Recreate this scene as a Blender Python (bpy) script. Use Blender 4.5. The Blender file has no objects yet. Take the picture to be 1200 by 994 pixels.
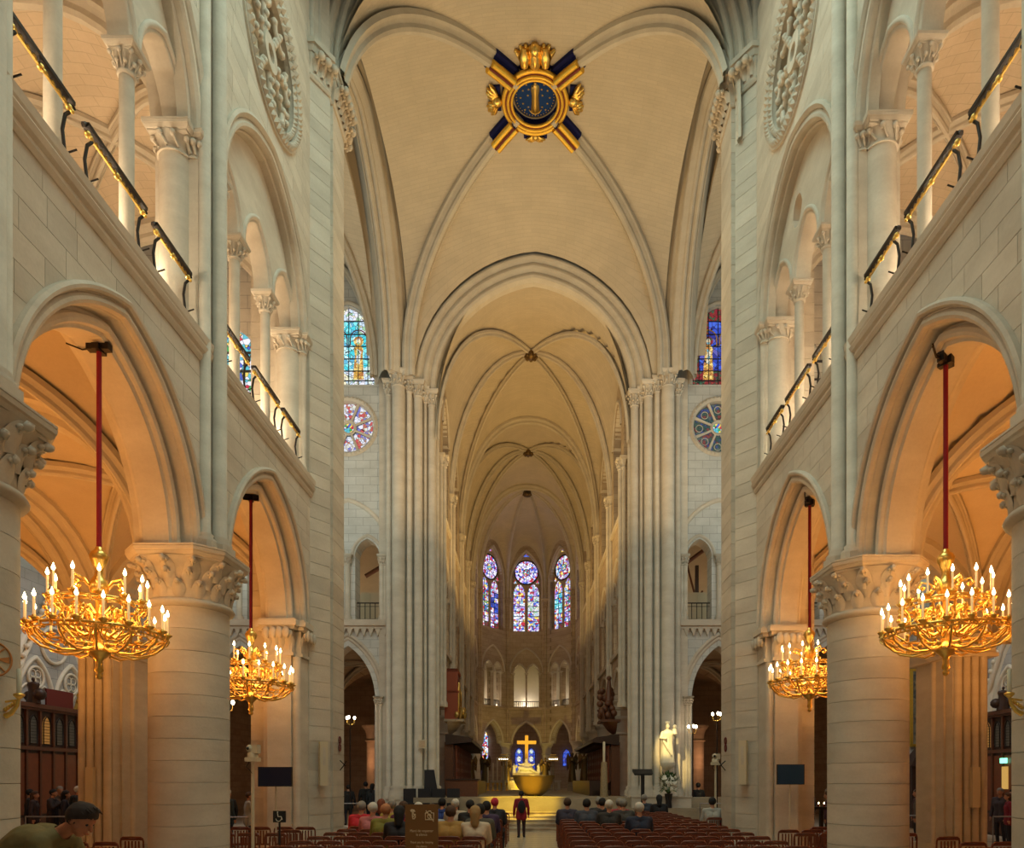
import bpy, math, random
from mathutils import Vector, Matrix
random.seed(7)
PI = math.pi
C = bpy.context.scene.collection
# ---------------------------------------------------------------- camera, world, exposure
cam_d = bpy.data.cameras.new('camera'); cam = bpy.data.objects.new('camera', cam_d); C.objects.link(cam)
cam.location = (0, 0, 2.0); cam.rotation_euler = (PI/2, 0, 0)
cam_d.sensor_width = 36; cam_d.lens = 24.0
cam_d.shift_x = -33/1200; cam_d.shift_y = (915-497)/1200
cam_d.clip_end = 300
bpy.context.scene.camera = cam
sc = bpy.context.scene
sc.view_settings.view_transform = 'Standard'; sc.view_settings.look = 'None'
sc.view_settings.exposure = 0.0; sc.view_settings.gamma = 1.0; sc.view_settings.use_curve_mapping = False
world = bpy.data.worlds.new('world'); sc.world = world; world.use_nodes = True
world.node_tree.nodes['Background'].inputs[0].default_value = (0.80, 0.93, 0.90, 1)
world.node_tree.nodes['Background'].inputs[1].default_value = 0.085

def area_light(name, loc, rot, sx, sy, power, col, spread=PI):
    d = bpy.data.lights.new(name, 'AREA'); d.shape = 'RECTANGLE'; d.size = sx; d.size_y = sy
    d.energy = power; d.color = col; d.spread = spread
    o = bpy.data.objects.new(name, d); o.location = loc; o.rotation_euler = rot; C.objects.link(o); return o
def point_light(name, loc, power, col, r=0.03):
    d = bpy.data.lights.new(name, 'POINT'); d.energy = power; d.color = col; d.shadow_soft_size = r
    o = bpy.data.objects.new(name, d); o.location = loc; C.objects.link(o); return o
def spot_light(name, loc, target, power, col, ang=60, blend=.6, r=0.05):
    d = bpy.data.lights.new(name, 'SPOT'); d.energy = power; d.color = col; d.shadow_soft_size = r
    d.spot_size = math.radians(ang); d.spot_blend = blend
    o = bpy.data.objects.new(name, d); o.location = loc
    v = Vector(target)-Vector(loc); o.rotation_euler = v.to_track_quat('-Z', 'Y').to_euler(); C.objects.link(o); return o
UP = (PI, 0, 0)
WARM = (1.0, 0.38, 0.07); TAN = (1.0, 0.66, 0.31); COOL = (0.74, 1.0, 0.88)
# aisle lamps, warm
for s in (-1, 1):
    for y in (5.0, 9.8, 15.0):
        area_light('aisle_lamp', (s*9.4, y, 3.0), UP, 1.6, 1.6, 140, WARM)
        area_light('aisle_lamp', (s*15.0, y, 3.0), UP, 1.6, 1.6, 90, WARM)
    # gallery uplights
    for y, p in ((7.6, 60), (9.7, 60), (11.4, 70), (13.2, 60), (15.0, 60), (16.6, 70)):
        point_light('gallery_lamp', (s*7.0, y+(.4 if s > 0 else 0), 10.2), p*1.5, (1, .80, .55), .06)
    for y in (9.7, 14.9):
        area_light('gallery_vault_lamp', (s*9.6, y, 9.9), UP, 2.5, 2.5, 80, (1, .60, .28))
    # transept arm daylight-white lamps
    area_light('transept_lamp', (s*12.6, 24.0, 9.0), UP, 6, 6, 220, COOL)
    area_light('transept_wall_lamp', (s*11.0, 20.6, 16.0), (math.radians(78), 0, 0), 8, 5, 230, (.92, 1, .97))
    area_light('transept_floor_lamp', (s*13.0, 22.0, 9.5), (0, 0, 0), 4, 4, 100, (.95, .95, 1))
    # crossing piers, uplights for the crossing vault
    area_light('crossing_vault_lamp', (s*3.4, 23.4, 12.0), UP, 3, 5, 330, TAN)
area_light('nave_high_lamp', (0, 9.0, 22.5), (0, 0, 0), 7, 14, 1260, COOL)
area_light('nave_low_lamp', (0, 3.0, 9.0), (math.radians(62), 0, 0), 8, 3, 85, (1, .72, .44))
for y, p in ((32.5, 330), (37.5, 210), (43.5, 200), (49, 95)):
    area_light('choir_vault_lamp', (-.3-.031*(y-29), y, 11.5), UP, 4, 4, p, (1, .64, .22))
area_light('apse_lamp', (-1.0, 50.0, 5.6), (math.radians(100), 0, 0), 5, 2, 60, (1, .62, .33))
spot_light('sanctuary_lamp', (-.7, 21.0, 14), (-.75, 29.0, .9), 24000, (1, .70, .05), 15, .5)
spot_light('sanctuary_lamp', (-1.0, 27.0, 13), (-.6, 31.6, 1.6), 1500, (1, .78, .2), 14, .5)
spot_light('altar_lamp', (-1.0, 40, 12), (-1.0, 53.5, 3.3), 1800, (1, .80, .35), 20, .5)
area_light('floor_lamp_light', (0, 20, 12.5), (0, 0, 0), 6, 6, 90, (1, .68, .36))

# ---------------------------------------------------------------- materials
def nodemat(name):
    m = bpy.data.materials.new(name); m.use_nodes = True
    nt = m.node_tree; b = nt.nodes['Principled BSDF']; return m, nt, b
def simple(name, col, rough=.6, metal=0.0, spec=.5, noise=0.0, nscale=6, bump=0.0, emit=None, es=0):
    m, nt, b = nodemat(name)
    b.inputs['Base Color'].default_value = (*col, 1); b.inputs['Roughness'].default_value = rough
    b.inputs['Metallic'].default_value = metal; b.inputs['Specular IOR Level'].default_value = spec
    if noise or bump:
        tc = nt.nodes.new('ShaderNodeTexCoord'); nz = nt.nodes.new('ShaderNodeTexNoise')
        nz.inputs['Scale'].default_value = nscale; nz.inputs['Detail'].default_value = 5
        nt.links.new(tc.outputs['Object'], nz.inputs['Vector'])
        if noise:
            mr = nt.nodes.new('ShaderNodeMapRange'); mr.inputs['To Min'].default_value = 1-noise; mr.inputs['To Max'].default_value = 1+noise
            nt.links.new(nz.outputs['Fac'], mr.inputs['Value'])
            mx = nt.nodes.new('ShaderNodeVectorMath'); mx.operation = 'SCALE'; mx.inputs[0].default_value = col
            nt.links.new(mr.outputs[0], mx.inputs['Scale']); nt.links.new(mx.outputs[0], b.inputs['Base Color'])
        if bump:
            bp = nt.nodes.new('ShaderNodeBump'); bp.inputs['Strength'].default_value = bump; bp.inputs['Distance'].default_value = .02
            nt.links.new(nz.outputs['Fac'], bp.inputs['Height']); nt.links.new(bp.outputs[0], b.inputs['Normal'])
    if emit: b.inputs['Emission Color'].default_value = (*emit, 1); b.inputs['Emission Strength'].default_value = es
    return m
def stone(name, col, col2, courses=None, vary=.10, bump=.25, scale=1.0, vert=True, jointdark=.55, bw=.62):
    """limestone: large soft blotches, fine grain, optional course joints (as a texture for far surfaces)"""
    m, nt, b = nodemat(name); N = nt.nodes; L = nt.links
    b.inputs['Roughness'].default_value = .82; b.inputs['Specular IOR Level'].default_value = .25
    tc = N.new('ShaderNodeTexCoord')
    n1 = N.new('ShaderNodeTexNoise'); n1.inputs['Scale'].default_value = .9*scale; n1.inputs['Detail'].default_value = 6; n1.inputs['Roughness'].default_value = .6
    mp = N.new('ShaderNodeMapping'); mp.inputs['Scale'].default_value = (1, 1, 2.6)
    L.new(tc.outputs['Object'], mp.inputs['Vector']); L.new(mp.outputs[0], n1.inputs['Vector'])
    cr = N.new('ShaderNodeValToRGB'); cr.color_ramp.elements[0].position = .35; cr.color_ramp.elements[1].position = .68
    cr.color_ramp.elements[0].color = (*col2, 1); cr.color_ramp.elements[1].color = (*col, 1)
    L.new(n1.outputs['Fac'], cr.inputs[0])
    n2 = N.new('ShaderNodeTexNoise'); n2.inputs['Scale'].default_value = 22; n2.inputs['Detail'].default_value = 4
    L.new(tc.outputs['Object'], n2.inputs['Vector'])
    mr = N.new('ShaderNodeMapRange'); mr.inputs['To Min'].default_value = .93; mr.inputs['To Max'].default_value = 1.07
    L.new(n2.outputs['Fac'], mr.inputs['Value'])
    oi = N.new('ShaderNodeObjectInfo'); m2 = N.new('ShaderNodeMapRange')
    m2.inputs['To Min'].default_value = 1-vary; m2.inputs['To Max'].default_value = 1+vary*.6
    L.new(oi.outputs['Random'], m2.inputs['Value'])
    mu = N.new('ShaderNodeMath'); mu.operation = 'MULTIPLY'; L.new(mr.outputs[0], mu.inputs[0]); L.new(m2.outputs[0], mu.inputs[1])
    sc_ = N.new('ShaderNodeVectorMath'); sc_.operation = 'SCALE'; L.new(cr.outputs[0], sc_.inputs[0])
    hgt = n2.outputs['Fac']; fac = mu.outputs[0]
    if courses:
        sp = N.new('ShaderNodeSeparateXYZ'); L.new(tc.outputs['Object'], sp.inputs[0])
        ad = N.new('ShaderNodeMath'); ad.operation = 'ADD'; L.new(sp.outputs[0], ad.inputs[0]); L.new(sp.outputs[1], ad.inputs[1])
        cb = N.new('ShaderNodeCombineXYZ')
        if vert: L.new(ad.outputs[0], cb.inputs[0]); L.new(sp.outputs[2], cb.inputs[1])
        else: L.new(sp.outputs[0], cb.inputs[0]); L.new(sp.outputs[1], cb.inputs[1])
        br = N.new('ShaderNodeTexBrick'); L.new(cb.outputs[0], br.inputs['Vector'])
        br.inputs['Scale'].default_value = 1; br.inputs['Brick Width'].default_value = bw; br.inputs['Row Height'].default_value = courses
        br.inputs['Mortar Size'].default_value = .010; br.inputs['Mortar Smooth'].default_value = .4
        br.inputs['Color1'].default_value = (1, 1, 1, 1); br.inputs['Color2'].default_value = (.94, .94, .94, 1); br.inputs['Mortar'].default_value = (jointdark,)*3+(1,)
        m3 = N.new('ShaderNodeMath'); m3.operation = 'MULTIPLY'; L.new(br.outputs['Color'], m3.inputs[0]); L.new(fac, m3.inputs[1]); fac = m3.outputs[0]
        m4 = N.new('ShaderNodeMath'); m4.operation = 'MULTIPLY_ADD'; m4.inputs[1].default_value = -1.5
        L.new(br.outputs['Fac'], m4.inputs[0]); L.new(n2.outputs['Fac'], m4.inputs[2]); hgt = m4.outputs[0]
    L.new(fac, sc_.inputs['Scale']); L.new(sc_.outputs[0], b.inputs['Base Color'])
    bp = N.new('ShaderNodeBump'); bp.inputs['Strength'].default_value = bump; bp.inputs['Distance'].default_value = .015
    L.new(hgt, bp.inputs['Height']); L.new(bp.outputs[0], b.inputs['Normal'])
    return m
M = {}
M['stone'] = stone('limestone', (.64, .575, .475), (.53, .465, .375))
M['stone_wall'] = stone('limestone_ashlar', (.64, .59, .51), (.53, .48, .41), courses=.36)
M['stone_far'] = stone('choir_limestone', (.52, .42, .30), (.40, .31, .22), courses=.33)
M['stone_cool'] = stone('transept_limestone', (.58, .58, .55), (.48, .48, .45), courses=.35)
M['web'] = stone('vault_web', (.62, .53, .40), (.56, .48, .36), courses=.13, vert=False, jointdark=.88, bump=.08, bw=.7)
M['web_wall'] = stone('vault_web_rubble', (.62, .50, .36), (.54, .43, .30), courses=.22, vert=False, jointdark=.8, bump=.12, bw=.45)
M['rib'] = stone('rib_stone', (.60, .54, .44), (.52, .46, .37))
M['plaster'] = stone('plaster', (.62, .52, .38), (.56, .46, .33), bump=.05)
M['iron'] = simple('wrought_iron', (.03, .022, .018), .45, .7)
M['gold'] = simple('gilt_bronze', (.86, .55, .14), .28, 1.0, noise=.25, nscale=25)
M['gold_matte'] = simple('gold_leaf', (.80, .50, .07), .42, .75, noise=.2, nscale=18)
M['bronze'] = simple('bronze', (.55, .38, .12), .35, .9, noise=.1, nscale=3)
M['bronze_dark'] = simple('dark_bronze', (.16, .10, .04), .4, .85, noise=.3, nscale=30)
M['wood'] = simple('dark_oak', (.13, .048, .022), .45, 0, noise=.35, nscale=14)
M['wood_dark'] = simple('black_oak', (.045, .022, .014), .45, 0, noise=.3, nscale=14)
M['chair_wood'] = simple('oiled_oak', (.17, .042, .018), .38, 0, .6, noise=.22, nscale=9)
M['chair_rush'] = simple('rush_seat', (.36, .18, .07), .8, 0, noise=.3, nscale=60)
M['rope'] = simple('red_rope', (.33, .012, .022), .8)
M['candle'] = simple('candle_wax', (.85, .66, .36), .5, emit=(1, .62, .25), es=.35)
M['flame'] = simple('flame', (1, .8, .4), .5, emit=(1, .80, .42), es=14)
M['navy'] = simple('navy_paint', (.014, .016, .085), .8, spec=.1)
M['navy2'] = simple('navy_disc', (.014, .045, .16), .8, spec=.1)
M['darkred'] = simple('dark_red_paint', (.16, .02, .015), .6)
M['screen'] = simple('screen_glass', (.006, .012, .04), .35)
M['podium'] = stone('podium_stone', (.40, .33, .23), (.30, .24, .16))
M['seat_dark'] = simple('dark_leather', (.010, .010, .014), .6)
M['black'] = simple('black_plastic', (.012, .012, .014), .4)
M['cream'] = simple('cream_enamel', (.62, .54, .38), .5)
M['white'] = simple('white_marble', (.86, .80, .64), .45, noise=.06)
M['sign'] = simple('brown_sign', (.20, .085, .016), .5)
M['print'] = simple('pale_print', (.75, .58, .36), .6)
M['lead'] = simple('window_lead', (.02, .02, .025), .6)
M['skin'] = simple('skin', (.52, .25, .15), .55)
M['flame_small'] = simple('lamp_globe', (1, .85, .6), .5, emit=(1, .85, .6), es=9)
M['exit'] = simple('exit_sign', (.1, .8, .5), .5, emit=(.25, 1, .65), es=2.2)

def glass(name, pal, scale=9, strength=1.6, edge=.035, rnd=1.0):
    """leaded glass lit by the day behind it"""
    m, nt, b = nodemat(name); N = nt.nodes; L = nt.links
    tc = N.new('ShaderNodeTexCoord'); mp = N.new('ShaderNodeMapping'); L.new(tc.outputs['Object'], mp.inputs['Vector'])
    v = N.new('ShaderNodeTexVoronoi'); v.inputs['Scale'].default_value = scale; v.inputs['Randomness'].default_value = rnd
    e = N.new('ShaderNodeTexVoronoi'); e.feature = 'DISTANCE_TO_EDGE'; e.inputs['Scale'].default_value = scale; e.inputs['Randomness'].default_value = rnd
    L.new(mp.outputs[0], v.inputs['Vector']); L.new(mp.outputs[0], e.inputs['Vector'])
    sp = N.new('ShaderNodeSeparateXYZ'); L.new(v.outputs['Color'], sp.inputs[0])
    cr = N.new('ShaderNodeValToRGB'); cr.color_ramp.interpolation = 'CONSTANT'
    els = cr.color_ramp.elements
    while len(els) < len(pal): els.new(.5)
    for i, c in enumerate(pal): els[i].position = i/len(pal); els[i].color = (*c, 1)
    L.new(sp.outputs[0], cr.inputs[0])
    gt = N.new('ShaderNodeMath'); gt.operation = 'GREATER_THAN'; gt.inputs[1].default_value = edge; L.new(e.outputs['Distance'], gt.inputs[0])
    mx = N.new('ShaderNodeVectorMath'); mx.operation = 'SCALE'; L.new(cr.outputs[0], mx.inputs[0]); L.new(gt.outputs[0], mx.inputs['Scale'])
    b.inputs['Base Color'].default_value = (.02, .02, .03, 1); b.inputs['Roughness'].default_value = .3
    L.new(mx.outputs[0], b.inputs['Emission Color']); b.inputs['Emission Strength'].default_value = strength
    return m
R_, B_, W_, G_, Y_, P_ = (.55, .03, .06), (.05, .12, .62), (.85, .85, .95), (.04, .40, .12), (.95, .70, .15), (.45, .30, .75)
M['g_apse'] = glass('apse_glass', [R_, W_, P_, B_, W_, R_, P_, (.3, .6, .8), Y_, W_], 6.0, 1.25)
M['g_apse_rose'] = glass('apse_rose_glass', [W_, P_, B_, W_, P_, (.6, .6, .95), R_], 6.5, 1.35)
M['g_blue'] = glass('blue_glass', [B_, (.02, .05, .4), (.03, .08, .55), (.1, .1, .4), (.02, .03, .25)], 5, 1.2)
M['g_dim'] = glass('dim_glass', [(.25, .15, .08), (.12, .10, .12), (.3, .2, .1), (.1, .12, .2)], 4, .30)
M['g_teal'] = glass('teal_glass', [(.05, .55, .65), (.2, .7, .75), (.5, .8, .85), (.1, .4, .6)], 6, 1.3)
M['g_white'] = glass('pale_glass', [W_, (.75, .85, .75), (.9, .85, .6), (.6, .75, .9), (.35, .6, .35), W_], 7, 1.1)
M['g_fig'] = glass('amber_glass', [(.65, .35, .06), (.9, .65, .2), (.5, .2, .05), (.8, .5, .12)], 9, 1.1)
M['g_red'] = glass('red_glass', [(.35, .02, .04), (.22, .02, .03), (.12, .10, .06), (.4, .05, .04), (.05, .15, .08)], 10, .8)
M['g_skin'] = glass('pale_figure_glass', [(.8, .65, .4), (.7, .55, .35), (.2, .45, .5), (.85, .8, .6)], 9, 1.0)
M['g_mix'] = glass('pictorial_glass', [R_, B_, W_, G_, Y_, (.1, .5, .6), W_], 8, 1.1)
M['g_rose'] = glass('small_rose_glass', [W_, (.2, .2, .6), W_, (.6, .1, .1), (.8, .8, .7), (.75, .8, .9)], 8, 1.0)
M['g_rose_d'] = glass('small_rose_dark_glass', [(.03, .09, .08), (.1, .14, .12), (.25, .05, .04), (.05, .08, .25), (.05, .1, .07)], 8, .8)

# ---------------------------------------------------------------- mesh building
def r_avg(rr): return sum(rr)/len(rr)
class MB:
    def __init__(s, T=None): s.v = []; s.f = []; s.T = T; s.sm = []
    def add(s, vs, fs, smooth=False):
        b = len(s.v); T = s.T
        if T is None: s.v += [tuple(p) for p in vs]
        else: s.v += [tuple(T(*p)) for p in vs]
        s.f += [tuple(i+b for i in f) for f in fs]; s.sm += [smooth]*len(fs); return s
    def box(s, x0, x1, y0, y1, z0, z1):
        vs = [(x0,y0,z0),(x1,y0,z0),(x1,y1,z0),(x0,y1,z0),(x0,y0,z1),(x1,y0,z1),(x1,y1,z1),(x0,y1,z1)]
        return s.add(vs, [(0,3,2,1),(4,5,6,7),(0,1,5,4),(1,2,6,5),(2,3,7,6),(3,0,4,7)])
    def prism(s, poly, z0, z1, poly2=None):
        n = len(poly); q = poly2 or poly
        vs = [(x, y, z0) for x, y in poly]+[(x, y, z1) for x, y in q]
        return s.add(vs, [tuple(range(n))[::-1], tuple(range(n, 2*n))]+[(i, (i+1) % n, n+(i+1) % n, n+i) for i in range(n)])
    def slab(s, poly, plane, a, b):
        """2-D polygon (p,z) extruded along the plane's normal from a to b; plane 'x' -> p is y, plane 'y' -> p is x"""
        n = len(poly)
        if plane == 'x': vs = [(a, p, z) for p, z in poly]+[(b, p, z) for p, z in poly]
        else: vs = [(p, a, z) for p, z in poly]+[(p, b, z) for p, z in poly]
        return s.add(vs, [tuple(range(n)), tuple(range(n, 2*n))[::-1]]+[(i, n+i, n+(i+1) % n, (i+1) % n) for i in range(n)])
    def lathe(s, prof, cx=0, cy=0, n=16, smooth=True, a0=0, a1=2*PI, caps=True):
        full = abs(a1-a0-2*PI) < 1e-6; m = n if full else n+1
        vs = []
        for r, z in prof:
            for i in range(m):
                t = a0+(a1-a0)*i/n; vs.append((cx+r*math.cos(t), cy+r*math.sin(t), z))
        fs = []
        for k in range(len(prof)-1):
            for i in range(n):
                j = (i+1) % m if full else i+1
                fs.append((k*m+i, k*m+j, (k+1)*m+j, (k+1)*m+i))
        s.add(vs, fs, smooth)
        if full and caps:
            if prof[-1][0] > 1e-3: s.add(vs[-m:], [tuple(range(m))])
            if prof[0][0] > 1e-3: s.add(vs[:m], [tuple(range(m))[::-1]])
        return s
    def tube(s, pts, r, n=6, smooth=True, closed=False):
        pts = [Vector(p) for p in pts]; m = len(pts); vs = []
        rr = r if isinstance(r, (list, tuple)) else [r]*m
        up = Vector((0, 0, 1)); prev = None
        for i, p in enumerate(pts):
            if closed: d = pts[(i+1) % m]-pts[i-1]
            else: d = pts[min(i+1, m-1)]-pts[max(i-1, 0)]
            if d.length < 1e-9: d = Vector((0, 0, 1))
            d.normalize()
            if prev is None:
                a = up if abs(d.z) < .95 else Vector((1, 0, 0)); u = d.cross(a).normalized()
            else: u = (prev-d*prev.dot(d)); u = u.normalized() if u.length > 1e-6 else d.orthogonal().normalized()
            prev = u; w = d.cross(u)
            for k in range(n):
                t = 2*PI*k/n; vs.append(tuple(p+(u*math.cos(t)+w*math.sin(t))*rr[i]))
        fs = []
        for i in range(m if closed else m-1):
            j = (i+1) % m
            for k in range(n): fs.append((i*n+k, i*n+(k+1) % n, j*n+(k+1) % n, j*n+k))
        s.add(vs, fs, smooth)
        if not closed and n*r_avg(rr) > .1: s.add(vs[:n], [tuple(range(n))[::-1]]); s.add(vs[-n:], [tuple(range(n))])
        return s
    def ball(s, c, rx, ry=None, rz=None, n=8, m=6):
        ry = ry or rx; rz = rz or rx; vs = []; fs = []
        for i in range(m+1):
            ph = PI*i/m-PI/2
            for k in range(n):
                t = 2*PI*k/n; vs.append((c[0]+rx*math.cos(ph)*math.cos(t), c[1]+ry*math.cos(ph)*math.sin(t), c[2]+rz*math.sin(ph)))
        for i in range(m):
            for k in range(n): fs.append((i*n+k, i*n+(k+1) % n, (i+1)*n+(k+1) % n, (i+1)*n+k))
        return s.add(vs, fs, True)
    def grid(s, rows, smooth=True, cyc=False):
        """rows: list of equal-length point lists"""
        n = len(rows[0]); vs = [p for r in rows for p in r]; fs = []
        for i in range(len(rows)-1):
            for k in range(n if cyc else n-1):
                k2 = (k+1) % n; fs.append((i*n+k, i*n+k2, (i+1)*n+k2, (i+1)*n+k))
        return s.add(vs, fs, smooth)
    def mesh(s, name, mat=None):
        me = bpy.data.meshes.new(name); me.from_pydata(s.v, [], s.f)
        if any(s.sm): me.polygons.foreach_set('use_smooth', s.sm)
        me.update()
        if mat is not None:
            for m in (mat if isinstance(mat, list) else [mat]): me.materials.append(m)
        return me
    def obj(s, name, mat=None, parent=None):
        return link(name, s.mesh(name, mat), parent)
def link(name, me, parent=None):
    o = bpy.data.objects.new(name, me); C.objects.link(o)
    if parent is not None: o.parent = parent
    return o
def obj_at(name, me, parent, loc=(0, 0, 0), rot=(0, 0, 0), sc_=1):
    o = link(name, me, parent); o.location = loc; o.rotation_euler = rot
    if sc_ != 1: o.scale = (sc_,)*3 if not isinstance(sc_, tuple) else sc_
    return o
def tag(o, label, cat, group=None, kind=None):
    o['label'] = label; o['category'] = cat
    if group: o['group'] = group
    if kind: o['kind'] = kind
    return o
def thing(name, label, cat, loc=(0, 0, 0), rz=0, group=None):
    o = bpy.data.objects.new(name, None); C.objects.link(o); o.location = loc; o.rotation_euler = (0, 0, rz)
    o.empty_display_size = .1
    return tag(o, label, cat, group)
def structure(o): o['kind'] = 'structure'; return o
def children_of(o): return KIDS.get(o.name, [])
def copy_tree(o, parent=None):
    """a thing with copies of its parts and sub-parts (mesh data shared)"""
    c = o.copy(); C.objects.link(c)
    if parent is not None: c.parent = parent
    for ch in list(o.children): copy_tree(ch, c)
    return c

# ---------------------------------------------------------------- pointed arches
def arch_RC(a, h): R = (a*a+h*h)/(2*a); return R, R-a
def arch_pts(a, h, u=0.0, n=10):
    """(t,z) along a pointed arch of half span a and rise h, offset outward by u"""
    R, c = arch_RC(a, h); r = R+u; ph = math.acos(max(-1, min(1, c/r))) if r > 0 else 0
    left = [(c-r*math.cos(ph*i/n), r*math.sin(ph*i/n)) for i in range(n+1)]
    return left+[(-t, z) for t, z in left[-2::-1]]
def arch_z(a, h, t, u=0.0):
    """height of the (offset) arch above its springing at t, or None outside"""
    R, c = arch_RC(a, h); r = R+u; t = abs(t)
    q = r*r-(t+c)*(t+c)
    return math.sqrt(q) if q > 0 and t < a+u else None
def sweep_arch(mb, prof, a, h, plane, p0, z0, face, sgn, n=10, smooth=True, legs=0.0):
    """prof: (u, w) radial offset and depth; face + sgn*w is the coordinate along the plane's normal. legs: straight drop below springing"""
    rows = []
    for u, w in prof:
        pts = arch_pts(a, h, u, n)
        if legs: pts = [(pts[0][0], -legs)]+pts+[(pts[-1][0], -legs)]
        if plane == 'x': rows.append([(face+sgn*w, p0+t, z0+z) for t, z in pts])
        else: rows.append([(p0+t, face+sgn*w, z0+z) for t, z in pts])
    mb.grid(rows, smooth)
def strips(p0, p1, z0, z1, low=None, high=None, n=8):
    """polygon(s) of the rectangle clipped by low(p) <= z <= high(p)"""
    out = []; cur = []
    for i in range(n+1):
        p = p0+(p1-p0)*i/n
        l = z0; h = z1
        if low: q = low(p); l = max(l, q) if q is not None else l
        if high: q = high(p); h = min(h, q) if q is not None else -1e9
        if h-l > .01: cur.append((p, l, h))
        else:
            if len(cur) > 1: out.append(cur)
            cur = []
    if len(cur) > 1: out.append(cur)
    res = []
    for c in out:
        poly = []
        for p, l, h in c: poly.append((p, l))
        for p, l, h in reversed(c): poly.append((p, h))
        # drop collinear points
        q = []
        m = len(poly)
        for i in range(m):
            a, b, d = poly[i-1], poly[i], poly[(i+1) % m]
            if abs((b[0]-a[0])*(d[1]-b[1])-(b[1]-a[1])*(d[0]-b[0])) > 1e-7: q.append(b)
        if len(q) > 2: res.append(q)
    return res
def ashlar(p0, p1, z0, z1, low=None, high=None, course=.36, bw=.66, gap=.004, seed=1, skip=None):
    """list of block polygons over a rectangle with clip functions"""
    rnd = random.Random(seed); out = []; z = z0; k = 0
    ncourse = max(1, round((z1-z0)/course)); ch = (z1-z0)/ncourse
    for k in range(ncourse):
        za, zb = z0+k*ch+gap, z0+(k+1)*ch-gap
        p = p0-(rnd.random()*bw*.8)
        while p < p1-.02:
            w = bw*(.75+.6*rnd.random()); a, b = max(p, p0)+gap, min(p+w, p1)-gap
            if b-a > .05: out += strips(a, b, za, zb, low, high, 6)
            p += w
    return out
# ================================================================ FLOOR
fl = MB(); fl.add([(-30, -12, 0), (30, -12, 0), (30, 90, 0), (-30, 90, 0)], [(0, 1, 2, 3)])
m, nt, b = nodemat('floor_marble'); N = nt.nodes; L = nt.links
tc = N.new('ShaderNodeTexCoord'); nz = N.new('ShaderNodeTexNoise'); nz.inputs['Scale'].default_value = 1.4; nz.inputs['Detail'].default_value = 7
L.new(tc.outputs['Object'], nz.inputs['Vector'])
cr = N.new('ShaderNodeValToRGB'); cr.color_ramp.elements[0].color = (.27, .20, .13, 1); cr.color_ramp.elements[1].color = (.62, .52, .37, 1)
cr.color_ramp.elements[0].position = .36; cr.color_ramp.elements[1].position = .66
L.new(nz.outputs[0], cr.inputs[0]); L.new(cr.outputs[0], b.inputs['Base Color'])
b.inputs['Roughness'].default_value = .32
M['floor'] = m
floor = structure(fl.obj('floor', M['stone']))
# marble tiles of the central aisle, the crossing and the side passages, joints recessed
tile_me = [MB().prism([(-.29, -.29), (.29, -.29), (.29, .29), (-.29, .29)], .001, .011, [(-.285, -.285), (.285, -.285), (.285, .285), (-.285, .285)]).mesh('floor_tile', M['floor'])]
for i in range(5):
    for j in range(42):
        obj_at('floor_tile', tile_me[0], floor, (-1.42+.6*i, 4.0+.6*j, 0))
tl = MB()
for i in range(-26, 27):
    for j in range(0, 48):
        x, y = .6*i, 1+.6*j
        if -1.75 < x-.0 < 1.3 and 3.6 < y < 29: continue
        if -17 < x < 17 and y < 29.2: tl.prism([(x-.29, y-.29), (x+.29, y-.29), (x+.29, y+.29), (x-.29, y+.29)], .0, .010)
o = tl.obj('floor_tiles_field', M['floor'], floor); o['kind'] = 'stuff'

# ================================================================ vault helpers
def pf(t, e=2.2): return math.sqrt(max(0.0, 1-abs(t)**e))
def samp(n): return [math.sin(PI/2*(-1+2*i/n)) for i in range(n+1)]
def vz(u, v, z0, h, e=2.2, dome=0.0, sex=False):
    u, v = abs(u), abs(v); mn, mx = min(u, v), max(u, v)
    if sex and v < u:
        w = abs((v/u if u > 1e-6 else 0)-.5)*2
        z = z0+h*(.35*pf(u, e)+.65*pf(u*w, e))
    else: z = z0+h*pf(mn, e)
    return z-dome*(mx*mx-mn*mn)
def vault(name, cx, cy, a, b, z0, h, e=2.2, dome=0.0, sex=False, n=20, mat='web', T=None, parent=None):
    mb = MB(T); S = samp(n)
    rows = [[(cx+a*u, cy+b*v, vz(u, v, z0, h, e, dome, sex)) for u in S] for v in S]
    mb.grid(rows, smooth=True)
    # a second skin above gives the web its thickness
    mb.grid([[(x, y, z+.25) for x, y, z in r] for r in rows], smooth=True)
    o = mb.obj(name, M[mat], parent); return o
RIBP = [(-1, .10), (-1, -.30), (-.78, -.42), (-.70, -.34), (-.42, -.55), (-.40, -.82), (-.2, -1), (.2, -1), (.40, -.82), (.42, -.55), (.70, -.34), (.78, -.42), (1, -.30), (1, .10)]
def rib_mesh(path, w=.16, d=.26, T=None, prof=RIBP):
    mb = MB(T); pts = [Vector(p) for p in path]; rows = []; m = len(pts)
    hd = pts[-1]-pts[0]; hd.z = 0
    if hd.length < 1e-3: hd = Vector((1, 0, 0))
    side = hd.normalized().cross(Vector((0, 0, 1)))
    for i, p in enumerate(pts):
        t = (pts[min(i+1, m-1)]-pts[max(i-1, 0)]).normalized()
        dn = t.cross(side).normalized()
        if dn.z > 0 or (abs(dn.z) < .02): dn = -dn if dn.z > 0 else dn
        rows.append([tuple(p+side*(q[0]*w)-(-dn)*(-q[1]*d)) for q in prof])
    mb.grid(rows, smooth=False); return mb
def rib(path, parent, w=.16, d=.26, T=None, mat='rib', name='rib'):
    return rib_mesh(path, w, d, T).obj(name, M[mat], parent)
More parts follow.
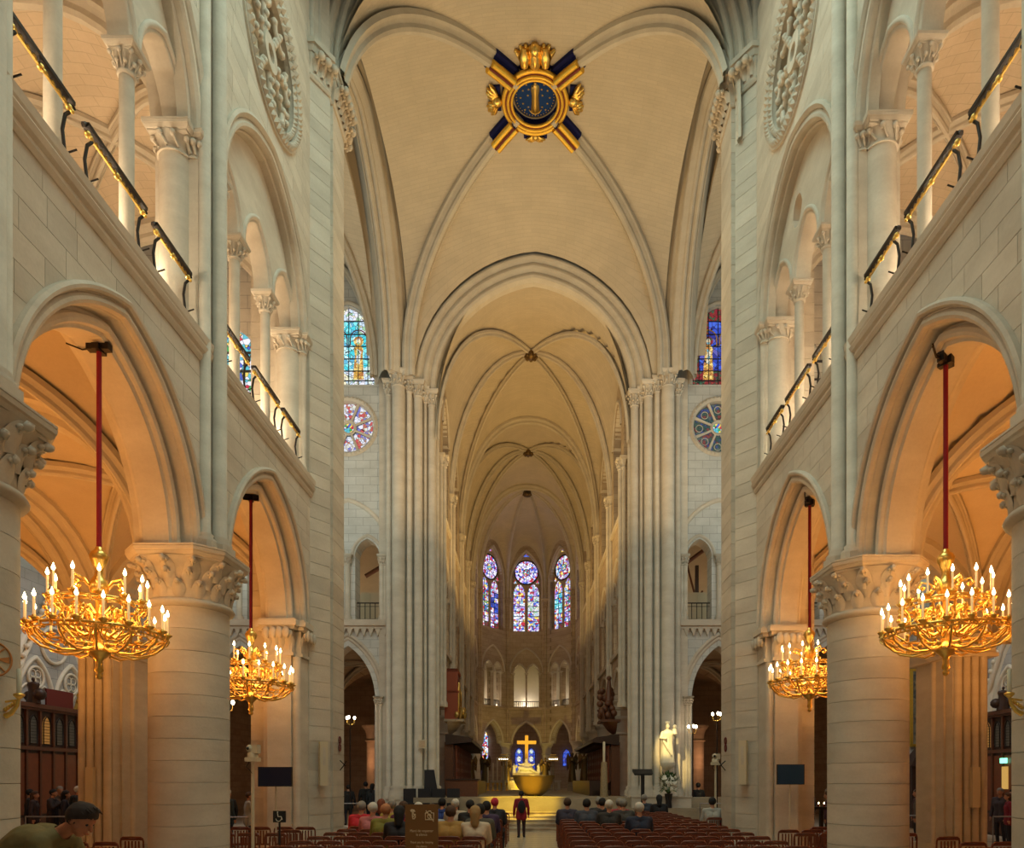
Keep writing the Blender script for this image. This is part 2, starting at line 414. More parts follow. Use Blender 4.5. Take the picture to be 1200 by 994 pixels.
def diag_path(cx, cy, a, b, z0, h, su, sv, e=2.2, n=18, t1=1.0, t0=0.0, dz=0):
    return [(cx+su*a*t, cy+sv*b*t, z0+h*pf(t, e)+dz) for t in [t1*math.sin(PI/2*(1-i/n)) if t1*math.sin(PI/2*(1-i/n)) > t0 else t0 for i in range(n+1)]]

# ================================================================ capitals and columns
def leaf_mesh(w=.17, h=.34, curl=.10, lean=.12):
    """acanthus-like leaf: rises from the bell, leans out, its tip curls into a knob"""
    mb = MB(); rows = []
    for i in range(7):
        t = i/6; ww = w*(.45+.9*math.sin(PI*min(1, t*.85+.1)))*.5
        y = -lean*t*t*1.6-.012; z = h*t
        rows.append([(-ww, y+.035, z), (-ww*.5, y+.006, z), (0, y-.016, z), (ww*.5, y+.006, z), (ww, y+.035, z)])
    mb.grid(rows)
    top = (0, -lean*1.6-.03, h-.02)
    mb.tube([(0, -lean*.5-.005, h*.55), (0, -lean*1.1-.025, h*.8), (0, -lean*1.6-.05, h*.97), (0, -lean*1.6-curl, h*.92), (0, -lean*1.6-curl*.8, h*.80)], [.012, .026, .03, .034, .02], 6)
    mb.ball((0, -lean*1.6-curl*.72, h*.84), .052, .045, .048, 8, 5)
    mb.ball((-.045, -lean*1.2-curl*.4, h*.80), .03, n=6, m=4); mb.ball((.045, -lean*1.2-curl*.4, h*.80), .03, n=6, m=4)
    return mb.mesh('leaf', M['stone'])
LEAF = leaf_mesh(.20, .34, .055, .055); LEAF_S = leaf_mesh(.10, .16, .05, .06)
def octa(h, cut): return [(-h, -h+cut), (-h+cut, -h), (h-cut, -h), (h, -h+cut), (h, h-cut), (h-cut, h), (-h+cut, h), (-h, h-cut)]
def sc_poly(p, k, dx=0, dy=0): return [(x*k+dx, y*k+dy) for x, y in p]
def abacus_mb(mb, poly, z0, z1, cx=0, cy=0, grow=.07):
    """moulded slab: cavetto below, fillet, torus and fillet above"""
    H = z1-z0; lv = [(0, -.10), (.18, -.095), (.20, -.06), (.42, -.015), (.46, -.03), (.55, 0), (.80, .012), (.84, -.012), (.88, .01), (1, .01)]
    r0 = sum(math.hypot(x, y) for x, y in poly)/len(poly)
    n = len(poly); rows = []
    for t, g in lv:
        k = 1+g*(.85/r0)
        rows.append([(x*k+cx, y*k+cy, z0+H*t) for x, y in poly])
    mb.grid(rows, smooth=False, cyc=True)
    mb.add([(x, y, z) for x, y, z in rows[-1]], [tuple(range(n))]); mb.add(rows[0], [tuple(range(n))[::-1]])
def big_column(x, y, zc, r, label, half=.85, cut=.36, leaves=True, group='round nave columns'):
    t = thing('stone_column', label, 'column', (x, y, 0), 0, group)
    b_ = MB(); b_.prism(octa(r+.28, .3), 0, .22); b_.lathe([(r+.24, .22), (r+.27, .28), (r+.22, .34), (r+.10, .37), (r+.12, .42), (r+.05, .46), (r, .48)], n=32); b_.obj('base', M['stone'], t)
    zb = zc-.98; n = 12; h = (zb-.48)/n
    dm = MB(); g = .004
    dm.lathe([(r-.007, 0), (r-.007, g)], n=40); dm.lathe([(r, g), (r, h-g)], n=40)
    me = dm.mesh('drum', M['stone'])
    for k in range(n): obj_at('drum', me, t, (0, 0, .48+h*k), (0, 0, random.random()*6))
    cp = MB(); cp.lathe([(r, zb), (r+.07, zb+.03), (r+.09, zb+.07), (r+.06, zb+.12), (r+.0, zb+.14), (r+.01, zb+.16), (r+.02, zb+.45), (r+.10, zb+.70), (r+.20, zb+.80)], n=32)
    c = cp.obj('capital', M['stone'], t)
    ab = MB(); abacus_mb(ab, octa(half, cut), zc-.20, zc); ab.obj('abacus', M['stone'], c)
    if leaves:
        for tier, (z, k, rr, s_) in enumerate([(zb+.14, 14, r+.02, .86), (zb+.30, 14, r+.03, .92), (zb+.44, 12, r+.07, 1.0)]):
            for i in range(k):
                a = 2*PI*(i+.5*tier)/k
                obj_at('leaf', LEAF, c, (rr*math.cos(a), rr*math.sin(a), z), (0, 0, a+PI/2), (.95*s_, s_*(.9+.25*tier), s_))
    return t
def small_cap(mb, x, y, z0, z1, r, hw, leafy=True):
    """bell, crockets and square abacus of a slender shaft"""
    H = z1-z0
    mb.lathe([(r, z0), (r+.03, z0+.02), (r+.03, z0+.05), (r, z0+.07), (r+.01, z0+H*.35), (hw*.8, z0+H*.74)], x, y, 14)
    if leafy:
        for k in range(8):
            a = PI/4*k; rr = r+.045+(hw-r-.06)*(1.0 if k % 2 else .55)
            for zz, q in ((z0+H*.60, 1.0), (z0+H*.34, .45)):
                px, py = x+(r+(rr-r)*q+.01)*math.cos(a+(.4 if q < 1 else 0)), y+(r+(rr-r)*q+.01)*math.sin(a+(.4 if q < 1 else 0))
                mb.ball((px, py, zz), H*.085, n=6, m=4)
                mb.tube([(x+r*math.cos(a), y+r*math.sin(a), z0+H*.12), (px, py, zz)], H*.035, 5)
    hp = [(-hw, -hw), (hw, -hw), (hw, hw), (-hw, hw)]
    abacus_mb(mb, hp, z0+H*.72, z1, x, y)
def cap_band(mb, poly, z0, z1, n_leaf=0):
    """capital band following a polygonal pier: astragal, leafy frieze, moulded abacus. poly open list of (x,y) facing outward"""
    pass

# ================================================================ NAVE SIDES
CF = {-1: dict(xw=5.85, yd=0.0, zc=5.93, ar=2.32, sill=9.63, gc=13.13, gr=2.37, w2=-.35, w3=-.37, pc=20.75, hc=17.9),
      1: dict(xw=5.62, yd=.38, zc=5.86, ar=2.50, sill=9.88, gc=13.62, gr=2.42, w2=-.40, w3=-.46, pc=21.05, hc=18.3)}
ZTOP = 22.0
SIDE = {-1: 'left', 1: 'right'}
ARC_A = 1.76
ARCP = [(.50, .02), (.50, -.07), (.46, -.10), (.42, -.09), (.40, -.05), (.395, .05), (.385, .05), (.375, .0), (.34, -.035), (.30, -.04), (.26, -.015), (.245, .03), (.25, .07), (.235, .09), (.235, .30), (.20, .30),
        (.19, .26), (.16, .225), (.11, .215), (.065, .235), (.05, .28), (.055, .31), (.03, .33), (.0, .34), (0, .40), (-.0, .76), (.03, .77), (.055, .79), (.05, .82), (.065, .865), (.11, .885), (.16, .875), (.19, .84), (.20, .80), (.235, .80), (.235, 1.05), (.40, 1.05)]
RELP = [(.34, .01), (.34, -.05), (.28, -.075), (.22, -.03), (.21, .0), (.17, .0), (.14, -.025), (.09, -.02), (.05, .03), (.045, .06), (.045, .14), (.03, .12), (.0, .15), (0, .34)]
LANP = [(.15, .31), (.15, .265), (.09, .25), (.055, .29), (.05, .31), (.03, .30), (.0, .34), (0, .66)]
def to_xyz(s, xw, w, y, z): return (s*(xw+w), y, z)

for s in (-1, 1):
    c = CF[s]; xw, yd, zc, sill, gc = c['xw'], c['yd'], c['zc'], c['sill'], c['gc']
    X = lambda w: s*(xw+w)
    cols = [2.1+yd, 7.1+yd, 12.12+yd]; y_end = 17.35+yd
    bays = [(4.6+yd, 2.1+yd, 7.1+yd), (9.62+yd, 7.1+yd, 12.12+yd), (14.87+yd*.9, 12.12+yd, y_end)]
    wall = None; blocks = []
    # ---- core (recessed behind the facing stones), one strip mesh per bay
    core = MB()
    d = .02
    for bi, (ym, ya, yb) in enumerate(bays):
        lowA = lambda p, ym=ym: (lambda q: zc+q if q is not None else None)(arch_z(ARC_A, c['ar'], p-ym, .38))
        for poly in strips(ya, yb, zc, sill-.3, lowA, None, 60): core.slab(poly, 'x', X(d), X(.98))
        # gallery zone : outside the relieving arch
        GA = 2.02 if bi < 2 else 2.08
        lowG = lambda p, ym=ym, GA=GA: (lambda q: gc+q if q is not None else None)(arch_z(GA, c['gr'], p-ym, .20))
        hole_c, hole_r = c['hc'], 1.55
        if bi == 2:
            def lo_h(p, ym=ym):
                q = hole_r**2-(p-ym-.05)**2; return hole_c+math.sqrt(q) if q > 0 else None
            def hi_h(p, ym=ym):
                q = hole_r**2-(p-ym-.05)**2; return hole_c-math.sqrt(q) if q > 0 else 99
            for poly in strips(ya, yb, gc, hole_c, lowG, hi_h, 60): core.slab(poly, 'x', X(d), X(.9))
            for poly in strips(ya, yb, hole_c, ZTOP, lo_h, None, 60): core.slab(poly, 'x', X(d), X(.9))
            for poly in ashlar(ya, yb, zc, sill-.32, lowA, None, .37, .7, seed=11+s): blocks.append(poly)
            for poly in ashlar(ya, yb, gc, hole_c, lowG, hi_h, .40, .75, seed=12+s): blocks.append(poly)
            for poly in ashlar(ya, yb, hole_c, ZTOP-.7, lo_h, None, .40, .75, seed=13+s): blocks.append(poly)
        else:
            for poly in strips(ya, yb, gc, ZTOP, lowG, None, 60): core.slab(poly, 'x', X(d), X(.9))
            if bi == 1:
                for poly in ashlar(ya, yb, zc, sill-.32, lowA, None, .37, .7, seed=21+s): blocks.append(poly)
                for poly in ashlar(ya, yb, gc, ZTOP-1.5, lowG, None, .40, .75, seed=22+s): blocks.append(poly)
        # gallery responds between the bays (plain wall strips either side of the relieving arch)
    core.slab([(2.1+yd, sill-.3), (y_end, sill-.3), (y_end, sill-.12), (2.1+yd, sill-.12)], 'x', X(.02), X(1.0))
    wall = structure(core.obj('wall_'+SIDE[s], M['stone'], None))
    # ---- facing stones
    def dist(pl): q = sum(p for p, z in pl)/len(pl); z = sum(z for p, z in pl)/len(pl); return (z-2)/q if q > 0 else 9
    vis = [(pl, max(p for p, z in pl)) for pl in blocks]
    def onscreen(pl):
        y = sum(p for p, z in pl)/len(pl); z = sum(z for p, z in pl)/len(pl)
        return 915-(z-2)*800/y > -20 and abs(X(0))*800/y < 650
    seen = [pl for pl in blocks if onscreen(pl)]; hid = [pl for pl in blocks if not onscreen(pl)]
    seen.sort(key=lambda pl: -((max(p for p, z in pl)-min(p for p, z in pl))/(pl[0][0]**2)))
    for pl in seen[:298]:
        o = MB().slab(pl, 'x', X(.0), X(.03)).obj('stone_block', M['stone'], wall)
    rest = MB()
    for pl in seen[298:]+hid: rest.slab(pl, 'x', X(.0), X(.03))
    if rest.v: o = rest.obj('facing_stones', M['stone'], wall); o['kind'] = 'stuff'
    # ---- string course at the gallery sill
    mo = MB(); pr = [(.05, sill-.42), (-.02, sill-.42), (-.06, sill-.36), (-.05, sill-.30), (-.10, sill-.27), (-.13, sill-.20), (-.10, sill-.15), (-.12, sill-.12), (-.14, sill-.02), (-.10, sill), (1.05, sill), (1.05, sill-.42)]
    yy = [2.1+yd, y_end+.05]
    mo.grid([[(X(w), y, z) for w, z in pr] for y in yy], smooth=False)
    mo.obj('string_course', M['stone'], wall)
    # ---- arcade arches and gallery arches
    for bi, (ym, ya, yb) in enumerate(bays):
        a = MB(); sweep_arch(a, ARCP, ARC_A, c['ar'], 'x', ym, zc, X(0), s, 26, smooth=False); a.obj('arcade_arch', M['stone'], wall)
        GA = 2.02 if bi < 2 else 2.08
        a = MB(); sweep_arch(a, RELP, GA, c['gr'], 'x', ym, gc, X(0), s, 24, smooth=False); a.obj('relieving_arch', M['stone'], wall)
        # tympanum pierced by three lancets
        ty = MB(); LW, LR = .64, .98; cen = (-1.56, 0, 1.56)
        def lowL(p, ym=ym):
            for k in cen:
                q = arch_z(LW, LR, p-ym-k, .04)
                if q is not None: return gc+q
            return gc
        def highL(p, ym=ym, GA=GA, s=s):
            q = arch_z(GA, c['gr'], p-ym, .10); return gc+q if q is not None else -9
        if s > 0 and bi > 0:
            oc = (ym+.5, gc+1.50, .34)
            def lo2(p): q = oc[2]**2*.6-(p-oc[0])**2; return max(lowL(p), oc[1]+math.sqrt(q/.6)) if q > 0 else max(lowL(p), oc[1])
            def hi2(p): q = oc[2]**2*.6-(p-oc[0])**2; return min(highL(p), oc[1]-math.sqrt(q/.6)) if q > 0 else min(highL(p), oc[1])
            for poly in strips(ym-GA-.05, ym+GA+.05, gc, gc+9, lo2, highL, 120)+strips(ym-GA-.05, ym+GA+.05, gc, gc+9, lowL, hi2, 120): ty.slab(poly, 'x', X(.30), X(.66))
        else:
            for poly in strips(ym-GA-.05, ym+GA+.05, gc, gc+9, lowL, highL, 110): ty.slab(poly, 'x', X(.30), X(.66))
        ty.obj('tympanum', M['stone'], wall)
        for k in cen:
            a = MB(); sweep_arch(a, LANP, LW, LR, 'x', ym+k, gc, X(0), s, 8); a.obj('lancet_arch', M['stone'], wall)
        # responds: half-round shafts with capitals at each side of the bay
        for q, yr in ((-1, ya), (1, yb)):
            rs = MB(); yi = ym+q*(GA+.02); far = yr
            rs.box(min(X(.12), X(.78)), max(X(.12), X(.78)), min(yi+q*.10, far), max(yi+q*.10, far), sill-.02, gc-.38)
            rs.box(min(X(.0), X(.9)), max(X(.0), X(.9)), min(yi+q*.34, far), max(yi+q*.34, far), sill-.02, gc+.02)
            rs.lathe([(.40, sill), (.40, sill+.16), (.34, sill+.22), (.29, sill+.30), (.27, sill+.33), (.27, gc-.42)], X(.45), yi+q*.16, 20)
            rs.lathe([(.13, sill), (.10, sill+.25), (.09, sill+.3), (.09, gc-.42)], X(.12), yi+q*.20, 12)
            # capital
            for (cx_, r_, hw) in ((X(.45), .27, .36), (X(.13), .09, .17)):
                rs.lathe([(r_+.03, gc-.44), (r_+.03, gc-.41), (r_, gc-.39), (r_+.02, gc-.28), (hw*.95, gc-.14)], cx_, yi+q*.16, 16)
                for kk in range(10):
                    aa = 2*PI*kk/10; rs.ball((cx_+(hw-.01)*math.cos(aa), yi+q*.16+(hw-.01)*math.sin(aa), gc-.21), .055, n=6, m=4)
                    rs.tube([(cx_+(r_+.02)*math.cos(aa+.3), yi+q*.16+(r_+.02)*math.sin(aa+.3), gc-.38), (cx_+(hw-.0)*math.cos(aa), yi+q*.16+(hw-.0)*math.sin(aa), gc-.21)], .022, 5)
                hp = [(-hw-.03, -hw-.03), (hw+.03, -hw-.03), (hw+.03, hw+.03), (-hw-.03, hw+.03)]
                abacus_mb(rs, hp, gc-.16, gc+.01, cx_, yi+q*.18)
            rs.obj('gallery_respond', M['stone'], wall)
    # colonnettes (things you can count)
    for bi, (ym, ya, yb) in enumerate(bays):
        if bi == 0: continue
        for k, dy in enumerate((-.78, .80)):
            y = ym+dy; w_ = .46; r = .105
            where = 'gallery bay next to the crossing pier' if bi == 2 else 'gallery bay over the wide near arch'
            t = thing('gallery_colonnette', f"slender pale colonnette, {'nearer' if k == 0 else 'farther'} one in the {SIDE[s]} {where}", 'column', (X(w_), y, sill), 0, 'slender gallery colonnettes')
            b_ = MB(); b_.box(-.17, .17, -.17, .17, 0, .13); b_.lathe([(.17, .13), (.18, .17), (.13, .22), (.14, .25), (r, .29)], n=20); b_.obj('base', M['stone'], t)
            h_ = gc-sill-.42
            b_ = MB(); b_.lathe([(r, .28), (r, h_+.02)], n=20); b_.obj('shaft', M['stone'], t)
            b_ = MB(); small_cap(b_, 0, 0, h_, gc-sill, r, .235); b_.obj('capital', M['stone'], t)
    # vaulting shafts standing on the column capitals
    for y in cols[1:]:
        for k, (w_, dy, r) in enumerate(((-.04, -.30, .10), (-.17, -.03, .125), (-.04, .26, .10))):
            sh = MB(); z0 = zc+.02
            sh.prism(sc_poly(octa(r+.09, .06), 1, X(w_), y+dy), z0, z0+.16)
            sh.lathe([(r+.08, z0+.16), (r+.09, z0+.21), (r+.03, z0+.26), (r+.05, z0+.30), (r, z0+.34), (r, ZTOP)], X(w_), y+dy, 16)
            sh.obj('vaulting_shaft', M['stone'], wall)
        pl = MB(); pl.box(min(X(.03), X(.3)), max(X(.03), X(.3)), y-.38, y+.34, zc, ZTOP); pl.obj('shaft_backing', M['stone'], wall)
    # pilaster mass on the capital between the arches
    for y in cols:
        pl = MB(); pl.box(min(X(.02), X(1.0)), max(X(.02), X(1.0)), y-.44, y+.44, zc, zc+1.3); pl.obj('springer', M['stone'], wall)
        for q in (-1, 1):
            pass
    # ---- columns
    for k, y in enumerate(cols):
        nm = {0: 'behind the camera side', 1: 'cut by the picture edge', 2: 'standing whole beside the chandelier'}[k]
        if k == 0: continue
        big_column(X(.37), y, zc, .65 if s < 0 else .68, f"round stone column with leafy capital on the {SIDE[s]}, {nm}")
    # ---- oculus (wheel opening)
    ym = bays[2][0]+.05; hc = c['hc']
    oc = thing('wheel_window', f"carved round wheel opening with toothed rim high on the {SIDE[s]} wall", 'window', (X(0), ym, hc), 0, 'wheel openings')
    def ring(mb, r0, r1, w0, w1, n=48):
        rows = []
        for (r, w) in ((r0, w0), (r1, w0), (r1, w1), (r0, w1), (r0, w0)):
            rows.append([(s*w, r*math.cos(2*PI*i/n), r*math.sin(2*PI*i/n)) for i in range(n)])
        mb.grid(rows, smooth=False, cyc=True)
    f = MB(); ring(f, 1.42, 1.62, -.05, .5); ring(f, 1.30, 1.36, .0, .12); f.obj('rim', M['stone'], oc)
    bk = MB(); rows = [[(s*.46, r*math.cos(2*PI*i/48), r*math.sin(2*PI*i/48)) for i in range(48)] for r in (0.01, 1.46)]; bk.grid(rows, cyc=True, smooth=False); bk.obj('backing', M['plaster'], oc)
    th = MB()
    for rr, nn, w0 in ((1.50, 64, -.06), (1.33, 56, -.01)):
        for i in range(nn):
            a0 = 2*PI*i/nn; da = PI/nn*.95
            P = lambda r, a_, w: (s*w, r*math.cos(a_), r*math.sin(a_))
            th.add([P(rr-.07, a0-da, w0), P(rr-.07, a0+da, w0), P(rr+.07, a0+da, w0), P(rr+.07, a0-da, w0), P(rr, a0, w0-.09)], [(0, 1, 4), (1, 2, 4), (2, 3, 4), (3, 0, 4)])
    th.obj('teeth', M['stone'], oc)['kind'] = 'stuff'
    for i in range(8):
        a0 = 2*PI*(i+.3)/8; sp = MB(); n = 9
        pts = [(s*.12, r*math.cos(a0), r*math.sin(a0)) for r in [.28+.98*j/n for j in range(n+1)]]
        sp.tube(pts, .065, 8)
        for j in range(2, n, 2): sp.ball((s*(.07), pts[j][1], pts[j][2]), .075, n=6, m=4)
        for q in (-1, 1):
            bx = .98; pc = [(s*.1, bx*math.cos(a0)-q*t*.26*math.sin(a0)+.10*t*t*math.cos(a0), bx*math.sin(a0)+q*t*.26*math.cos(a0)+.10*t*t*math.sin(a0)) for t in (0, .3, .6, 1)]
            sp.tube(pc, [.06, .055, .055, .07], 7); sp.ball(pc[-1], .085, n=8, m=5)
        sp.obj('spoke', M['stone'], oc)
    hb = MB(); ring(hb, .16, .34, .02, .2, 24); hb.obj('hub', M['stone'], oc)

    # ================= crossing pier (west)
    ye = y_end; z_sp = zc
    plan = [(.98, ye), (.02, ye), (.0, ye+.03), (c['w2'], ye+.53), (c['w2']+.05, ye+.60), (c['w2']+.05, ye+.72), (c['w3'], ye+.72), (c['w3'], ye+1.72), (-.10, ye+2.05), (.0, ye+2.45), (1.5, ye+2.45), (1.5, ye)]
    P = structure(thing('crossing_pier', f"tall flat-faced clustered pier at the {SIDE[s]} near corner of the crossing", 'pier', (0, 0, 0), 0, 'crossing piers'))
    pxy = [(X(w), y) for w, y in plan]
    if s > 0: pxy = pxy[::-1]
    def grown(g):
        cx_ = sum(p[0] for p in pxy)/len(pxy); cy_ = sum(p[1] for p in pxy)/len(pxy)
        return [(x+(g if x > cx_ else -g), y+(g if y > cy_ else -g)) for x, y in pxy]
    core_ = MB(); core_.prism(grown(-.015), 0, ZTOP+.5); core_.obj('core', M['stone'], P)
    b_ = MB(); b_.prism(grown(.10), 0, .32); b_.prism(grown(.10), .32, .42, grown(.02)); b_.obj('base', M['stone'], P)
    z = .42; k = 0
    while z < c['pc']-.9:
        h = .38+.06*((k*7) % 3-1); h = min(h, c['pc']-.86-z)
        if h < .1: break
        cm = MB(); cm.prism(pxy, z+.006, z+h-.006); cm.obj('course', M['stone'], P); z += h; k += 1
    cb = MB(); zz = c['pc']
    cb.prism(grown(.02), zz-.86, zz-.80, grown(.05)); cb.prism(grown(.05), zz-.80, zz-.74, grown(.02))
    cb.prism(grown(.01), zz-.74, zz-.30, grown(.10)); cb.prism(grown(.12), zz-.30, zz-.16, grown(.16)); cb.prism(grown(.20), zz-.16, zz-.03); cb.prism(grown(.17), zz-.03, zz)
    cp = cb.obj('capital', M['stone'], P)
    # leaves around capital
    pts = pxy
    for i in range(len(pts)):
        a0, b0 = Vector(pts[i]), Vector(pts[(i+1) % len(pts)]); L_ = (b0-a0).length
        if L_ < .3: continue
        nrm = Vector(((b0-a0).y, -(b0-a0).x)).normalized(); nn = max(1, int(L_/.20))
        for j in range(nn):
            q = a0+(b0-a0)*((j+.5)/nn)+nrm*.05
            obj_at('leaf', LEAF_S, cp, (q.x, q.y, zz-.66), (0, 0, math.atan2(nrm.y, nrm.x)+PI/2), 2.0)
    # clustered shafts over the capital, under the ribs
    for (w_, y_, r_) in ((-.02, ye+.12, .10), (-.14, ye+.34, .10), (-.24, ye+.56, .13), (-.34, ye+.95, .12), (-.36, ye+1.25, .15), (-.32, ye+1.55, .12)):
        q = MB(); q.lathe([(r_+.05, zz), (r_+.05, zz+.10), (r_, zz+.16), (r_, ZTOP+1.5)], X(w_+.05), y_, 14); q.obj('shaft', M['stone'], P)
    # respond of the arcade on the west face of the pier
    rp = MB(); yr0 = 14.87+yd*.9+ARC_A
    rp.box(min(X(.22), X(.80)), max(X(.22), X(.80)), yr0, ye, 0, zc-.85)
    rp.box(min(X(.05), X(.98)), max(X(.05), X(.98)), yr0+.22, ye, 0, zc-.85)
    rp.lathe([(.10, .3), (.10, zc-.9)], X(.13), yr0+.14, 14)
    rp.box(min(X(.0), X(1.0)), max(X(.0), X(1.0)), yr0-.08, ye, 0, .3)
    rp.obj('respond', M['stone'], P)
    rc = MB(); g = lambda w0, w1, y0, z0, z1, e: rc.box(min(X(w0-e), X(w1+e)), max(X(w0-e), X(w1+e)), y0-e, ye, z0, z1)
    for (z0, z1, e) in ((zc-.88, zc-.80, .05), (zc-.80, zc-.25, .0), (zc-.25, zc-.16, .10), (zc-.16, zc-.04, .15), (zc-.04, zc, .13)):
        g(.20, .82, yr0, z0, z1, e); g(.05, .98, yr0+.22, z0, z1, e)
    rcap = rc.obj('respond_capital', M['stone'], P)
    for j in range(4):
        obj_at('leaf', LEAF_S, rcap, (X(.28+.16*j), yr0+.02, zc-.74), (0, 0, 0), (1.9, 1.5, 2.9))
    for j in range(3):
        obj_at('leaf', LEAF_S, rcap, (X(.06), yr0+.30+.22*j, zc-.74), (0, 0, -PI/2 if s > 0 else PI/2), (1.6, 1.2, 2.9))

    # ================= gallery (tribune): floor, vaults, back wall, window
    gf = MB(); gf.box(min(X(.5), X(6.6)), max(X(.5), X(6.6)), 1.0, ye+1.3, sill-.5, sill-.02)
    structure(gf.obj('floor_gallery_'+SIDE[s], M['stone_wall']))
    cg = None
    for bi, (ym, ya, yb) in enumerate(bays):
        v = vault('ceiling_gallery_'+SIDE[s], X(3.45), ym, 2.95, (yb-ya)/2, gc-.1, 3.1, mat='web_wall', e=2.0)
        structure(v)
        for su in (-1, 1):
            for sv in (-1, 1): rib(diag_path(X(3.45), ym, 2.95, (yb-ya)/2, gc-.1, 3.07, su, sv, 2.0), v, .13, .22)
        for yy_ in ((ya, yb) if bi == 0 else (yb,)):
            pth = [(X(3.45)+2.95*u, yy_, gc-.1+3.07*pf(u, 2.0)) for u in samp(20)]; rib(pth, v, .28, .34, name='transverse_rib')
        pth = [(X(6.3), ym+(yb-ya)/2*u, gc-.1+3.07*pf(u, 2.0)) for u in samp(20)]; rib(pth, v, .1, .2, name='wall_rib')
    bw = MB(); bw.box(min(X(6.4), X(6.7)), max(X(6.4), X(6.7)), 1.0, ye+1.5, sill-.5, gc+3.2); structure(bw.obj('wall_gallery_'+SIDE[s], M['stone_wall']))
    # gallery responds on the back wall
    for yy_ in cols[1:]+[ye]:
        r_ = MB(); r_.box(min(X(6.05), X(6.5)), max(X(6.05), X(6.5)), yy_-.35, yy_+.35, sill, gc-.5); r_.lathe([(.2, sill), (.2, gc-.5)], X(6.05), yy_, 14)
        r_.box(min(X(5.75), X(6.5)), max(X(5.75), X(6.5)), yy_-.45, yy_+.45, gc-.5, gc-.1); r_.obj('gallery_pier', M['stone'], bpy.data.objects['wall_gallery_'+SIDE[s]])
    # stained window of the gallery's end wall, glimpsed between the colonnettes
    GX, GH = (X(2.35), .55) if s < 0 else (X(1.75), .5)
    gw = thing('gallery_window', f"glimpsed bright stained window deep in the {SIDE[s]} gallery behind the railing", 'window', (GX, ye+1.2, 0), 0)
    g_ = MB(); ol = [(-GH, 11.3), (GH, 11.3), (GH, 13.4)]+[(t, 13.4+z) for t, z in arch_pts(GH, .8, 0, 6)[::-1]][1:]
    g_.slab(ol, 'y', -.02, .02); g_.obj('glass', M['g_mix'], gw)
    f_ = MB(); 
    for z_ in (11.3, 11.9, 12.5, 13.1, 13.6): f_.box(-GH, GH, -.06, -.02, z_-.025, z_+.025)
    for x_ in (-GH, -.18, .18, GH): f_.box(x_-.018, x_+.018, -.06, -.02, 11.3, 13.5)
    f_.obj('lead_frame', M['lead'], gw)
    ew = MB()
    def lowE(p): q = arch_z(GH, .8, p-GX); return 13.4+q if q is not None else None
    x0, x1 = sorted((X(1.0), X(6.6)))
    for poly in strips(x0, x1, 13.4, gc+3.4, lowE, None, 80): ew.slab(poly, 'y', ye+1.1, ye+1.35)
    for (a0, a1, z0, z1) in ((x0, GX-GH, sill-.4, 13.4), (GX+GH, x1, sill-.4, 13.4), (GX-GH, GX+GH, sill-.4, 11.3)):
        ew.box(a0, a1, ye+1.1, ye+1.35, z0, z1)
    structure(ew.obj('wall_gallery_end_'+SIDE[s], M['stone_wall']))

    # ================= side aisles: vaults, ribs, transverse arches, outer piers
    for ring_i, xc in enumerate((9.45, 15.0)):
        for bi, (ym, ya, yb) in enumerate(bays):
            ybb = yb if bi < 2 else 18.6
            ymm = (ya+ybb)/2
            AH = 2.55 if ring_i else (12.0-(xw+.92))/2; xc = xc if ring_i else 12.0-AH
            v = vault('ceiling_aisle_'+SIDE[s], s*xc, ymm, AH, (ybb-ya)/2, zc-.1, 3.0, mat='plaster', e=2.0)
            structure(v)
            for su in (-1, 1):
                for sv in (-1, 1): rib(diag_path(s*xc, ymm, AH, (ybb-ya)/2, zc-.1, 2.97, su, sv, 2.0), v, .14, .24)
            for yy_ in ((ya, ybb) if bi == 0 else (ybb,)):
                pth = [(s*xc+AH*u, yy_, zc-.1+2.97*pf(u, 2.0)) for u in samp(20)]; rib(pth, v, .34, .40, name='transverse_rib')
            for xx_ in (s*(xc-AH), s*(xc+AH)):
                pth = [(xx_, ymm+(ybb-ya)/2*u, zc-.1+2.97*pf(u, 2.0)) for u in samp(20)]; rib(pth, v, .18 if abs(xx_) < 7.2 else .34, .30, name='arch_rib')
    for k, y in enumerate(cols[1:]):
        big_column(s*12.2, y, zc, .6, f"round column between the two {SIDE[s]} aisles, {'near' if k == 0 else 'farther'} one", leaves=False, group='columns between the aisles')
    # outer compound pier
    X0 = 11.73 if s < 0 else 11.34; t = structure(thing('aisle_pier', f"compound pier with engaged shafts between the {SIDE[s]} aisles and transept", 'pier', (s*X0, 18.9, 0), 0, 'compound aisle piers'))
    b_ = MB(); b_.box(-.50, .50, -.55, .75, 0, zc-.6); b_.box(-.44, .44, -.86, .9, 0, zc-.6); b_.obj('core', M['stone'], t)
    for j, dx in enumerate((-.33, -.11, .11, .33)):
        q = MB(); q.lathe([(.13, .0), (.13, .25), (.095, .32), (.095, zc-.6)], s*dx-.0, -.92, 16); q.obj('shaft', M['stone'], t)
    for q_ in (-1, 1):
        q = MB(); q.lathe([(.13, .0), (.13, .25), (.10, .32), (.10, zc-.6)], q_*.47, -.1, 16); q.obj('shaft', M['stone'], t)
    b_ = MB(); b_.box(-.60, .60, -1.1, 1.0, 0, .25); b_.obj('base', M['stone'], t)
    b_ = MB(); b_.box(-.66, .66, -1.05, 1.0, zc-.6, zc-.5); b_.box(-.62, .62, -1.0, .95, zc-.5, zc-.2); b_.box(-.76, .76, -1.13, 1.05, zc-.2, zc-.02); b_.obj('capital', M['stone'], t)
    spk = MB(); spk.box(-.10, .10, -1.16, -1.04, 1.3, 2.35); spk.obj('speaker_box', M['cream'], t)
    # end wall over the aisle arches, toward the transept
    aw = MB()
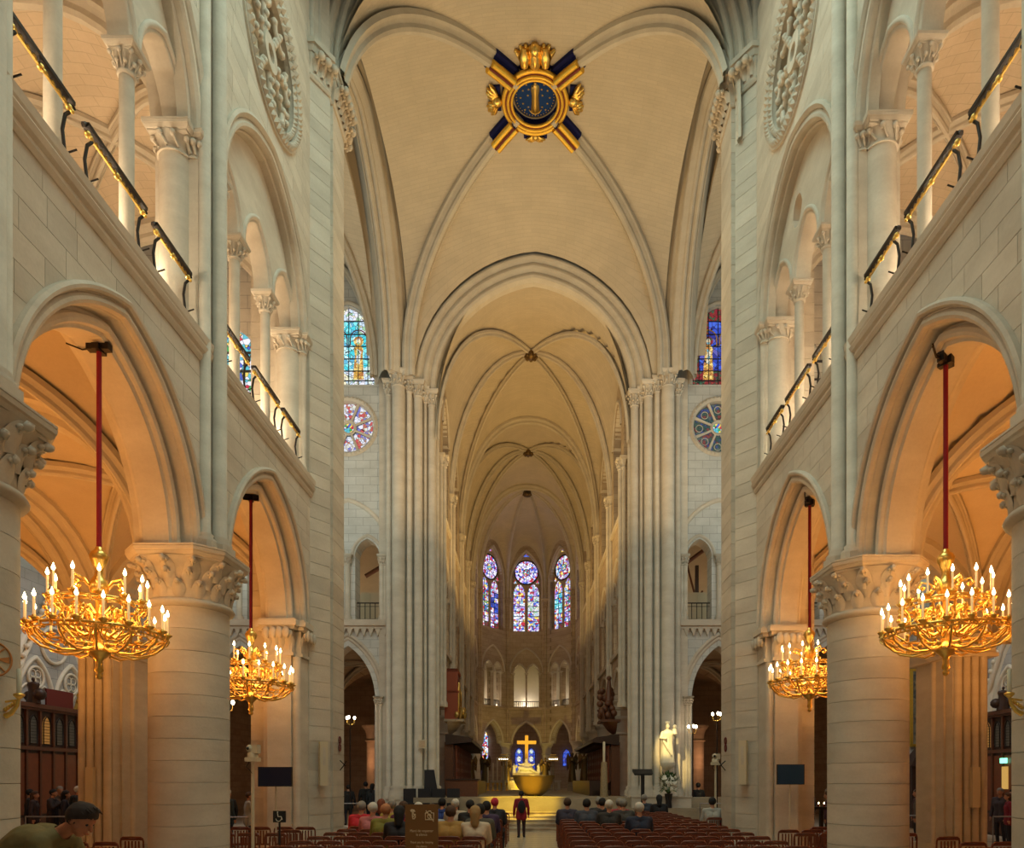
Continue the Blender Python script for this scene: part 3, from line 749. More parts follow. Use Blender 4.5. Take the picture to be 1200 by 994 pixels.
    def lowW(p):
        for xc in (9.45, 15.0):
            q = arch_z(2.2, 2.75, abs(p)-xc); 
            if q is not None: return zc+q
        return zc
    x0, x1 = sorted((s*7.2, s*17.6))
    for poly in strips(x0, x1, zc, sill+.3, lowW, None, 80): aw.slab(poly, 'y', 18.5, 19.3)
    aw.box(x0, x1, 18.9, 19.4, sill-.2, 26)
    w_ = structure(aw.obj('wall_transept_west_'+SIDE[s], M['stone_cool']))
    for xc in (9.45, 15.0):
        a = MB(); sweep_arch(a, [(.30, .0), (.24, -.06), (.18, .0), (.10, -.04), (.02, .0), (0, .06), (0, .8)], 2.2, 2.75, 'y', s*xc, zc, 18.5, 1, 14); a.obj('aisle_arch', M['stone'], w_)
    ow = MB(); ow.box(min(s*17.6, s*17.9), max(s*17.6, s*17.9), 1, 18.9, 0, sill); structure(ow.obj('wall_aisle_'+SIDE[s], M['stone_wall']))
# ================================================================ CROSSING VAULT AND MEDALLION
CXX, CYY = -.17, 23.35; CA, CB = 5.35, 5.25; CZ, CH = 19.7, 5.75
def cz_(u, v):
    z = vz(u, v, CZ, CH, 2.3, .9)
    au, av = abs(u), abs(v)
    if v > 0 and av > au:   # the east cell comes down onto the choir arch
        q = arch_z(4.12, 4.75, CXX+CA*u+.29, .88); E = 18.55+(q if q is not None else .5)
        k = ((av-au)/(1-au+1e-6))**1.6; z += k*(E-vz(u, 1, CZ, CH, 2.3, .9))
    return z
mb = MB(); S_ = samp(30); rows = [[(CXX+CA*u, CYY+CB*v, cz_(u, v)) for u in S_] for v in S_]
mb.grid(rows); mb.grid([[(x, y, z+.25) for x, y, z in r] for r in rows])
cv = structure(mb.obj('ceiling_crossing', M['web']))
for su in (-1, 1):
    for sv in (-1, 1):
        pth = diag_path(CXX, CYY, CA, CB, CZ, CH, su, sv, 2.3, 22, t0=.115, t1=1.0 if sv > 0 else .986); rib(([(pth[0][0], pth[0][1], pth[0][2]-.85)] if sv > 0 else [])+pth, cv, .30, .36)
        # painted navy and gilt ends next to the medallion
        p = diag_path(CXX, CYY, CA, CB, CZ, CH, su, sv, 2.3, 22)
        e0 = [(CXX+su*CA*t, CYY+sv*CB*t, CZ+CH*pf(t, 2.3)-.012) for t in (.14, .20, .27)]
        rib_mesh(e0, .31, .37).obj('painted_rib_end', M['navy'], cv)
        for k in (-1, 1):
            q = MB(); d_ = Vector((su*CA, sv*CB, 0)).normalized(); sd = Vector((-d_.y, d_.x, 0))
            q.tube([tuple(Vector(x)+sd*(k*.125)+Vector((0, 0, -.34))) for x in e0], .105, 8); q.obj('gilt_strip', M['gold_matte'], cv)
        q = MB(); q.tube([(x, y, z-.40) for x, y, z in e0], .045, 6); q.obj('red_strip', M['darkred'], cv)
MZ = CZ+CH-.18
md = thing('vault_medallion', 'round navy and gold medallion with starry disc at the crown of the crossing vault', 'medallion', (CXX, CYY, MZ), PI)
def tor(mb, R, r, z=0, n=56, m=8, a0=0, a1=2*PI): mb.tube([(R*math.cos(2*PI*i/n), R*math.sin(2*PI*i/n), z) for i in range(n)], r, m, closed=True)
q = MB(); q.lathe([(.80, .35), (.80, .12), (1.14, .12), (1.14, .35)], n=48, smooth=False, caps=False); q.obj('well', M['navy'], md)
for i, (R, r, z, mt) in enumerate(((1.08, .075, -.10, 'gold_matte'), (.93, .055, -.15, 'gold_matte'), (.80, .05, -.12, 'gold_matte'), (1.00, .06, -.085, 'darkred'), (.865, .04, -.11, 'darkred'))):
    q = MB(); tor(q, R, r, z); q.obj('gilt_ring' if mt != 'darkred' else 'red_ring', M[mt], md)
q = MB(); q.lathe([(.76, .30), (1.02, -.06)], n=48, caps=False); q.obj('cove', M['navy'], md)
dz = .12
q = MB(); q.lathe([(.001, dz), (.70, dz), (.72, dz+.03), (.72, dz+.2)], n=48, smooth=False); disc = q.obj('star_disc', M['navy2'], md)
q = MB(); tor(q, .71, .014, dz-.01, 48, 5); q.obj('disc_rim', M['bronze_dark'], disc)
st = MB()
for i in range(40):
    a = 2*PI*i/40; st.ball((.645*math.cos(a), .645*math.sin(a), dz-.015), .02, .02, .012, 6, 4)
st.obj('gilt_beads', M['gold_matte'], disc)['kind'] = 'stuff'
def star(mb, x, y, z, r):
    pts = [(x+(r if k % 2 == 0 else r*.42)*math.sin(PI*k/5), y+(r if k % 2 == 0 else r*.42)*math.cos(PI*k/5)) for k in range(10)]
    mb.add([(a, b, z) for a, b in pts]+[(x, y, z-.012)], [(i, (i+1) % 10, 10) for i in range(10)])
for (x, y) in ((-.42, .22), (-.30, .42), (-.25, .06), (-.50, -.02), (-.42, -.22), (-.24, -.34), (-.36, -.44), (.42, .22), (.30, .42), (.25, .06), (.50, -.02), (.42, -.22), (.24, -.34), (.36, -.44), (-.22, .26), (.22, .26)):
    q = MB(); star(q, x, y, dz-.014, .045); q.obj('star', M['gold_matte'], disc)
# robed figure in relief, head toward the west
q = MB(); q.ball((0, .50, dz-.05), .055, .075, .05); q.ball((.09, .38, dz-.06), .04, .05, .04)
q.grid([[(-w, y, dz-.01), (-w*.5, y, dz-h*.8), (0, y, dz-h), (w*.5, y, dz-h*.8), (w, y, dz-.01)] for y, w, h in ((.44, .05, .05), (.38, .13, .07), (.25, .15, .09), (.05, .12, .09), (-.25, .13, .08), (-.50, .15, .06), (-.56, .10, .03))])
q.tube([(-.22, -.42, dz-.02), (-.12, -.54, dz-.03), (0, -.58, dz-.03), (.12, -.54, dz-.03), (.22, -.42, dz-.02)], .018, 6)
q.obj('relief_figure', M['bronze'], disc)
def cherub(mb):
    mb.ball((0, 0, 0), .15, .16, .14, 10, 8); mb.ball((0, .06, -.1), .035, n=6, m=4)
    for s in (-1, 1):
        for k in range(4):
            a = math.radians(25+22*k); L_ = .46-.06*k
            mb.tube([(s*.10, -.02, .02), (s*(.10+L_*.5*math.cos(a)), L_*.5*math.sin(a), 0), (s*(.1+L_*math.cos(a)*.8), L_*math.sin(a)*.95, .04)], [.05, .085, .03], 6)
ch = MB(); cherub(ch); chm = ch.mesh('cherub', M['gold'])
for a, sc_ in ((PI/2, 1.5), (0, 1.2), (PI, 1.2), (-PI/2, .8)):
    obj_at('gilt_cherub', chm, md, (1.30*math.cos(a), 1.30*math.sin(a), -.02), (0, 0, a-PI/2), sc_)
    q = MB(); q.box(-.42, .42, -.10, .16, .0, .1); o = q.obj('cherub_panel', M['navy'], md); o.location = (1.28*math.cos(a), 1.28*math.sin(a), .05); o.rotation_euler = (0, 0, a-PI/2)
q = MB()
for k in range(3): q.tube([(-.34+.34*k, 1.22, -.08), (-.34+.34*k, 1.5, -.08), (-.34+.34*k, 1.70+(.12 if k == 1 else 0), -.02)], [.14, .20, .10], 9)
q.ball((0, 1.66, -.08), .18, .22, .16); q.obj('gilt_crest', M['gold'], md)

# ================================================================ arches round the crossing
def moulded_band(name, a, h, plane, p0, z0, face, sgn, width, parent=None, n=20, legs=0, depth=.9):
    """sheaf of rolls stepping outward"""
    prof = [(width, .0)]; k = 3
    steps = k; 
    for i in range(k):
        u1 = width*(1-i/k); u0 = width*(1-(i+1)/k); w = .10+.13*i
        prof += [(u1-.02, w-.10), (u1-(u1-u0)*.25, w-.16), (u1-(u1-u0)*.5, w-.17), (u1-(u1-u0)*.75, w-.12), (u0+.03, w-.02), (u0+.02, w+.02)]
    prof += [(0, .42)]
    if depth > 1.2:
        for w_ in (.44, .68): prof += [(0, w_), (-.05, w_+.03), (-.08, w_+.09), (-.05, w_+.15), (0, w_+.18), (.04, w_+.20), (0, w_+.22)]
    prof += [(0, depth-.42), (.05, depth-.36), (width*.4, depth-.2), (width, depth)]
    mb = MB(); sweep_arch(mb, prof, a, h, plane, p0, z0, face, sgn, n, smooth=False, legs=legs); return mb
AX = -.29
ca = structure(moulded_band('x', 4.12, 4.75, 'y', AX, 18.55, 28.75, 1, .92, depth=1.1).obj('trim_choir_arch', M['rib']))
wa = moulded_band('x', 5.12, 5.4, 'y', AX+.12, 20.9, 17.9, 1, .75, depth=.9)
structure(wa.obj('trim_nave_arch', M['rib']))
mb = MB(); lowN = lambda p: (lambda q: 20.9+q if q is not None else 20.9)(arch_z(5.12, 5.4, p-AX-.12, .7))
for poly in strips(AX-6.2, AX+6.4, 20.9, 28.5, lowN, None, 50): mb.slab(poly, 'y', 18.1, 18.6)
structure(mb.obj('wall_nave_arch', M['web']))
# spandrel web above the choir arch, up to the crossing vault
mb = MB()
lowC = lambda p: (lambda q: 18.55+q if q is not None else 18.4)(arch_z(4.12, 4.75, p-AX, .85))
for poly in strips(AX-5.4, AX+5.4, 18.4, 27, lowC, None, 50): mb.slab(poly, 'y', 28.9, 29.5)
structure(mb.obj('wall_choir_arch', M['web']))
for s in (-1, 1):
    side = SIDE[s]
    # arch between the crossing and the transept arm
    xf = CXX+s*5.45
    q = moulded_band('x', 4.72, 5.6, 'x', 23.5, 19.55, xf, s, .85, depth=1.3, legs=.6)
    structure(q.obj('trim_transept_arch_'+side, M['rib']))
    sp_ = MB(); lw = lambda p: (lambda z: 19.55+z if z is not None else 19)(arch_z(4.72, 5.6, p-23.5, .8))
    for poly in strips(18.2, 29.0, 19.0, 27, lw, None, 50): sp_.slab(poly, 'x', xf+s*.1, xf+s*1.75)
    structure(sp_.obj('wall_over_transept_arch_'+side, M['plaster']))
    # transept arm vaults
    for k, xc in enumerate((9.45, 14.7)):
        a_ = 2.7
        v = structure(vault('ceiling_transept_'+side, AX+s*xc, 24.0, a_, 5.1, 19.2, 5.9, e=2.2, dome=.5, n=20))
        for su in (-1, 1):
            for sv in (-1, 1): rib(diag_path(AX+s*xc, 24.0, a_, 5.1, 19.2, 5.8, su, sv, 2.2), v, .19, .28)
        rib([(AX+s*(xc+a_), 24+5.1*u, 19.2+5.35*pf(u)) for u in samp(20)], v, .4, .5, name='transverse_rib')
        rib([(AX+s*xc+a_*u, 29.05, 19.2+5.3*pf(u)) for u in samp(20)], v, .14, .2, name='wall_rib')

    # ---------------- east crossing pier: a cluster of shafts
    P = structure(thing('crossing_pier', f"tall cluster of slender shafts on the {side} of the choir entrance", 'pier', (0, 0, 0), 0, 'choir entrance piers'))
    mx = lambda d: AX+s*d
    core_ = MB(); pl = [(6.0, 29.0), (5.55, 28.85), (5.2, 29.0), (4.75, 29.2), (4.35, 29.45), (4.35, 30.9), (6.6, 30.9), (6.6, 29.2), (6.2, 29.2)]
    pl = [(mx(d), y) for d, y in pl]; pl = pl if s > 0 else pl[::-1]
    core_.prism(pl[::-1], 0, 19.2); core_.obj('core', M['stone'], P)
    for d, y, r, zt in ((6.12, 28.98, .13, 18.95), (5.67, 28.72, .27, 19.15), (5.23, 28.80, .11, 19.0), (4.87, 28.92, .18, 18.85), (4.60, 29.06, .07, 18.7), (4.33, 29.18, .17, 18.6), (4.20, 29.62, .12, 18.6)):
        q = MB(); q.lathe([(r+.14, 1.2), (r+.14, 1.55), (r+.06, 1.65), (r+.09, 1.72), (r, 1.8), (r, zt-.62)], mx(d), y, 20); q.obj('shaft', M['stone'], P)
        q = MB(); small_cap(q, mx(d), y, zt-.66, zt, r, r+.13); q.obj('capital', M['stone'], P)
    q = MB(); 
    for d0, d1, y0, y1 in ((5.9, 6.35, 28.75, 29.3), (5.3, 6.0, 28.35, 29.2), (4.6, 5.4, 28.5, 29.3), (3.98, 4.7, 28.8, 30.9)): q.box(min(mx(d0), mx(d1)), max(mx(d0), mx(d1)), y0, y1, .0, 1.35)
    q.obj('base', M['stone'], P)

    # ---------------- east wall of the transept arm
    W = MB(); Y0, Y1 = 29.3, 30.1
    cens = (7.96, 12.6)
    def z_open(p, kind):
        d = s*(p-AX)
        for c_ in cens:
            t = d-c_
            if kind == 'low': q = arch_z(1.15, 2.2, t, .0); 
            elif kind == 'gal':
                q = None
                for k in (-.83, .83):
                    q2 = arch_z(.52, .74, t-k)
                    if q2 is not None: q = q2
            elif kind == 'win': q = arch_z(1.13, 1.5, t)
            if q is not None: return {'low': 5.6, 'gal': 11.65, 'win': 20.9}[kind]+q
        return None
    xa, xb = sorted((mx(6.1), mx(17.0)))
    zl = 8.85
    lo = lambda p: z_open(p, 'low')
    def jamb(zones, half, z0, z1):
        """wall between openings: intervals"""
        xs = sorted([(mx(c_+k)-half, mx(c_+k)+half) for c_ in cens for k in zones]); cur = xa
        for a0, b0 in xs:
            if a0 > cur: W.box(cur, a0, Y0, Y1, z0, z1)
            cur = b0
        if xb > cur: W.box(cur, xb, Y0, Y1, z0, z1)
    jamb((0,), 1.15, 0, 5.6)
    for poly in strips(xa, xb, 5.6, zl, lo, None, 160): W.slab(poly, 'y', Y0, Y1)
    jamb((-.83, .83), .52, zl, 11.65)
    for poly in strips(xa, xb, 11.65, 16.0, lambda p: z_open(p, 'gal'), None, 200): W.slab(poly, 'y', Y0, Y1)
    def circ(p, sg):
        for c_ in cens:
            q = 1.18**2-(p-mx(c_))**2
            if q > 0: return 17.2+sg*math.sqrt(q)
        return None
    for poly in strips(xa, xb, 16.0, 17.2, None, lambda p: (lambda q: q if q is not None else 99)(circ(p, -1)), 160): W.slab(poly, 'y', Y0, Y1)
    for poly in strips(xa, xb, 17.2, 19.0, lambda p: circ(p, 1), None, 160): W.slab(poly, 'y', Y0, Y1)
    jamb((0,), 1.13, 19.0, 20.9)
    for poly in strips(xa, xb, 20.9, 26.5, lambda p: z_open(p, 'win'), None, 160): W.slab(poly, 'y', Y0, Y1)
    ew = structure(W.obj('wall_transept_east_'+side, M['stone_cool']))
    q = MB(); q.box(xa, xb, 29.08, 29.35, 8.62, 8.88); q.box(xa, xb, 29.15, 29.35, 8.5, 8.62)
    for i in range(int((xb-xa)/.30)):
        x = xa+.15+.3*i; q.add([(x-.12, 29.16, 8.5), (x+.12, 29.16, 8.5), (x, 29.16, 8.18), (x-.12, 29.3, 8.5), (x+.12, 29.3, 8.5), (x, 29.3, 8.18)], [(0, 1, 2), (0, 2, 5, 3), (1, 4, 5, 2)])
    q.obj('string_course', M['stone'], ew)
    for ci, c_ in enumerate(cens):
        for (a_, h_, z_, pr, nm) in ((1.15, 2.2, 5.6, [(.48, 0), (.42, -.09), (.34, -.05), (.33, 0), (.28, -.05), (.2, -.02), (.18, .06), (.12, .04), (.04, .1), (0, .2), (0, .8)], 'portal_arch'),
                                     (1.75, 2.3, 11.7, [(.14, 0), (.10, -.09), (.02, -.10), (-.04, -.03), (-.05, 0)], 'relieving_arch'),
                                     (1.13, 1.5, 20.9, [(.22, 0), (.16, -.08), (.08, -.03), (.0, .04), (0, .25)], 'window_arch')):
            a = MB(); sweep_arch(a, pr, a_, h_, 'y', mx(c_), z_, Y0, 1, 12, legs=.0 if nm != 'window_arch' else 1.9); a.obj(nm, M['stone'], ew)
        for k in (-.83, .83):
            a = MB(); sweep_arch(a, [(.20, 0), (.16, -.07), (.08, -.06), (.04, .02), (0, .06), (0, .8)], .52, .74, 'y', mx(c_+k), 11.65, Y0, 1, 8); a.obj('lancet_arch', M['stone'], ew)
        for k, r in ((-1.48, .09), (-1.62, .07), (0, .12), (1.48, .09), (1.62, .07)):
            q = MB(); q.lathe([(r+.07, 8.88), (r+.07, 9.0), (r, 9.1), (r, 11.25)], mx(c_+k), 29.25, 12); small_cap(q, mx(c_+k), 29.25, 11.2, 11.66, r, r+.11); q.obj('colonnette', M['stone'], ew)
        for k in (-1.42, -1.28, 1.28, 1.42):
            q = MB(); q.lathe([(.12, 0), (.12, .5), (.08, .6), (.08, 5.3)], mx(c_+k), 29.2, 12); small_cap(q, mx(c_+k), 29.2, 5.2, 5.6, .08, .15); q.obj('portal_shaft', M['stone'], ew)
    # small rose windows and tall lancet windows: leaded glass
    for ci, c_ in enumerate(cens):
        vis = ' beside the crossing' if ci == 0 else ' farther out, behind the pier'
        rw = thing('rose_window', f"small round spoked stained window high in the {side} transept{vis}", 'window', (mx(c_), 29.5, 17.2), 0, 'small rose windows')
        R = 1.18
        f = MB(); rows = []
        for r, y in ((R+.12, -.22), (R, -.30), (R-.09, -.22), (R-.09, .1)): rows.append([(r*math.cos(2*PI*i/40), y, r*math.sin(2*PI*i/40)) for i in range(40)])
        f.grid(rows, smooth=False, cyc=True)
        for i in range(44):
            a = 2*PI*i/44; f.ball(((R+.03)*math.cos(a), -.28, (R+.03)*math.sin(a)), .045, n=5, m=3)
        rows = [[(r*math.cos(2*PI*i/24), y, r*math.sin(2*PI*i/24)) for i in range(24)] for r, y in ((.34, -.1), (.30, -.16), (.22, -.1), (.22, .02))]
        f.grid(rows, smooth=False, cyc=True); f.obj('frame', M['stone'], rw)
        for i in range(8):
            a = 2*PI*i/8+PI/8; q = MB(); q.tube([(r*math.cos(a), -.08, r*math.sin(a)) for r in (.30, .6, R-.05)], [.05, .05, .075], 8); q.obj('spoke', M['stone'], rw)
            a += PI/8; q = MB()
            poly = [(.36*math.cos(a-.25), .36*math.sin(a-.25))]+[((R-.12)*math.cos(a+t), (R-.12)*math.sin(a+t)) for t in (-.34, -.17, 0, .17, .34)]+[(.36*math.cos(a+.25), .36*math.sin(a+.25))]
            q.slab(poly, 'y', -.01, .03); p_ = q.obj('pane', M['g_rose' if s < 0 else 'g_rose_d'], rw)
            q = MB(); q.tube([(.80*math.cos(a)+.15*math.cos(2*PI*k/14), -.03, .80*math.sin(a)+.15*math.sin(2*PI*k/14)) for k in range(14)], .018, 5, closed=True); q.obj('roundel', M['print' if s < 0 else 'stone'], p_)
        q = MB(); q.slab([(.22*math.cos(2*PI*i/16), .22*math.sin(2*PI*i/16)) for i in range(16)], 'y', -.01, .02); q.obj('pane', M['g_mix'], rw)
        tw = thing('stained_window', f"tall round-headed stained window with a {'robed figure on teal' if s < 0 else 'haloed figure on deep blue'}, {side} transept{vis}", 'window', (mx(c_), 29.45, 19.0), 0, 'tall transept windows')
        ws, a_, h_ = 1.9, 1.10, 1.45
        top = lambda x: ws+(arch_z(a_, h_, x) or 0)
        cols_ = [-1.1, -.82, -.41, 0, .41, .82, 1.1]; rws = [0, .24, .66, 1.18, 1.72, 2.24, 2.8, 3.4]
        for i in range(6):
            for j in range(7):
                for poly in strips(cols_[i]+.012, cols_[i+1]-.012, rws[j]+.012, rws[j+1]-.012, None, lambda p: top(p), 5):
                    border = i in (0, 5) or j == 0 or top((cols_[i]+cols_[i+1])/2) < rws[j+1]+.3
                    mt = ('g_white' if border else ('g_white' if (j == 1) else 'g_teal')) if s < 0 else ('g_red' if border or j == 1 else 'g_blue')
                    q = MB(); q.slab(poly, 'y', 0, .02); q.obj('pane', M[mt], tw)
        f = MB()
        for x in cols_[1:-1]: f.box(x-.016, x+.016, -.03, 0, 0, top(x))
        for z in rws: 
            if z < 3.3: 
                hw = 1.1 if z <= ws else max([x/50 for x in range(56) if top(x/50) > z] or [0])
                f.box(-hw, hw, -.035, 0, z-.018, z+.018)
        f.obj('lead_frame', M['lead'], tw)
        # figures: robed body, head with halo
        for k in (-1, 1):
            fg = MB(); fx = .42*k
            body = [(fx-.22, .30), (fx+.22, .30), (fx+.20, .9), (fx+.17, 1.35), (fx+.20, 1.62), (fx+.08, 1.80), (fx-.08, 1.80), (fx-.20, 1.62), (fx-.15, 1.3), (fx-.20, .9)]
            fg.slab(body, 'y', -.02, 0.0); fg.obj('figure_pane', M['g_fig'], tw)
            fg = MB(); fg.slab([(fx-.10, 1.0), (fx+.04, .95), (fx+.12, 1.5), (fx-.06, 1.62)], 'y', -.03, -.02); fg.slab([(fx+.12*math.cos(2*PI*i/12)*.75, 1.93+.13*math.sin(2*PI*i/12)) for i in range(12)], 'y', -.03, -.02); fg.obj('figure_highlight', M['g_skin' if s > 0 else 'g_white'], tw)
            fg = MB(); fg.slab([(fx+.21*math.cos(2*PI*i/14), 1.95+.21*math.sin(2*PI*i/14)) for i in range(14)], 'y', -.012, 0.0); fg.obj('halo_pane', M['g_fig' if s < 0 else 'g_red'], tw)
            fg = MB(); sweep_arch(fg, [(.05, -.03), (0, -.03)], .33, .35, 'y', fx, 2.05, 0, 1, 5, legs=.3); fg.obj('canopy_lead', M['darkred' if s < 0 else 'gold_matte'], tw)
    # rooms seen through the openings
    bk = MB(); x0, x1 = sorted((mx(5.2), mx(17))); bk.box(x0, x1, 34.2, 34.5, 8.4, 15.5); bk.box(x0, x1, 29.9, 34.4, 8.3, 8.6); bk.box(x0, x1, 30.0, 34.4, 14.4, 14.6)
    structure(bk.obj('wall_choir_gallery_'+side, M['plaster']))
    area_light('choir_gallery_lamp', (mx(8.5), 31.8, 9.0), UP, 5, 1.2, 75, (1, .72, .42))
    for ci, c_ in enumerate(cens):
        rl = thing('gallery_railing', f"dark iron railing in the {side} transept gallery {'beside the crossing pier' if ci == 0 else 'beyond the round column'}", 'railing', (mx(c_), 29.6, 8.88), 0, 'transept gallery railings')
        q = MB(); q.box(-1.4, 1.4, -.03, .03, .80, .84); q.obj('handrail', M['iron'], rl)
        q = MB(); q.box(-1.4, 1.4, -.015, .015, .10, .13); q.box(-1.4, 1.4, -.012, .012, .66, .68); q.obj('lower_rail', M['iron'], rl)
        bm_ = MB().box(-.014, .014, -.014, .014, .0, .80).mesh('baluster', M['iron'])
        for i in range(13): obj_at('baluster', bm_, rl, (-1.32+.22*i, 0, 0))
    cc = thing('cream_cupboard', f"tall cream cupboard in the {side} transept gallery opening", 'cupboard', (mx(8.0-.55*(1 if s < 0 else 1)), 31.5, 8.6))
    q = MB(); q.box(-.48, .48, -.3, .3, 0, 2.0); q.obj('body', M['cream'], cc)
    for k in (-1, 1):
        q = MB(); q.box(k*.24-.22, k*.24+.22, -.33, -.3, .06, 1.94); q.obj('door', M['cream'], cc)
    hs = thing('hoist_frame', f"dark timber and iron hoist frame in the {side} transept gallery opening", 'frame', (mx(7.1), 32.4, 8.6))
    q = MB(); q.box(-.09, .09, -.08, .08, 0, 4.6); q.box(.55, .7, -.08, .08, 0, 3.6); q.obj('post', M['wood_dark'], hs)
    q = MB(); q.tube([(-.9, 0, 3.1), (.1, 0, 3.7), (.9, 0, 4.3)], .10, 6); q.tube([(-.1, 0, 4.6), (.7, 0, 1.6)], .05, 6); q.tube([(-.6, 0, .3), (.9, 0, 2.4)], .05, 6); q.obj('brace', M['wood'], hs)
    # choir aisle behind the portals
    ba = MB(); ba.box(x0, x1, 45, 45.3, 0, 8.6); ba.box(x0, x1, 30.0, 45, 8.2, 8.45); ba.box(*sorted((mx(17), mx(17.3))), 30, 45, 0, 8.4)
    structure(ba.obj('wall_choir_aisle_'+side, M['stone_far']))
    v = structure(vault('ceiling_choir_aisle_'+side, mx(8), 33.2, 2.7, 3.1, 5.2, 2.6, e=2.0, mat='stone_far'))
    for su in (-1, 1):
        for sv in (-1, 1): rib(diag_path(mx(8), 33.2, 2.7, 3.1, 5.2, 2.5, su, sv, 2.0), v, .13, .2)
    for k, (dx, y) in enumerate(((7.1, 37.5), (9.6, 41.0))):
        big_column(mx(dx), y, 5.3, .52, f"dim round column seen inside the {side} choir aisle, {'nearer' if k == 0 else 'farther'} one", leaves=False, half=.72, group='choir aisle columns')
    point_light('choir_aisle_lamp', (mx(8.4), 34.5, 3.2), 40, (1, .5, .2)); point_light('choir_aisle_lamp', (mx(10), 39.5, 3.2), 30, (1, .42, .18))
    # transept end wall with blind tracery over the wooden porch
    ez = MB(); xx = sorted((s*17.2, s*17.6)); ez.box(*xx, 18.4, 30.2, 0, 26); tewall = structure(ez.obj('wall_transept_end_'+side, M['stone_cool']))
    T0 = MB(); f0 = s*17.2
    sweep_arch(T0, [(.32, .0), (.28, -.12), (.16, -.16), (.1, -.06), (.0, .0), (-.05, -.10), (-.12, 0)], 1.75, 2.9, 'x', 24.1, 4.9, f0, s, 12, legs=2)
    for k in (-.88, .88):
        sweep_arch(T0, [(.06, .0), (.05, -.10), (-.05, -.10), (-.06, .0)], .80, 1.45, 'x', 24.1+k, 4.75, f0, s, 10, legs=1.5)
        for kk in (-.4, .4): sweep_arch(T0, [(.035, .0), (.03, -.06), (-.03, -.06), (-.035, .0)], .36, .55, 'x', 24.1+k+kk, 4.7, f0, s, 8, legs=1.5)
        T0.tube([(f0-s*.05, 24.1+k+.36*math.cos(2*PI*i/20), 5.52+.36*math.sin(2*PI*i/20)) for i in range(20)], .05, 6, closed=True)
        for i in range(4):
            a = PI/4+PI/2*i; T0.tube([(f0-s*.03, 24.1+k+.16*math.cos(a)+.13*math.cos(2*PI*j/10), 5.52+.16*math.sin(a)+.13*math.sin(2*PI*j/10)) for j in range(10)], .022, 5, closed=True)
    T0.tube([(f0-s*.05, 24.1+.62*math.cos(2*PI*i/24), 6.75+.62*math.sin(2*PI*i/24)) for i in range(24)], .06, 6, closed=True)
    # crocketed gable over the tracery
    for k in (-1, 1):
        T0.tube([(f0-s*.14, 24.1+k*2.3, 4.6), (f0-s*.14, 24.1+k*.05, 9.0)], .09, 6)
        for i in range(14): T0.ball((f0-s*.2, 24.1+k*(2.36-2.25*i/13), 4.7+4.3*i/13+.1), .10, n=6, m=4)
    T0.obj('blind_tracery', M['white'], tewall)
    for y_ in (22.0, 26.3, 26.7):
        q = MB(); q.lathe([(.13, 0), (.13, 9.5)], f0-s*.1, y_, 12); q.obj('wall_shaft', M['stone_cool'], tewall)

# ================================================================ CHOIR
TH = .031
def TC(u, v, z): return (AX+u-TH*v, 29.3+v+TH*u, z)
HW = 4.15; bays_v = [1.6, 5.9, 11.5, 16.4, 21.0]
SZ, SH = 16.6, 7.4
for i, (v0, v1, zz) in enumerate(((-.2, 11.5, 7.4), (11.5, 21.0, 7.5))):
    cvv = structure(vault('ceiling_choir', 0, (v0+v1)/2, HW, (v1-v0)/2, SZ, zz, e=2.15, dome=.35, sex=True, n=28, T=TC))
    cy = (v0+v1)/2; b_ = (v1-v0)/2
    for su in (-1, 1):
        for sv in (-1, 1): rib(diag_path(0, cy, HW, b_, SZ, zz, su, sv, 2.15, 22, dz=-.06), cvv, .12, .22, T=TC)
    rib([(HW*u, cy, SZ+zz*pf(u, 2.15)-.35*u*u-.03) for u in samp(26)], cvv, .12, .22, T=TC, name='middle_rib')
    rib([(HW*u, v1, SZ+zz*pf(u, 2.15)-.35*(1-u*u)-.02) for u in samp(26)], cvv, .24, .32, T=TC, name='transverse_rib')
    ks = MB(TC); ks.lathe([(.05, SZ+zz-.42), (.24, SZ+zz-.38), (.30, SZ+zz-.25), (.26, SZ+zz-.1)], 0, cy, 16)
    for k in range(8): ks.ball((.27*math.cos(PI/4*k), cy+.27*math.sin(PI/4*k), SZ+zz-.32), .09, n=6, m=4)
    ks.obj('keystone', M['bronze_dark'], cvv)
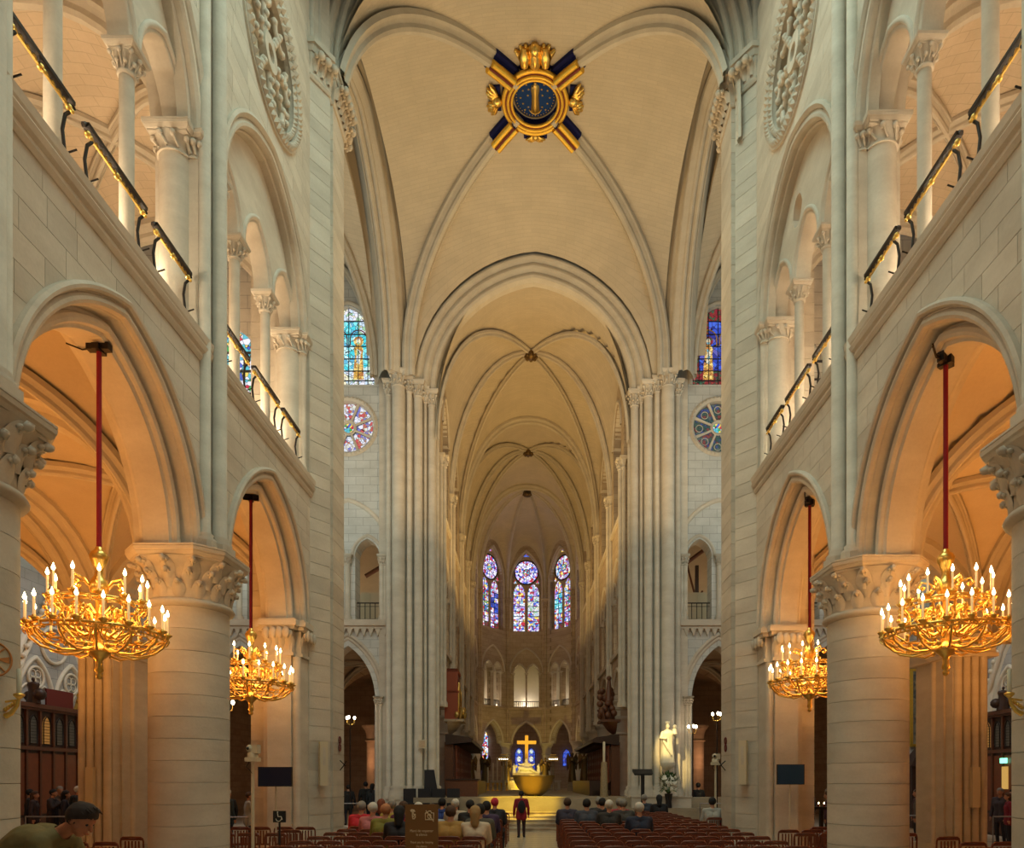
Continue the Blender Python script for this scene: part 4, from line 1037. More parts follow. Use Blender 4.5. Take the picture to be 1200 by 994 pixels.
for s in (-1, 1):
    side = SIDE[s]; W = MB(TC)
    U0, U1 = s*HW, s*(HW+.75)
    win = []
    for i in range(len(bays_v)-1): win.append(((bays_v[i]+bays_v[i+1])/2, (bays_v[i+1]-bays_v[i])/2))
    def zz(p, kind):
        for c_, hb in win:
            t = p-c_
            if kind == 'low': q = arch_z(hb-.55, 2.0, t) if hb-.55 <= 2.0 else arch_z(hb-.55, hb-.50, t)
            elif kind == 'win': q = arch_z(1.25, 1.6, t)
            else:
                q = None
                for k in (-.72, .72):
                    q2 = arch_z(.55, .8, t-k); q = q2 if q2 is not None else q
            if q is not None: return {'low': 5.3, 'win': 18.6, 'gal': 10.9}[kind]+q
        return None
    for poly in strips(bays_v[0], bays_v[-1], 5.3, 8.2, lambda p: zz(p, 'low'), None, 200): W.slab(poly, 'x', U0, U1)
    cur = bays_v[0]
    for c_, hb in win:
        for k in (-.72, .72):
            W.box(*sorted((U0, U1)), cur, c_+k-.55, 8.2, 10.9); cur = c_+k+.55
    W.box(*sorted((U0, U1)), cur, bays_v[-1], 8.2, 10.9)
    for poly in strips(bays_v[0], bays_v[-1], 10.9, 14.6, lambda p: zz(p, 'gal'), None, 240): W.slab(poly, 'x', U0, U1)
    cur = bays_v[0]
    for c_, hb in win: W.box(*sorted((U0, U1)), cur, c_-1.25, 14.6, 18.6); cur = c_+1.25
    W.box(*sorted((U0, U1)), cur, bays_v[-1], 14.6, 18.6)
    for poly in strips(bays_v[0], bays_v[-1], 18.6, 24.5, lambda p: zz(p, 'win'), None, 200): W.slab(poly, 'x', U0, U1)
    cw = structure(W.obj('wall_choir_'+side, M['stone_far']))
    q = MB(TC); q.box(*sorted((s*(HW-.12), s*(HW+.7))), bays_v[0], bays_v[-1], 8.0, 8.22); q.box(*sorted((s*(HW-.1), s*(HW+.7))), bays_v[0], bays_v[-1], 14.3, 14.5); q.obj('string_course', M['stone'], cw)
    for c_, hb in win:
        for nm, a_, h_, z_ in (('arcade_arch', hb-.55, max(2.0, hb-.5), 5.3), ('window_arch', 1.25, 1.6, 18.6), ('relieving_arch', 1.45, 1.7, 10.9)):
            a = MB(TC); sweep_arch(a, [(.22, .0), (.18, -.07), (.08, -.07), (.04, .02), (0, .05), (0, .4 if nm != 'relieving_arch' else .01)], a_, h_, 'x', c_, z_, s*HW, s, 10); a.obj(nm, M['stone'], cw)
        for k in (-.72, .72):
            a = MB(TC); sweep_arch(a, [(.12, .0), (.1, -.05), (.03, -.04), (0, .04), (0, .6)], .55, .8, 'x', c_+k, 10.9, s*HW, s, 8); a.obj('lancet_arch', M['stone'], cw)
        for k in (-1.38, 0, 1.38):
            q = MB(TC); q.lathe([(.12, 8.22), (.08, 8.4), (.08, 10.5)], s*(HW+.15), c_+k, 10); small_cap(q, s*(HW+.15), c_+k, 10.5, 10.9, .08, .16, False); q.obj('colonnette', M['stone'], cw)
        g_ = MB(TC); ol = [(c_-1.25, 14.6), (c_+1.25, 14.6)]+[(c_+t, 18.6+z) for t, z in arch_pts(1.25, 1.6, 0, 6)[::-1]]
        g_.slab(ol, 'x', s*(HW+.55), s*(HW+.5)); g_.obj('glass', M['g_dim'], cw)
        p = TC(s*(HW+1.0), c_, 8.7); point_light('choir_gallery_lamp', p, 14, (1, .78, .5))
    gb = MB(TC); gb.box(*sorted((s*(HW+1.9), s*(HW+2.1))), 0, 24, 8.0, 14); gb.box(*sorted((s*HW, s*(HW+2.1))), 1.6, 24, 8.0, 8.15); gb.box(*sorted((s*(HW+.5), s*(HW+2.1))), 1.6, 24, 12.6, 12.8); structure(gb.obj('wall_choir_gallery_back_'+side, M['plaster']))
    for i, v in enumerate(bays_v):
        t = TC(s*(HW+.42), v, 0)
        if i > 0: big_column(t[0], t[1], 5.3, .46, f"squat round choir column on the {side}, number {i} from the crossing" if False else f"round choir column on the {side}, {['', 'first', 'second', 'third', 'fourth'][i]} behind the stalls", leaves=False, half=.62, cut=.2, group='choir arcade columns')
        for k, (du, dv, r) in enumerate(((-.05, -.26, .08), (-.16, 0, .11), (-.05, .26, .08))):
            q = MB(TC); q.lathe([(r+.05, 5.32), (r+.05, 5.5), (r, 5.6), (r, SZ-.5)], s*(HW+du), v+dv, 12); small_cap(q, s*(HW+du), v+dv, SZ-.52, SZ, r, r+.1, k == 1); q.obj('vaulting_shaft', M['stone'], cw)
# ---- apse
AP = [(-HW, 21.0), (-3.85, 25.2), (-1.62, 27.9), (1.62, 27.9), (3.85, 25.2), (HW, 21.0)]
KZ = (0, 23.3, 24.0)
for i in range(5):
    A, B = Vector(AP[i]), Vector(AP[i+1]); L_ = (B-A).length; e = (B-A)/L_; nrm = Vector((-e.y, e.x)); mid = (A+B)/2
    if nrm.dot(mid-Vector((0, 21))) < 0: nrm = -nrm
    def TF(p, w, z, mid=mid, e=e, nrm=nrm):
        q = mid+e*p+nrm*w; return TC(q.x, q.y, z)
    hw = L_/2; W = MB(TF)
    ka = min(1.0, (hw-.35)/1.25)
    aw, at_, al = 1.22*ka, .50*ka, min(1.12, hw-.45)
    low = lambda p: (lambda q: 5.1+q if q is not None else None)(arch_z(al, 1.75, p))
    gal = lambda p: (lambda q: 11.0+q if q is not None else None)(arch_z(at_, .75, abs(p)-.56*ka))
    wi = lambda p: (lambda q: 18.6+q if q is not None else None)(arch_z(aw, 2.5, p))
    for poly in strips(-hw, hw, 5.1, 8.1, low, None, 60): W.slab(poly, 'y', 0, .6)
    for a0, b0 in ((-hw, -.56*ka-at_), (-.56*ka+at_, .56*ka-at_), (.56*ka+at_, hw)): W.box(a0, b0, 0, .6, 8.1, 11.0)
    for poly in strips(-hw, hw, 11.0, 14.5, gal, None, 60): W.slab(poly, 'y', 0, .6)
    for a0, b0 in ((-hw, -aw), (aw, hw)): W.box(a0, b0, 0, .6, 14.5, 18.6)
    for poly in strips(-hw, hw, 18.6, 24.0, wi, None, 60): W.slab(poly, 'y', 0, .6)
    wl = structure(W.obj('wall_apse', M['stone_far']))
    q = MB(TF); q.box(-hw, hw, -.10, .1, 7.9, 8.12); q.obj('string_course', M['stone_far'], wl)
    for nm, a_, h_, z_, pr in (('arcade_arch', al, 1.75, 5.1, None), ('relieving_arch', 1.28*ka, 1.9, 11.05, None), ('window_arch', aw, 2.5, 18.6, 1)):
        a = MB(TF); sweep_arch(a, [(.20, .0), (.16, -.08), (.07, -.08), (.04, .0), (0, .05), (0, .4 if nm != 'relieving_arch' else .0)], a_, h_, 'y', 0, z_, 0, 1, 12, legs=3.9 if pr else 0); a.obj(nm, M['rib'], wl)
    for k in (-.56*ka, .56*ka):
        a = MB(TF); sweep_arch(a, [(.10, .0), (.08, -.05), (.02, -.04), (0, .04), (0, .6)], at_, .75, 'y', k, 11.0, 0, 1, 8); a.obj('lancet_arch', M['rib'], wl)
    for k in (-1.12*ka, 0, 1.12*ka):
        q = MB(TF); q.lathe([(.12, 8.12), (.07, 8.3), (.07, 10.6)], k, .1, 10); small_cap(q, k, .1, 10.6, 11.0, .07, .15, False); q.obj('colonnette', M['stone'], wl)
    # pale backing lit from within, railing
    q = MB(TF); q.box(-hw-1.1, hw+1.1, 1.5, 1.6, 8.1, 13.2); q.box(-hw, hw, .0, 1.5, 7.95, 8.1); q.box(-hw-.8, hw+.8, .6, 1.6, 12.6, 12.8); structure(q.obj('wall_triforium_back', M['white']))
    if i in (1, 2, 3):
        p = TF(0, 1.0, 8.5); point_light('triforium_lamp', p, 26, (1, .86, .72))
        for kk in (-.75, 0, .75): p = TF(kk*ka*1.4, .55, 8.3); point_light('triforium_lamp', p, 5, (1, .86, .66))
    nmz = ['steep', 'slanted one on the left of the', 'frontal', 'slanted one on the right of the', 'steep'][i]
    rl = thing('apse_railing', f"dark low railing in the triforium of the apse, {['far left bay', 'bay left of centre', 'central bay', 'bay right of centre', 'far right bay'][i]}", 'railing', (0, 0, 0), 0, 'apse railings')
    q = MB(TF); q.box(-1.1*ka, 1.1*ka, .25, .29, 8.62, 8.68); q.box(-1.1*ka, 1.1*ka, .25, .29, 8.15, 8.2); q.obj('handrail', M['iron'], rl)
    q = MB(TF)
    for j in range(18): x = -1.05*ka+2.1*ka*j/17; q.box(x-.022, x+.022, .26, .29, 8.14, 8.64)
    q.obj('balusters', M['iron'], rl)['kind'] = 'stuff'
    # the great stained windows
    wt = thing('apse_window', f"tall stained apse window of two lancets under a rose, {['hidden far left one', 'left one turned toward the centre', 'middle frontal one', 'right one turned toward the centre', 'hidden far right one'][i]}", 'window', (0, 0, 0), 0, 'tall apse windows')
    k1 = ka
    for j, sx in enumerate((-1, 1)):
        cx_ = sx*.60*k1; a1 = .50*k1
        top = lambda x, cx_=cx_, a1=a1: 17.75+(arch_z(a1, .85, x-cx_) or 0)
        edges = [14.6+.42*n_ for n_ in range(11)]
        for r_ in range(10):
            for cc in range(2):
                x0 = cx_-a1+cc*a1; 
                for poly in strips(x0+.01, x0+a1-.01, edges[r_]+.012, edges[r_+1]-.012, None, top, 5):
                    q = MB(TF); q.slab(poly, 'y', .42, .45); 
                    mt = 'g_apse'
                    if r_ in (3, 4, 5, 6): mt = {1: ['g_mix', 'g_blue'], 2: ['g_apse', 'g_white'], 3: ['g_teal', 'g_mix']}.get(i, ['g_apse', 'g_apse'])[j]
                    if r_ == 0 and i in (1, 3): mt = 'g_red'
                    q.obj('pane', M[mt if (r_+cc) % 3 else 'g_apse'], wt)
        f = MB(TF); sweep_arch(f, [(.06, .36), (.0, .34), (-.03, .38)], a1, .85, 'y', cx_, 17.75, 0, 1, 8, legs=3.15); f.obj('lancet_frame', M['stone_far'], wt)
        f = MB(TF)
        for e_ in edges[1:8]: f.box(cx_-a1, cx_+a1, .38, .42, e_-.02, e_+.02)
        f.box(cx_-.015, cx_+.015, .39, .42, 14.6, 18.5)
        f.obj('lead_frame', M['lead'], wt)
    RC, RR = 19.55, 1.0*k1
    for n_ in range(8):
        q = MB(TF); a0 = 2*PI*n_/8; poly = [(.28*k1*math.cos(a0+t), RC+.28*k1*math.sin(a0+t)) for t in (.72, .36, .05)]+[(RR*.95*math.cos(a0+t), RC+RR*.95*math.sin(a0+t)) for t in (.03, .26, .52, .76)]
        q.slab(poly, 'y', .42, .45); q.obj('rose_pane', M['g_apse_rose' if i != 3 else 'g_apse'], wt)
    q = MB(TF); q.slab([(.26*k1*math.cos(2*PI*n_/14), RC+.26*k1*math.sin(2*PI*n_/14)) for n_ in range(14)], 'y', .42, .45); q.obj('rose_pane', M['g_mix'], wt)
    f = MB(TF)
    for R2, rr in ((RR, .06), (.28*k1, .02), (.62*k1, .015)): f.tube([(R2*math.cos(2*PI*n_/32), .40, RC+R2*math.sin(2*PI*n_/32)) for n_ in range(32)], rr, 6, closed=True)
    for n_ in range(8): a0 = 2*PI*n_/8; f.tube([(.28*k1*math.cos(a0), .40, RC+.28*k1*math.sin(a0)), (RR*math.cos(a0), .40, RC+RR*math.sin(a0))], .014, 5)
    f.obj('rose_frame', M['lead'], wt)
    f = MB(TF)
    for poly in strips(-aw, aw, 17.75, 21.4, lambda p: max([17.75+(arch_z(.50*k1, .85, p-c_, .05) or 0) for c_ in (-.6*k1, .6*k1)]+([RC+math.sqrt(max(0, (RR*1.03)**2-p*p))] if abs(p) < RR*1.03 else [0])), wi, 50): f.slab(poly, 'y', .40, .50)
    for poly in strips(-aw, aw, 17.75, RC, lambda p: max(17.75+(arch_z(.50*k1, .85, p-c_, .05) or 0) for c_ in (-.6*k1, .6*k1)), lambda p: RC-math.sqrt(max(0, (RR*1.03)**2-p*p)), 50): f.slab(poly, 'y', .40, .50)
    f.box(-.08, .08, .36, .5, 14.5, 17.9); f.box(-aw, -1.1*k1, .4, .5, 14.5, 17.9); f.box(1.1*k1, aw, .4, .5, 14.5, 17.9)
    f.obj('tracery', M['stone_far'], wt)
    for (sx, zz_, hh) in ((0, 21.0, .28), (-1, 18.75, .16), (1, 18.75, .16)):
        q = MB(TF); x = sx*.95*k1; q.slab([(x-.30*(1 if sx == 0 else .45), zz_-.12), (x+.30*(1 if sx == 0 else .45), zz_-.12), (x, zz_+hh)], 'y', .36, .39); q.obj('spandrel_pane', M['g_apse'], wt)
    # apse webs and ribs
    mb = MB(TC); rows = []; n1, n2 = 14, 12; Kp = Vector((0, KZ[1]-1.0))
    for r_ in range(n1+1):
        t = math.sin(PI/2*r_/n1); row = []
        for w_ in range(n2+1):
            m_ = w_/n2; base = A.lerp(B, m_); p = Kp.lerp(base, t)
            zr = 17.2+6.8*pf(t, 2.15); zc_ = 21.7+2.3*pf(t, 2.0)
            k_ = math.sqrt(max(0, 1-(2*m_-1)**2)); row.append((p.x, p.y, zr+(zc_-zr)*k_*t))
        rows.append(row)
    mb.grid(rows); mb.grid([[(x, y, z+.3) for x, y, z in r] for r in rows]); structure(mb.obj('ceiling_apse', M['web']))
for i in range(6):
    A = AP[i]; pth = [(A[0]*t, 22.3+(A[1]-22.3)*t, 17.2+6.8*pf(t, 2.15)) for t in [math.sin(PI/2*(1-k/20)) for k in range(21)]]
    o = rib(pth, None, .11, .20, T=TC, name='trim_apse_rib'); structure(o)
    if 0 < i < 5:
        q = MB(TC)
        for dx in (-.16, 0, .16):
            q.lathe([(.12, 5.2), (.09, 5.3), (.09, 16.7)], A[0]*.985+dx, A[1]-.08-abs(dx)*-.4, 12)
        small_cap(q, A[0]*.985, A[1]-.08, 16.6, 17.2, .2, .32); structure(q.obj('trim_apse_shaft', M['stone_far']))
        t = TC(A[0]*1.05, A[1]+.25, 0)
        big_column(t[0], t[1], 5.15, .36, f"round apse column behind the altar, {['', 'far left', 'inner left', 'inner right', 'far right'][i]} of four", leaves=False, half=.55, cut=.16, group='apse columns')
q = MB(TC); q.lathe([(.05, 23.45), (.26, 23.5), (.32, 23.65), (.28, 23.9)], 0, 22.3, 16)
for k in range(8): q.ball((.28*math.cos(PI/4*k), 22.3+.28*math.sin(PI/4*k), 23.6), .08, n=6, m=4)
structure(q.obj('trim_apse_keystone', M['bronze_dark']))
# ambulatory and axial chapels beyond the apse arches
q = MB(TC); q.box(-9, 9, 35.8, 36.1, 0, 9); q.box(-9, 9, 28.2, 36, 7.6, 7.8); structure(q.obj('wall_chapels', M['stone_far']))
for k, (u, w_, z0, z1, mt) in enumerate(((-.62, .38, 2.3, 5.0, 'g_blue'), (.55, .38, 2.3, 5.0, 'g_blue'), (-4.6, .36, 2.6, 4.9, 'g_blue'), (3.9, .36, 3.4, 4.9, 'g_blue'), (-3.82, .30, 3.9, 6.6, 'g_apse'))):
    p = TC(u, 35.6, 0)
    t = thing('chapel_window', f"blue lancet window of a chapel behind the altar, {['just left of the gold cross', 'just right of the gold cross', 'far left one', 'far right one', 'rosy one beside the far left one'][k]}", 'window', p, 0, 'chapel windows')
    g = MB(); ol = [(-w_, z0), (w_, z0)]+[(x, z1-.5+z) for x, z in arch_pts(w_, .6, 0, 5)[::-1]]; g.slab(ol, 'y', -.03, .03); g.obj('glass', M[mt], t)
    g = MB()
    if k < 2: g.slab([(.20*math.cos(2*PI*i/12), z1-.95+.26*math.sin(2*PI*i/12)) for i in range(12)], 'y', -.05, -.03); g.slab([(.17*math.cos(2*PI*i/12), z1-.25+.2*math.sin(2*PI*i/12)) for i in range(12)], 'y', -.05, -.03); g.obj('pale_roundel', M['g_white'], t)
    g = MB(); 
    for i in range(4): g.box(-w_, w_, -.06, -.03, z0+(z1-z0)*i/4-.02, z0+(z1-z0)*i/4+.02)
    g.tube([(x, -.05, z) for x, z in ol], .03, 5, closed=True); g.obj('lead_frame', M['lead'], t)
spot_light('apse_column_lamp', TC(0, 20.5, 1.8), TC(0, 27.9, 3.6), 420, (1, .74, .12), 110, .5)
point_light('ambulatory_lamp', TC(0, 31.5, 3.5), 30, (1, .5, .2)); point_light('ambulatory_lamp', TC(-5, 30, 3.5), 25, (1, .45, .2)); point_light('ambulatory_lamp', TC(5, 30, 3.5), 25, (1, .45, .2))
# ================================================================ gallery railings of the nave
def railing(x, y0, y1, z, s, label, group):
    t = thing('gallery_railing', label, 'railing', (x, (y0+y1)/2, z), 0, group); L_ = (y1-y0)/2
    q = MB(); q.box(-.05, .05, -L_, L_, .965, 1.015); q.tube([(0, -L_, .99), (0, -L_-.04, .95)], .03, 6); q.tube([(0, L_, .99), (0, L_+.04, .95)], .03, 6); q.obj('handrail', M['iron'], t)
    q = MB(); n = max(4, int(2*L_/.11))
    q.box(-.012, .012, -L_+.06, L_-.06, .885, .90)
    for i in range(n):
        y = -L_+.08+(2*L_-.16)*(i+.5)/n
        q.ball((0, y, .925), .018, .04, .024, 6, 4); q.tube([(0, y-.05, .90), (0, y, .95), (0, y+.05, .90)], .010, 5)
    for y in (-L_+.05, 0, L_-.05):
        q.ball((0, y, .90), .042, .05, .045, 8, 5); q.ball((-s*.04, y, .85), .028, n=7, m=5)
    q.obj('gilt_band', M['gold'], t)
    for i, y in enumerate((-L_+.08, 0, L_-.08)):
        if i == 1 and L_ < .72: continue
        q = MB(); q.tube([(0, y, .02), (s*.02, y-.02, .30), (s*.05, y-.02, .58), (s*.03, y, .78), (0, y+.06, .88)], .022, 7)
        q.tube([(0, y, .26), (0, y-.10, .24)], .012, 5); q.tube([(0, y, .30), (-s*.12, y, .34)], .012, 5); q.obj('bracket', M['iron'], t)
    q = MB(); q.box(-.015, .015, -L_+.05, L_-.05, .10, .125)
    for i in range(n): q.ball((0, -L_+.08+(2*L_-.16)*(i+.5)/n, .14), .018, n=5, m=3)
    q.obj('lower_rail', M['iron'], t)
for s in (-1, 1):
    c = CF[s]; yd = c['yd']
    for bi, ym in ((1, 9.62+yd), (2, 14.87+yd*.9)):
        ya, yb = ym-2.0, ym+2.0
        for k, (a, b_) in enumerate(((ya, ym-.92), (ym-.66, ym+.68), (ym+.94, yb))):
            railing(s*(c['xw']+.12), a, b_, c['sill'], s, f"gilded iron railing, {['first', 'second', 'third'][k]} piece in the {SIDE[s]} {'bay over the wide arch' if bi == 1 else 'bay by the crossing pier'}", 'nave gallery railings')

# ================================================================ chandeliers
def make_chandelier():
    t = thing('chandelier', 'gilded two-tier candle chandelier', 'chandelier', (0, 0, 0), 0, 'gilded chandeliers under the arcade arches')
    q = MB(); q.lathe([(.001, -.66), (.035, -.64), (.05, -.60), (.03, -.57), (.06, -.54), (.045, -.45), (.05, -.38), (.10, -.33), (.15, -.29), (.17, -.25), (.10, -.20), (.06, -.12), (.05, .05), (.08, .12), (.05, .2), (.045, .45), (.08, .52), (.12, .60), (.14, .68), (.10, .76), (.06, .82), (.05, .88), (.075, .96), (.11, 1.04), (.125, 1.10), (.10, 1.16), (.06, 1.18), (.05, 1.22), (.03, 1.24)], n=18)
    q.obj('stem', M['gold'], t)
    for R, z, nm in ((.84, .0, 'lower_ring'), (.585, .42, 'upper_ring')):
        q = MB(); q.tube([(R*math.cos(2*PI*i/40), R*math.sin(2*PI*i/40), z) for i in range(40)], .022, 7, closed=True)
        q.tube([(R*math.cos(2*PI*i/40), R*math.sin(2*PI*i/40), z-.06) for i in range(40)], .013, 6, closed=True)
        n = int(R*36)
        for i in range(n):
            a = 2*PI*i/n; q.ball((R*math.cos(a), R*math.sin(a), z-.03), .026, n=6, m=4); 
            q.tube([((R+.02)*math.cos(a), (R+.02)*math.sin(a), z), ((R+.045)*math.cos(a+.04), (R+.045)*math.sin(a+.04), z-.05), ((R+.01)*math.cos(a+.07), (R+.01)*math.sin(a+.07), z-.09)], .010, 5)
        q.obj(nm, M['gold'], t)
    q = MB()
    for i in range(12):
        a = 2*PI*i/12; ca_, sa = math.cos(a), math.sin(a)
        q.tube([(r*ca_, r*sa, z) for r, z in ((.84, -.02), (.80, -.13), (.68, -.24), (.48, -.30), (.28, -.28), (.14, -.22))], .018, 6)
        a2 = a+PI/12; ca2, sa2 = math.cos(a2), math.sin(a2)
        q.tube([(.84*ca_, .84*sa, -.03), (.66*math.cos(a+.12), .66*math.sin(a+.12), -.19), (.66*math.cos(a+.40), .66*math.sin(a+.40), -.19), (.84*math.cos(a+PI/6), .84*math.sin(a+PI/6), -.03)], .012, 5)
        q.ball((.50*ca2, .50*sa2, -.24), .04, n=6, m=4)
    q.obj('bowl_arms', M['gold'], t)
    q = MB()
    for i in range(12):
        a = 2*PI*i/12+.13; ca_, sa = math.cos(a), math.sin(a); P = lambda r, z, da=0: (r*math.cos(a+da), r*math.sin(a+da), z)
        q.tube([P(.06, .02), P(.22, -.06), P(.42, .02), P(.52, .16), P(.50, .30), P(.585, .40)], .018, 6)
        q.tube([P(.10, .28), P(.24, .36), P(.36, .30), P(.38, .18), P(.30, .14), P(.26, .2)], .015, 6)
        q.tube([P(.84, .0), P(.74, .10), P(.62, .10, .1), P(.58, .20, .18), P(.64, .26, .16)], .014, 5)
        q.tube([P(.30, -.1, .1), P(.44, .06, .2), P(.36, .20, .2), P(.24, .12, .1)], .013, 5)
        for r, z, da in ((.52, .16, 0), (.36, .3, .05), (.64, .26, .16), (.26, .2, 0), (.70, .08, .1), (.44, .06, .2), (.3, .02, .12)): q.ball(P(r, z, da), .034, n=6, m=4)
    for i in range(6):
        a = 2*PI*i/6; P = lambda r, z, da=0: (r*math.cos(a+da), r*math.sin(a+da), z)
        q.tube([P(.08, .60), P(.20, .74), P(.32, .78), P(.36, .70), P(.30, .66), P(.27, .70)], .017, 6); q.tube([P(.10, .5), P(.25, .52), P(.40, .44)], .015, 6)
        q.ball(P(.30, .69), .03, n=6, m=4)
    q.obj('scrollwork', M['gold'], t)
    pan = MB(); pan.lathe([(.01, -.02), (.03, -.01), (.06, .02), (.065, .035), (.03, .035), (.022, .06), (.016, .065)], n=12); pan = pan.mesh('drip_pan', M['gold'])
    cd = MB(); cd.lathe([(.0155, .06), (.0155, .30), (.006, .305)], n=8); cd = cd.mesh('candle', M['candle'])
    fm = MB(); fm.lathe([(.001, .295), (.020, .318), (.025, .338), (.014, .372), (.001, .41)], n=8); fm = fm.mesh('flame', M['flame'])
    def cnd(r, a, z):
        p_ = obj_at('drip_pan', pan, t, (r*math.cos(a), r*math.sin(a), z))
        c_ = obj_at('candle', cd, t, (r*math.cos(a), r*math.sin(a), z)); f_ = link('flame', fm, c_)
    for i in range(18): cnd(.86, 2*PI*(i+.3)/18, .02)
    for i in range(12): cnd(.60, 2*PI*(i+.1)/12, .44)
    return t
CH0 = make_chandelier()
for k, (x, y, zr, zt, lab) in enumerate(((-6.30, 9.75, 4.10, 8.14, 'lit gilded chandelier hanging in the wide near arch on the left'), (-6.30, 14.87, 4.08, 8.12, 'lit gilded chandelier hanging beyond the whole column on the left'),
                                  (6.06, 10.2, 4.22, 8.22, 'lit gilded chandelier hanging in the wide near arch on the right'), (6.06, 15.35, 4.20, 8.20, 'lit gilded chandelier hanging beyond the whole column on the right'))):
    o = CH0 if k == 0 else copy_tree(CH0)
    o.location = (x, y, zr); o.rotation_euler = (0, 0, .3*k); o['label'] = lab
    q = MB(); q.tube([(0, 0, 1.24), (0, 0, zt-zr)], .034, 10); q.obj('rope', M['rope'], o)
    q = MB(); q.box(-.16, .16, -.05, .05, zt-zr, zt-zr+.10); q.box(-.05, .05, -.10, .10, zt-zr-.02, zt-zr+.06); q.tube([(0, 0, zt-zr+.05), (-.25, .02, zt-zr+.03), (-.45, -.03, zt-zr+.09)], .012, 5); q.obj('hook', M['iron'], o)
    point_light('chandelier_glow', (x, y, zr+.72), 100, (1, .50, .15), .25)
    point_light('chandelier_glow', (x, y, zr+.12), 40, (1, .52, .17), .25)

# ================================================================ podium, steps, altar
pd = MB(); pd.box(-5.2, 8.9, 28.0, 29.2, 0, 1.30); pd.box(-4.2, 3.7, 29.0, 33, 0, 1.30); pd.box(-5.6, 3.9, 33, 60, 0, 1.298)
podium = structure(pd.obj('floor_podium', M['podium']))
for i in range(8):
    y0 = 26.6+.33*i; z1 = 1.30*(i+1)/9
    q = MB(); q.box(-3.9+.06*i, 2.1-.06*i, y0, 28.2+.2*i, 1.30*i/9+.004, z1); q.box(-3.9+.06*i, 2.1-.06*i, y0-.03, y0+.3, z1-.03, z1+.002); q.obj('step', M['floor'], podium)
al = thing('altar', 'bronze bowl-shaped altar on the stepped podium', 'altar', (-.30, 31.3, 1.30))
q = MB(); q.lathe([(.30, 0), (.44, .06), (.60, .20), (.75, .40), (.87, .62), (.945, .84), (.96, .86)], n=48); q.obj('bowl', M['bronze'], al)
q = MB(); q.lathe([(.96, .86), (.985, .87), (.985, .94), (.97, .95)], n=48); q.obj('table_top', M['bronze'], al)
def lump_person(mb, h=1.7, w=.3, arms=(), fold=9):
    """robed standing figure"""
    rows = []
    for t, k in ((0, 1.0), (.15, .92), (.35, .78), (.5, .70), (.62, .74), (.72, .86), (.79, .80), (.825, .40), (.84, .26)):
        rows.append([(w*k*(1+.07*math.sin(fold*a_)*(1-t))*math.cos(a_), w*k*.72*(1+.07*math.sin(fold*a_)*(1-t))*math.sin(a_), h*t) for a_ in [2*PI*i/28 for i in range(28)]])
    mb.grid(rows, cyc=True)
    mb.tube([(0, 0, h*.82), (0, 0, h*.88)], h*.035, 8); mb.ball((0, -.01, h*.925), h*.052, h*.062, h*.072, 12, 9)
    mb.ball((0, -h*.06, h*.915), h*.012, n=5, m=3)
    for pts in arms: mb.tube(pts, [.075, .065, .05, .05][:len(pts)], 8); mb.ball(pts[-1], .055, n=7, m=5)
CYc = 54.0
cr = thing('altar_cross', 'plain glowing gold cross rising behind the marble group', 'cross', (-1.08, 54.4, 1.3))
q = MB(); q.box(-.13, .13, -.06, .06, 0, 4.3); q.obj('upright', M['gold_matte'], cr)
q = MB(); q.box(-.76, .76, -.07, .07, 3.60, 3.88); q.obj('crossbar', M['gold_matte'], cr)
pt = thing('marble_group', 'white marble group of a seated mother with a body across her lap', 'sculpture', (-1.08, 53.6, 1.3))
q = MB(); q.box(-1.35, 1.35, -.5, .6, 0, .95); q.box(-1.05, 1.05, -.45, .5, .95, 1.28); q.obj('plinth', M['stone_far'], pt)
q = MB(); rows = []
for t, k in ((0, 1.0), (.2, .92), (.45, .72), (.7, .48), (.9, .30), (1.0, .14)):
    rows.append([(.75*k*(1+.09*math.sin(8*a_))*math.cos(a_), .42*k*(1+.09*math.sin(8*a_))*math.sin(a_), 1.28+.86*t) for a_ in [2*PI*i/32 for i in range(32)]])
q.grid(rows, cyc=True); q.ball((0, -.02, 2.28), .13, .14, .17, 12, 8)
q.tube([(-.22, -.1, 2.0), (-.48, -.2, 1.92), (-.62, -.25, 2.04)], [.09, .07, .05], 8); q.tube([(.22, -.1, 2.0), (.5, -.2, 1.9), (.66, -.25, 2.02)], [.09, .07, .05], 8)
q.obj('mother', M['white'], pt)
q = MB(); q.tube([(-.62, -.38, 1.72), (-.36, -.42, 1.66), (0, -.44, 1.58), (.34, -.42, 1.62), (.60, -.40, 1.42), (.86, -.38, 1.34)], [.13, .16, .14, .12, .09, .06], 9)
q.ball((-.78, -.38, 1.80), .11, .12, .13, 10, 7); q.tube([(-.5, -.45, 1.7), (-.56, -.55, 1.5), (-.62, -.55, 1.34)], [.06, .05, .04], 7); q.ball((.95, -.38, 1.30), .09, .05, .06, 7, 5)
q.obj('body', M['white'], pt)
for k, sx in enumerate((-1, 1)):
    q = MB(); lump_person(q, .75, .16); o = q.obj('angel', M['white'], pt); o.location = (sx*.95, -.2, 1.28)
oa = thing('old_altar', 'long pale carved altar table behind the bronze bowl', 'altar', (-1.08, 52.4, 1.3))
q = MB(); q.box(-2.6, 2.6, -.4, .4, 0, .62); q.box(-2.7, 2.7, -.45, .45, .62, .72); q.obj('table', M['stone'], oa)
for i in range(9):
    q = MB(); q.box(-2.5+.56*i, -2.06+.56*i, -.44, -.40, .10, .55); q.obj('panel', M['gold_matte' if i % 2 else 'stone_far'], oa)

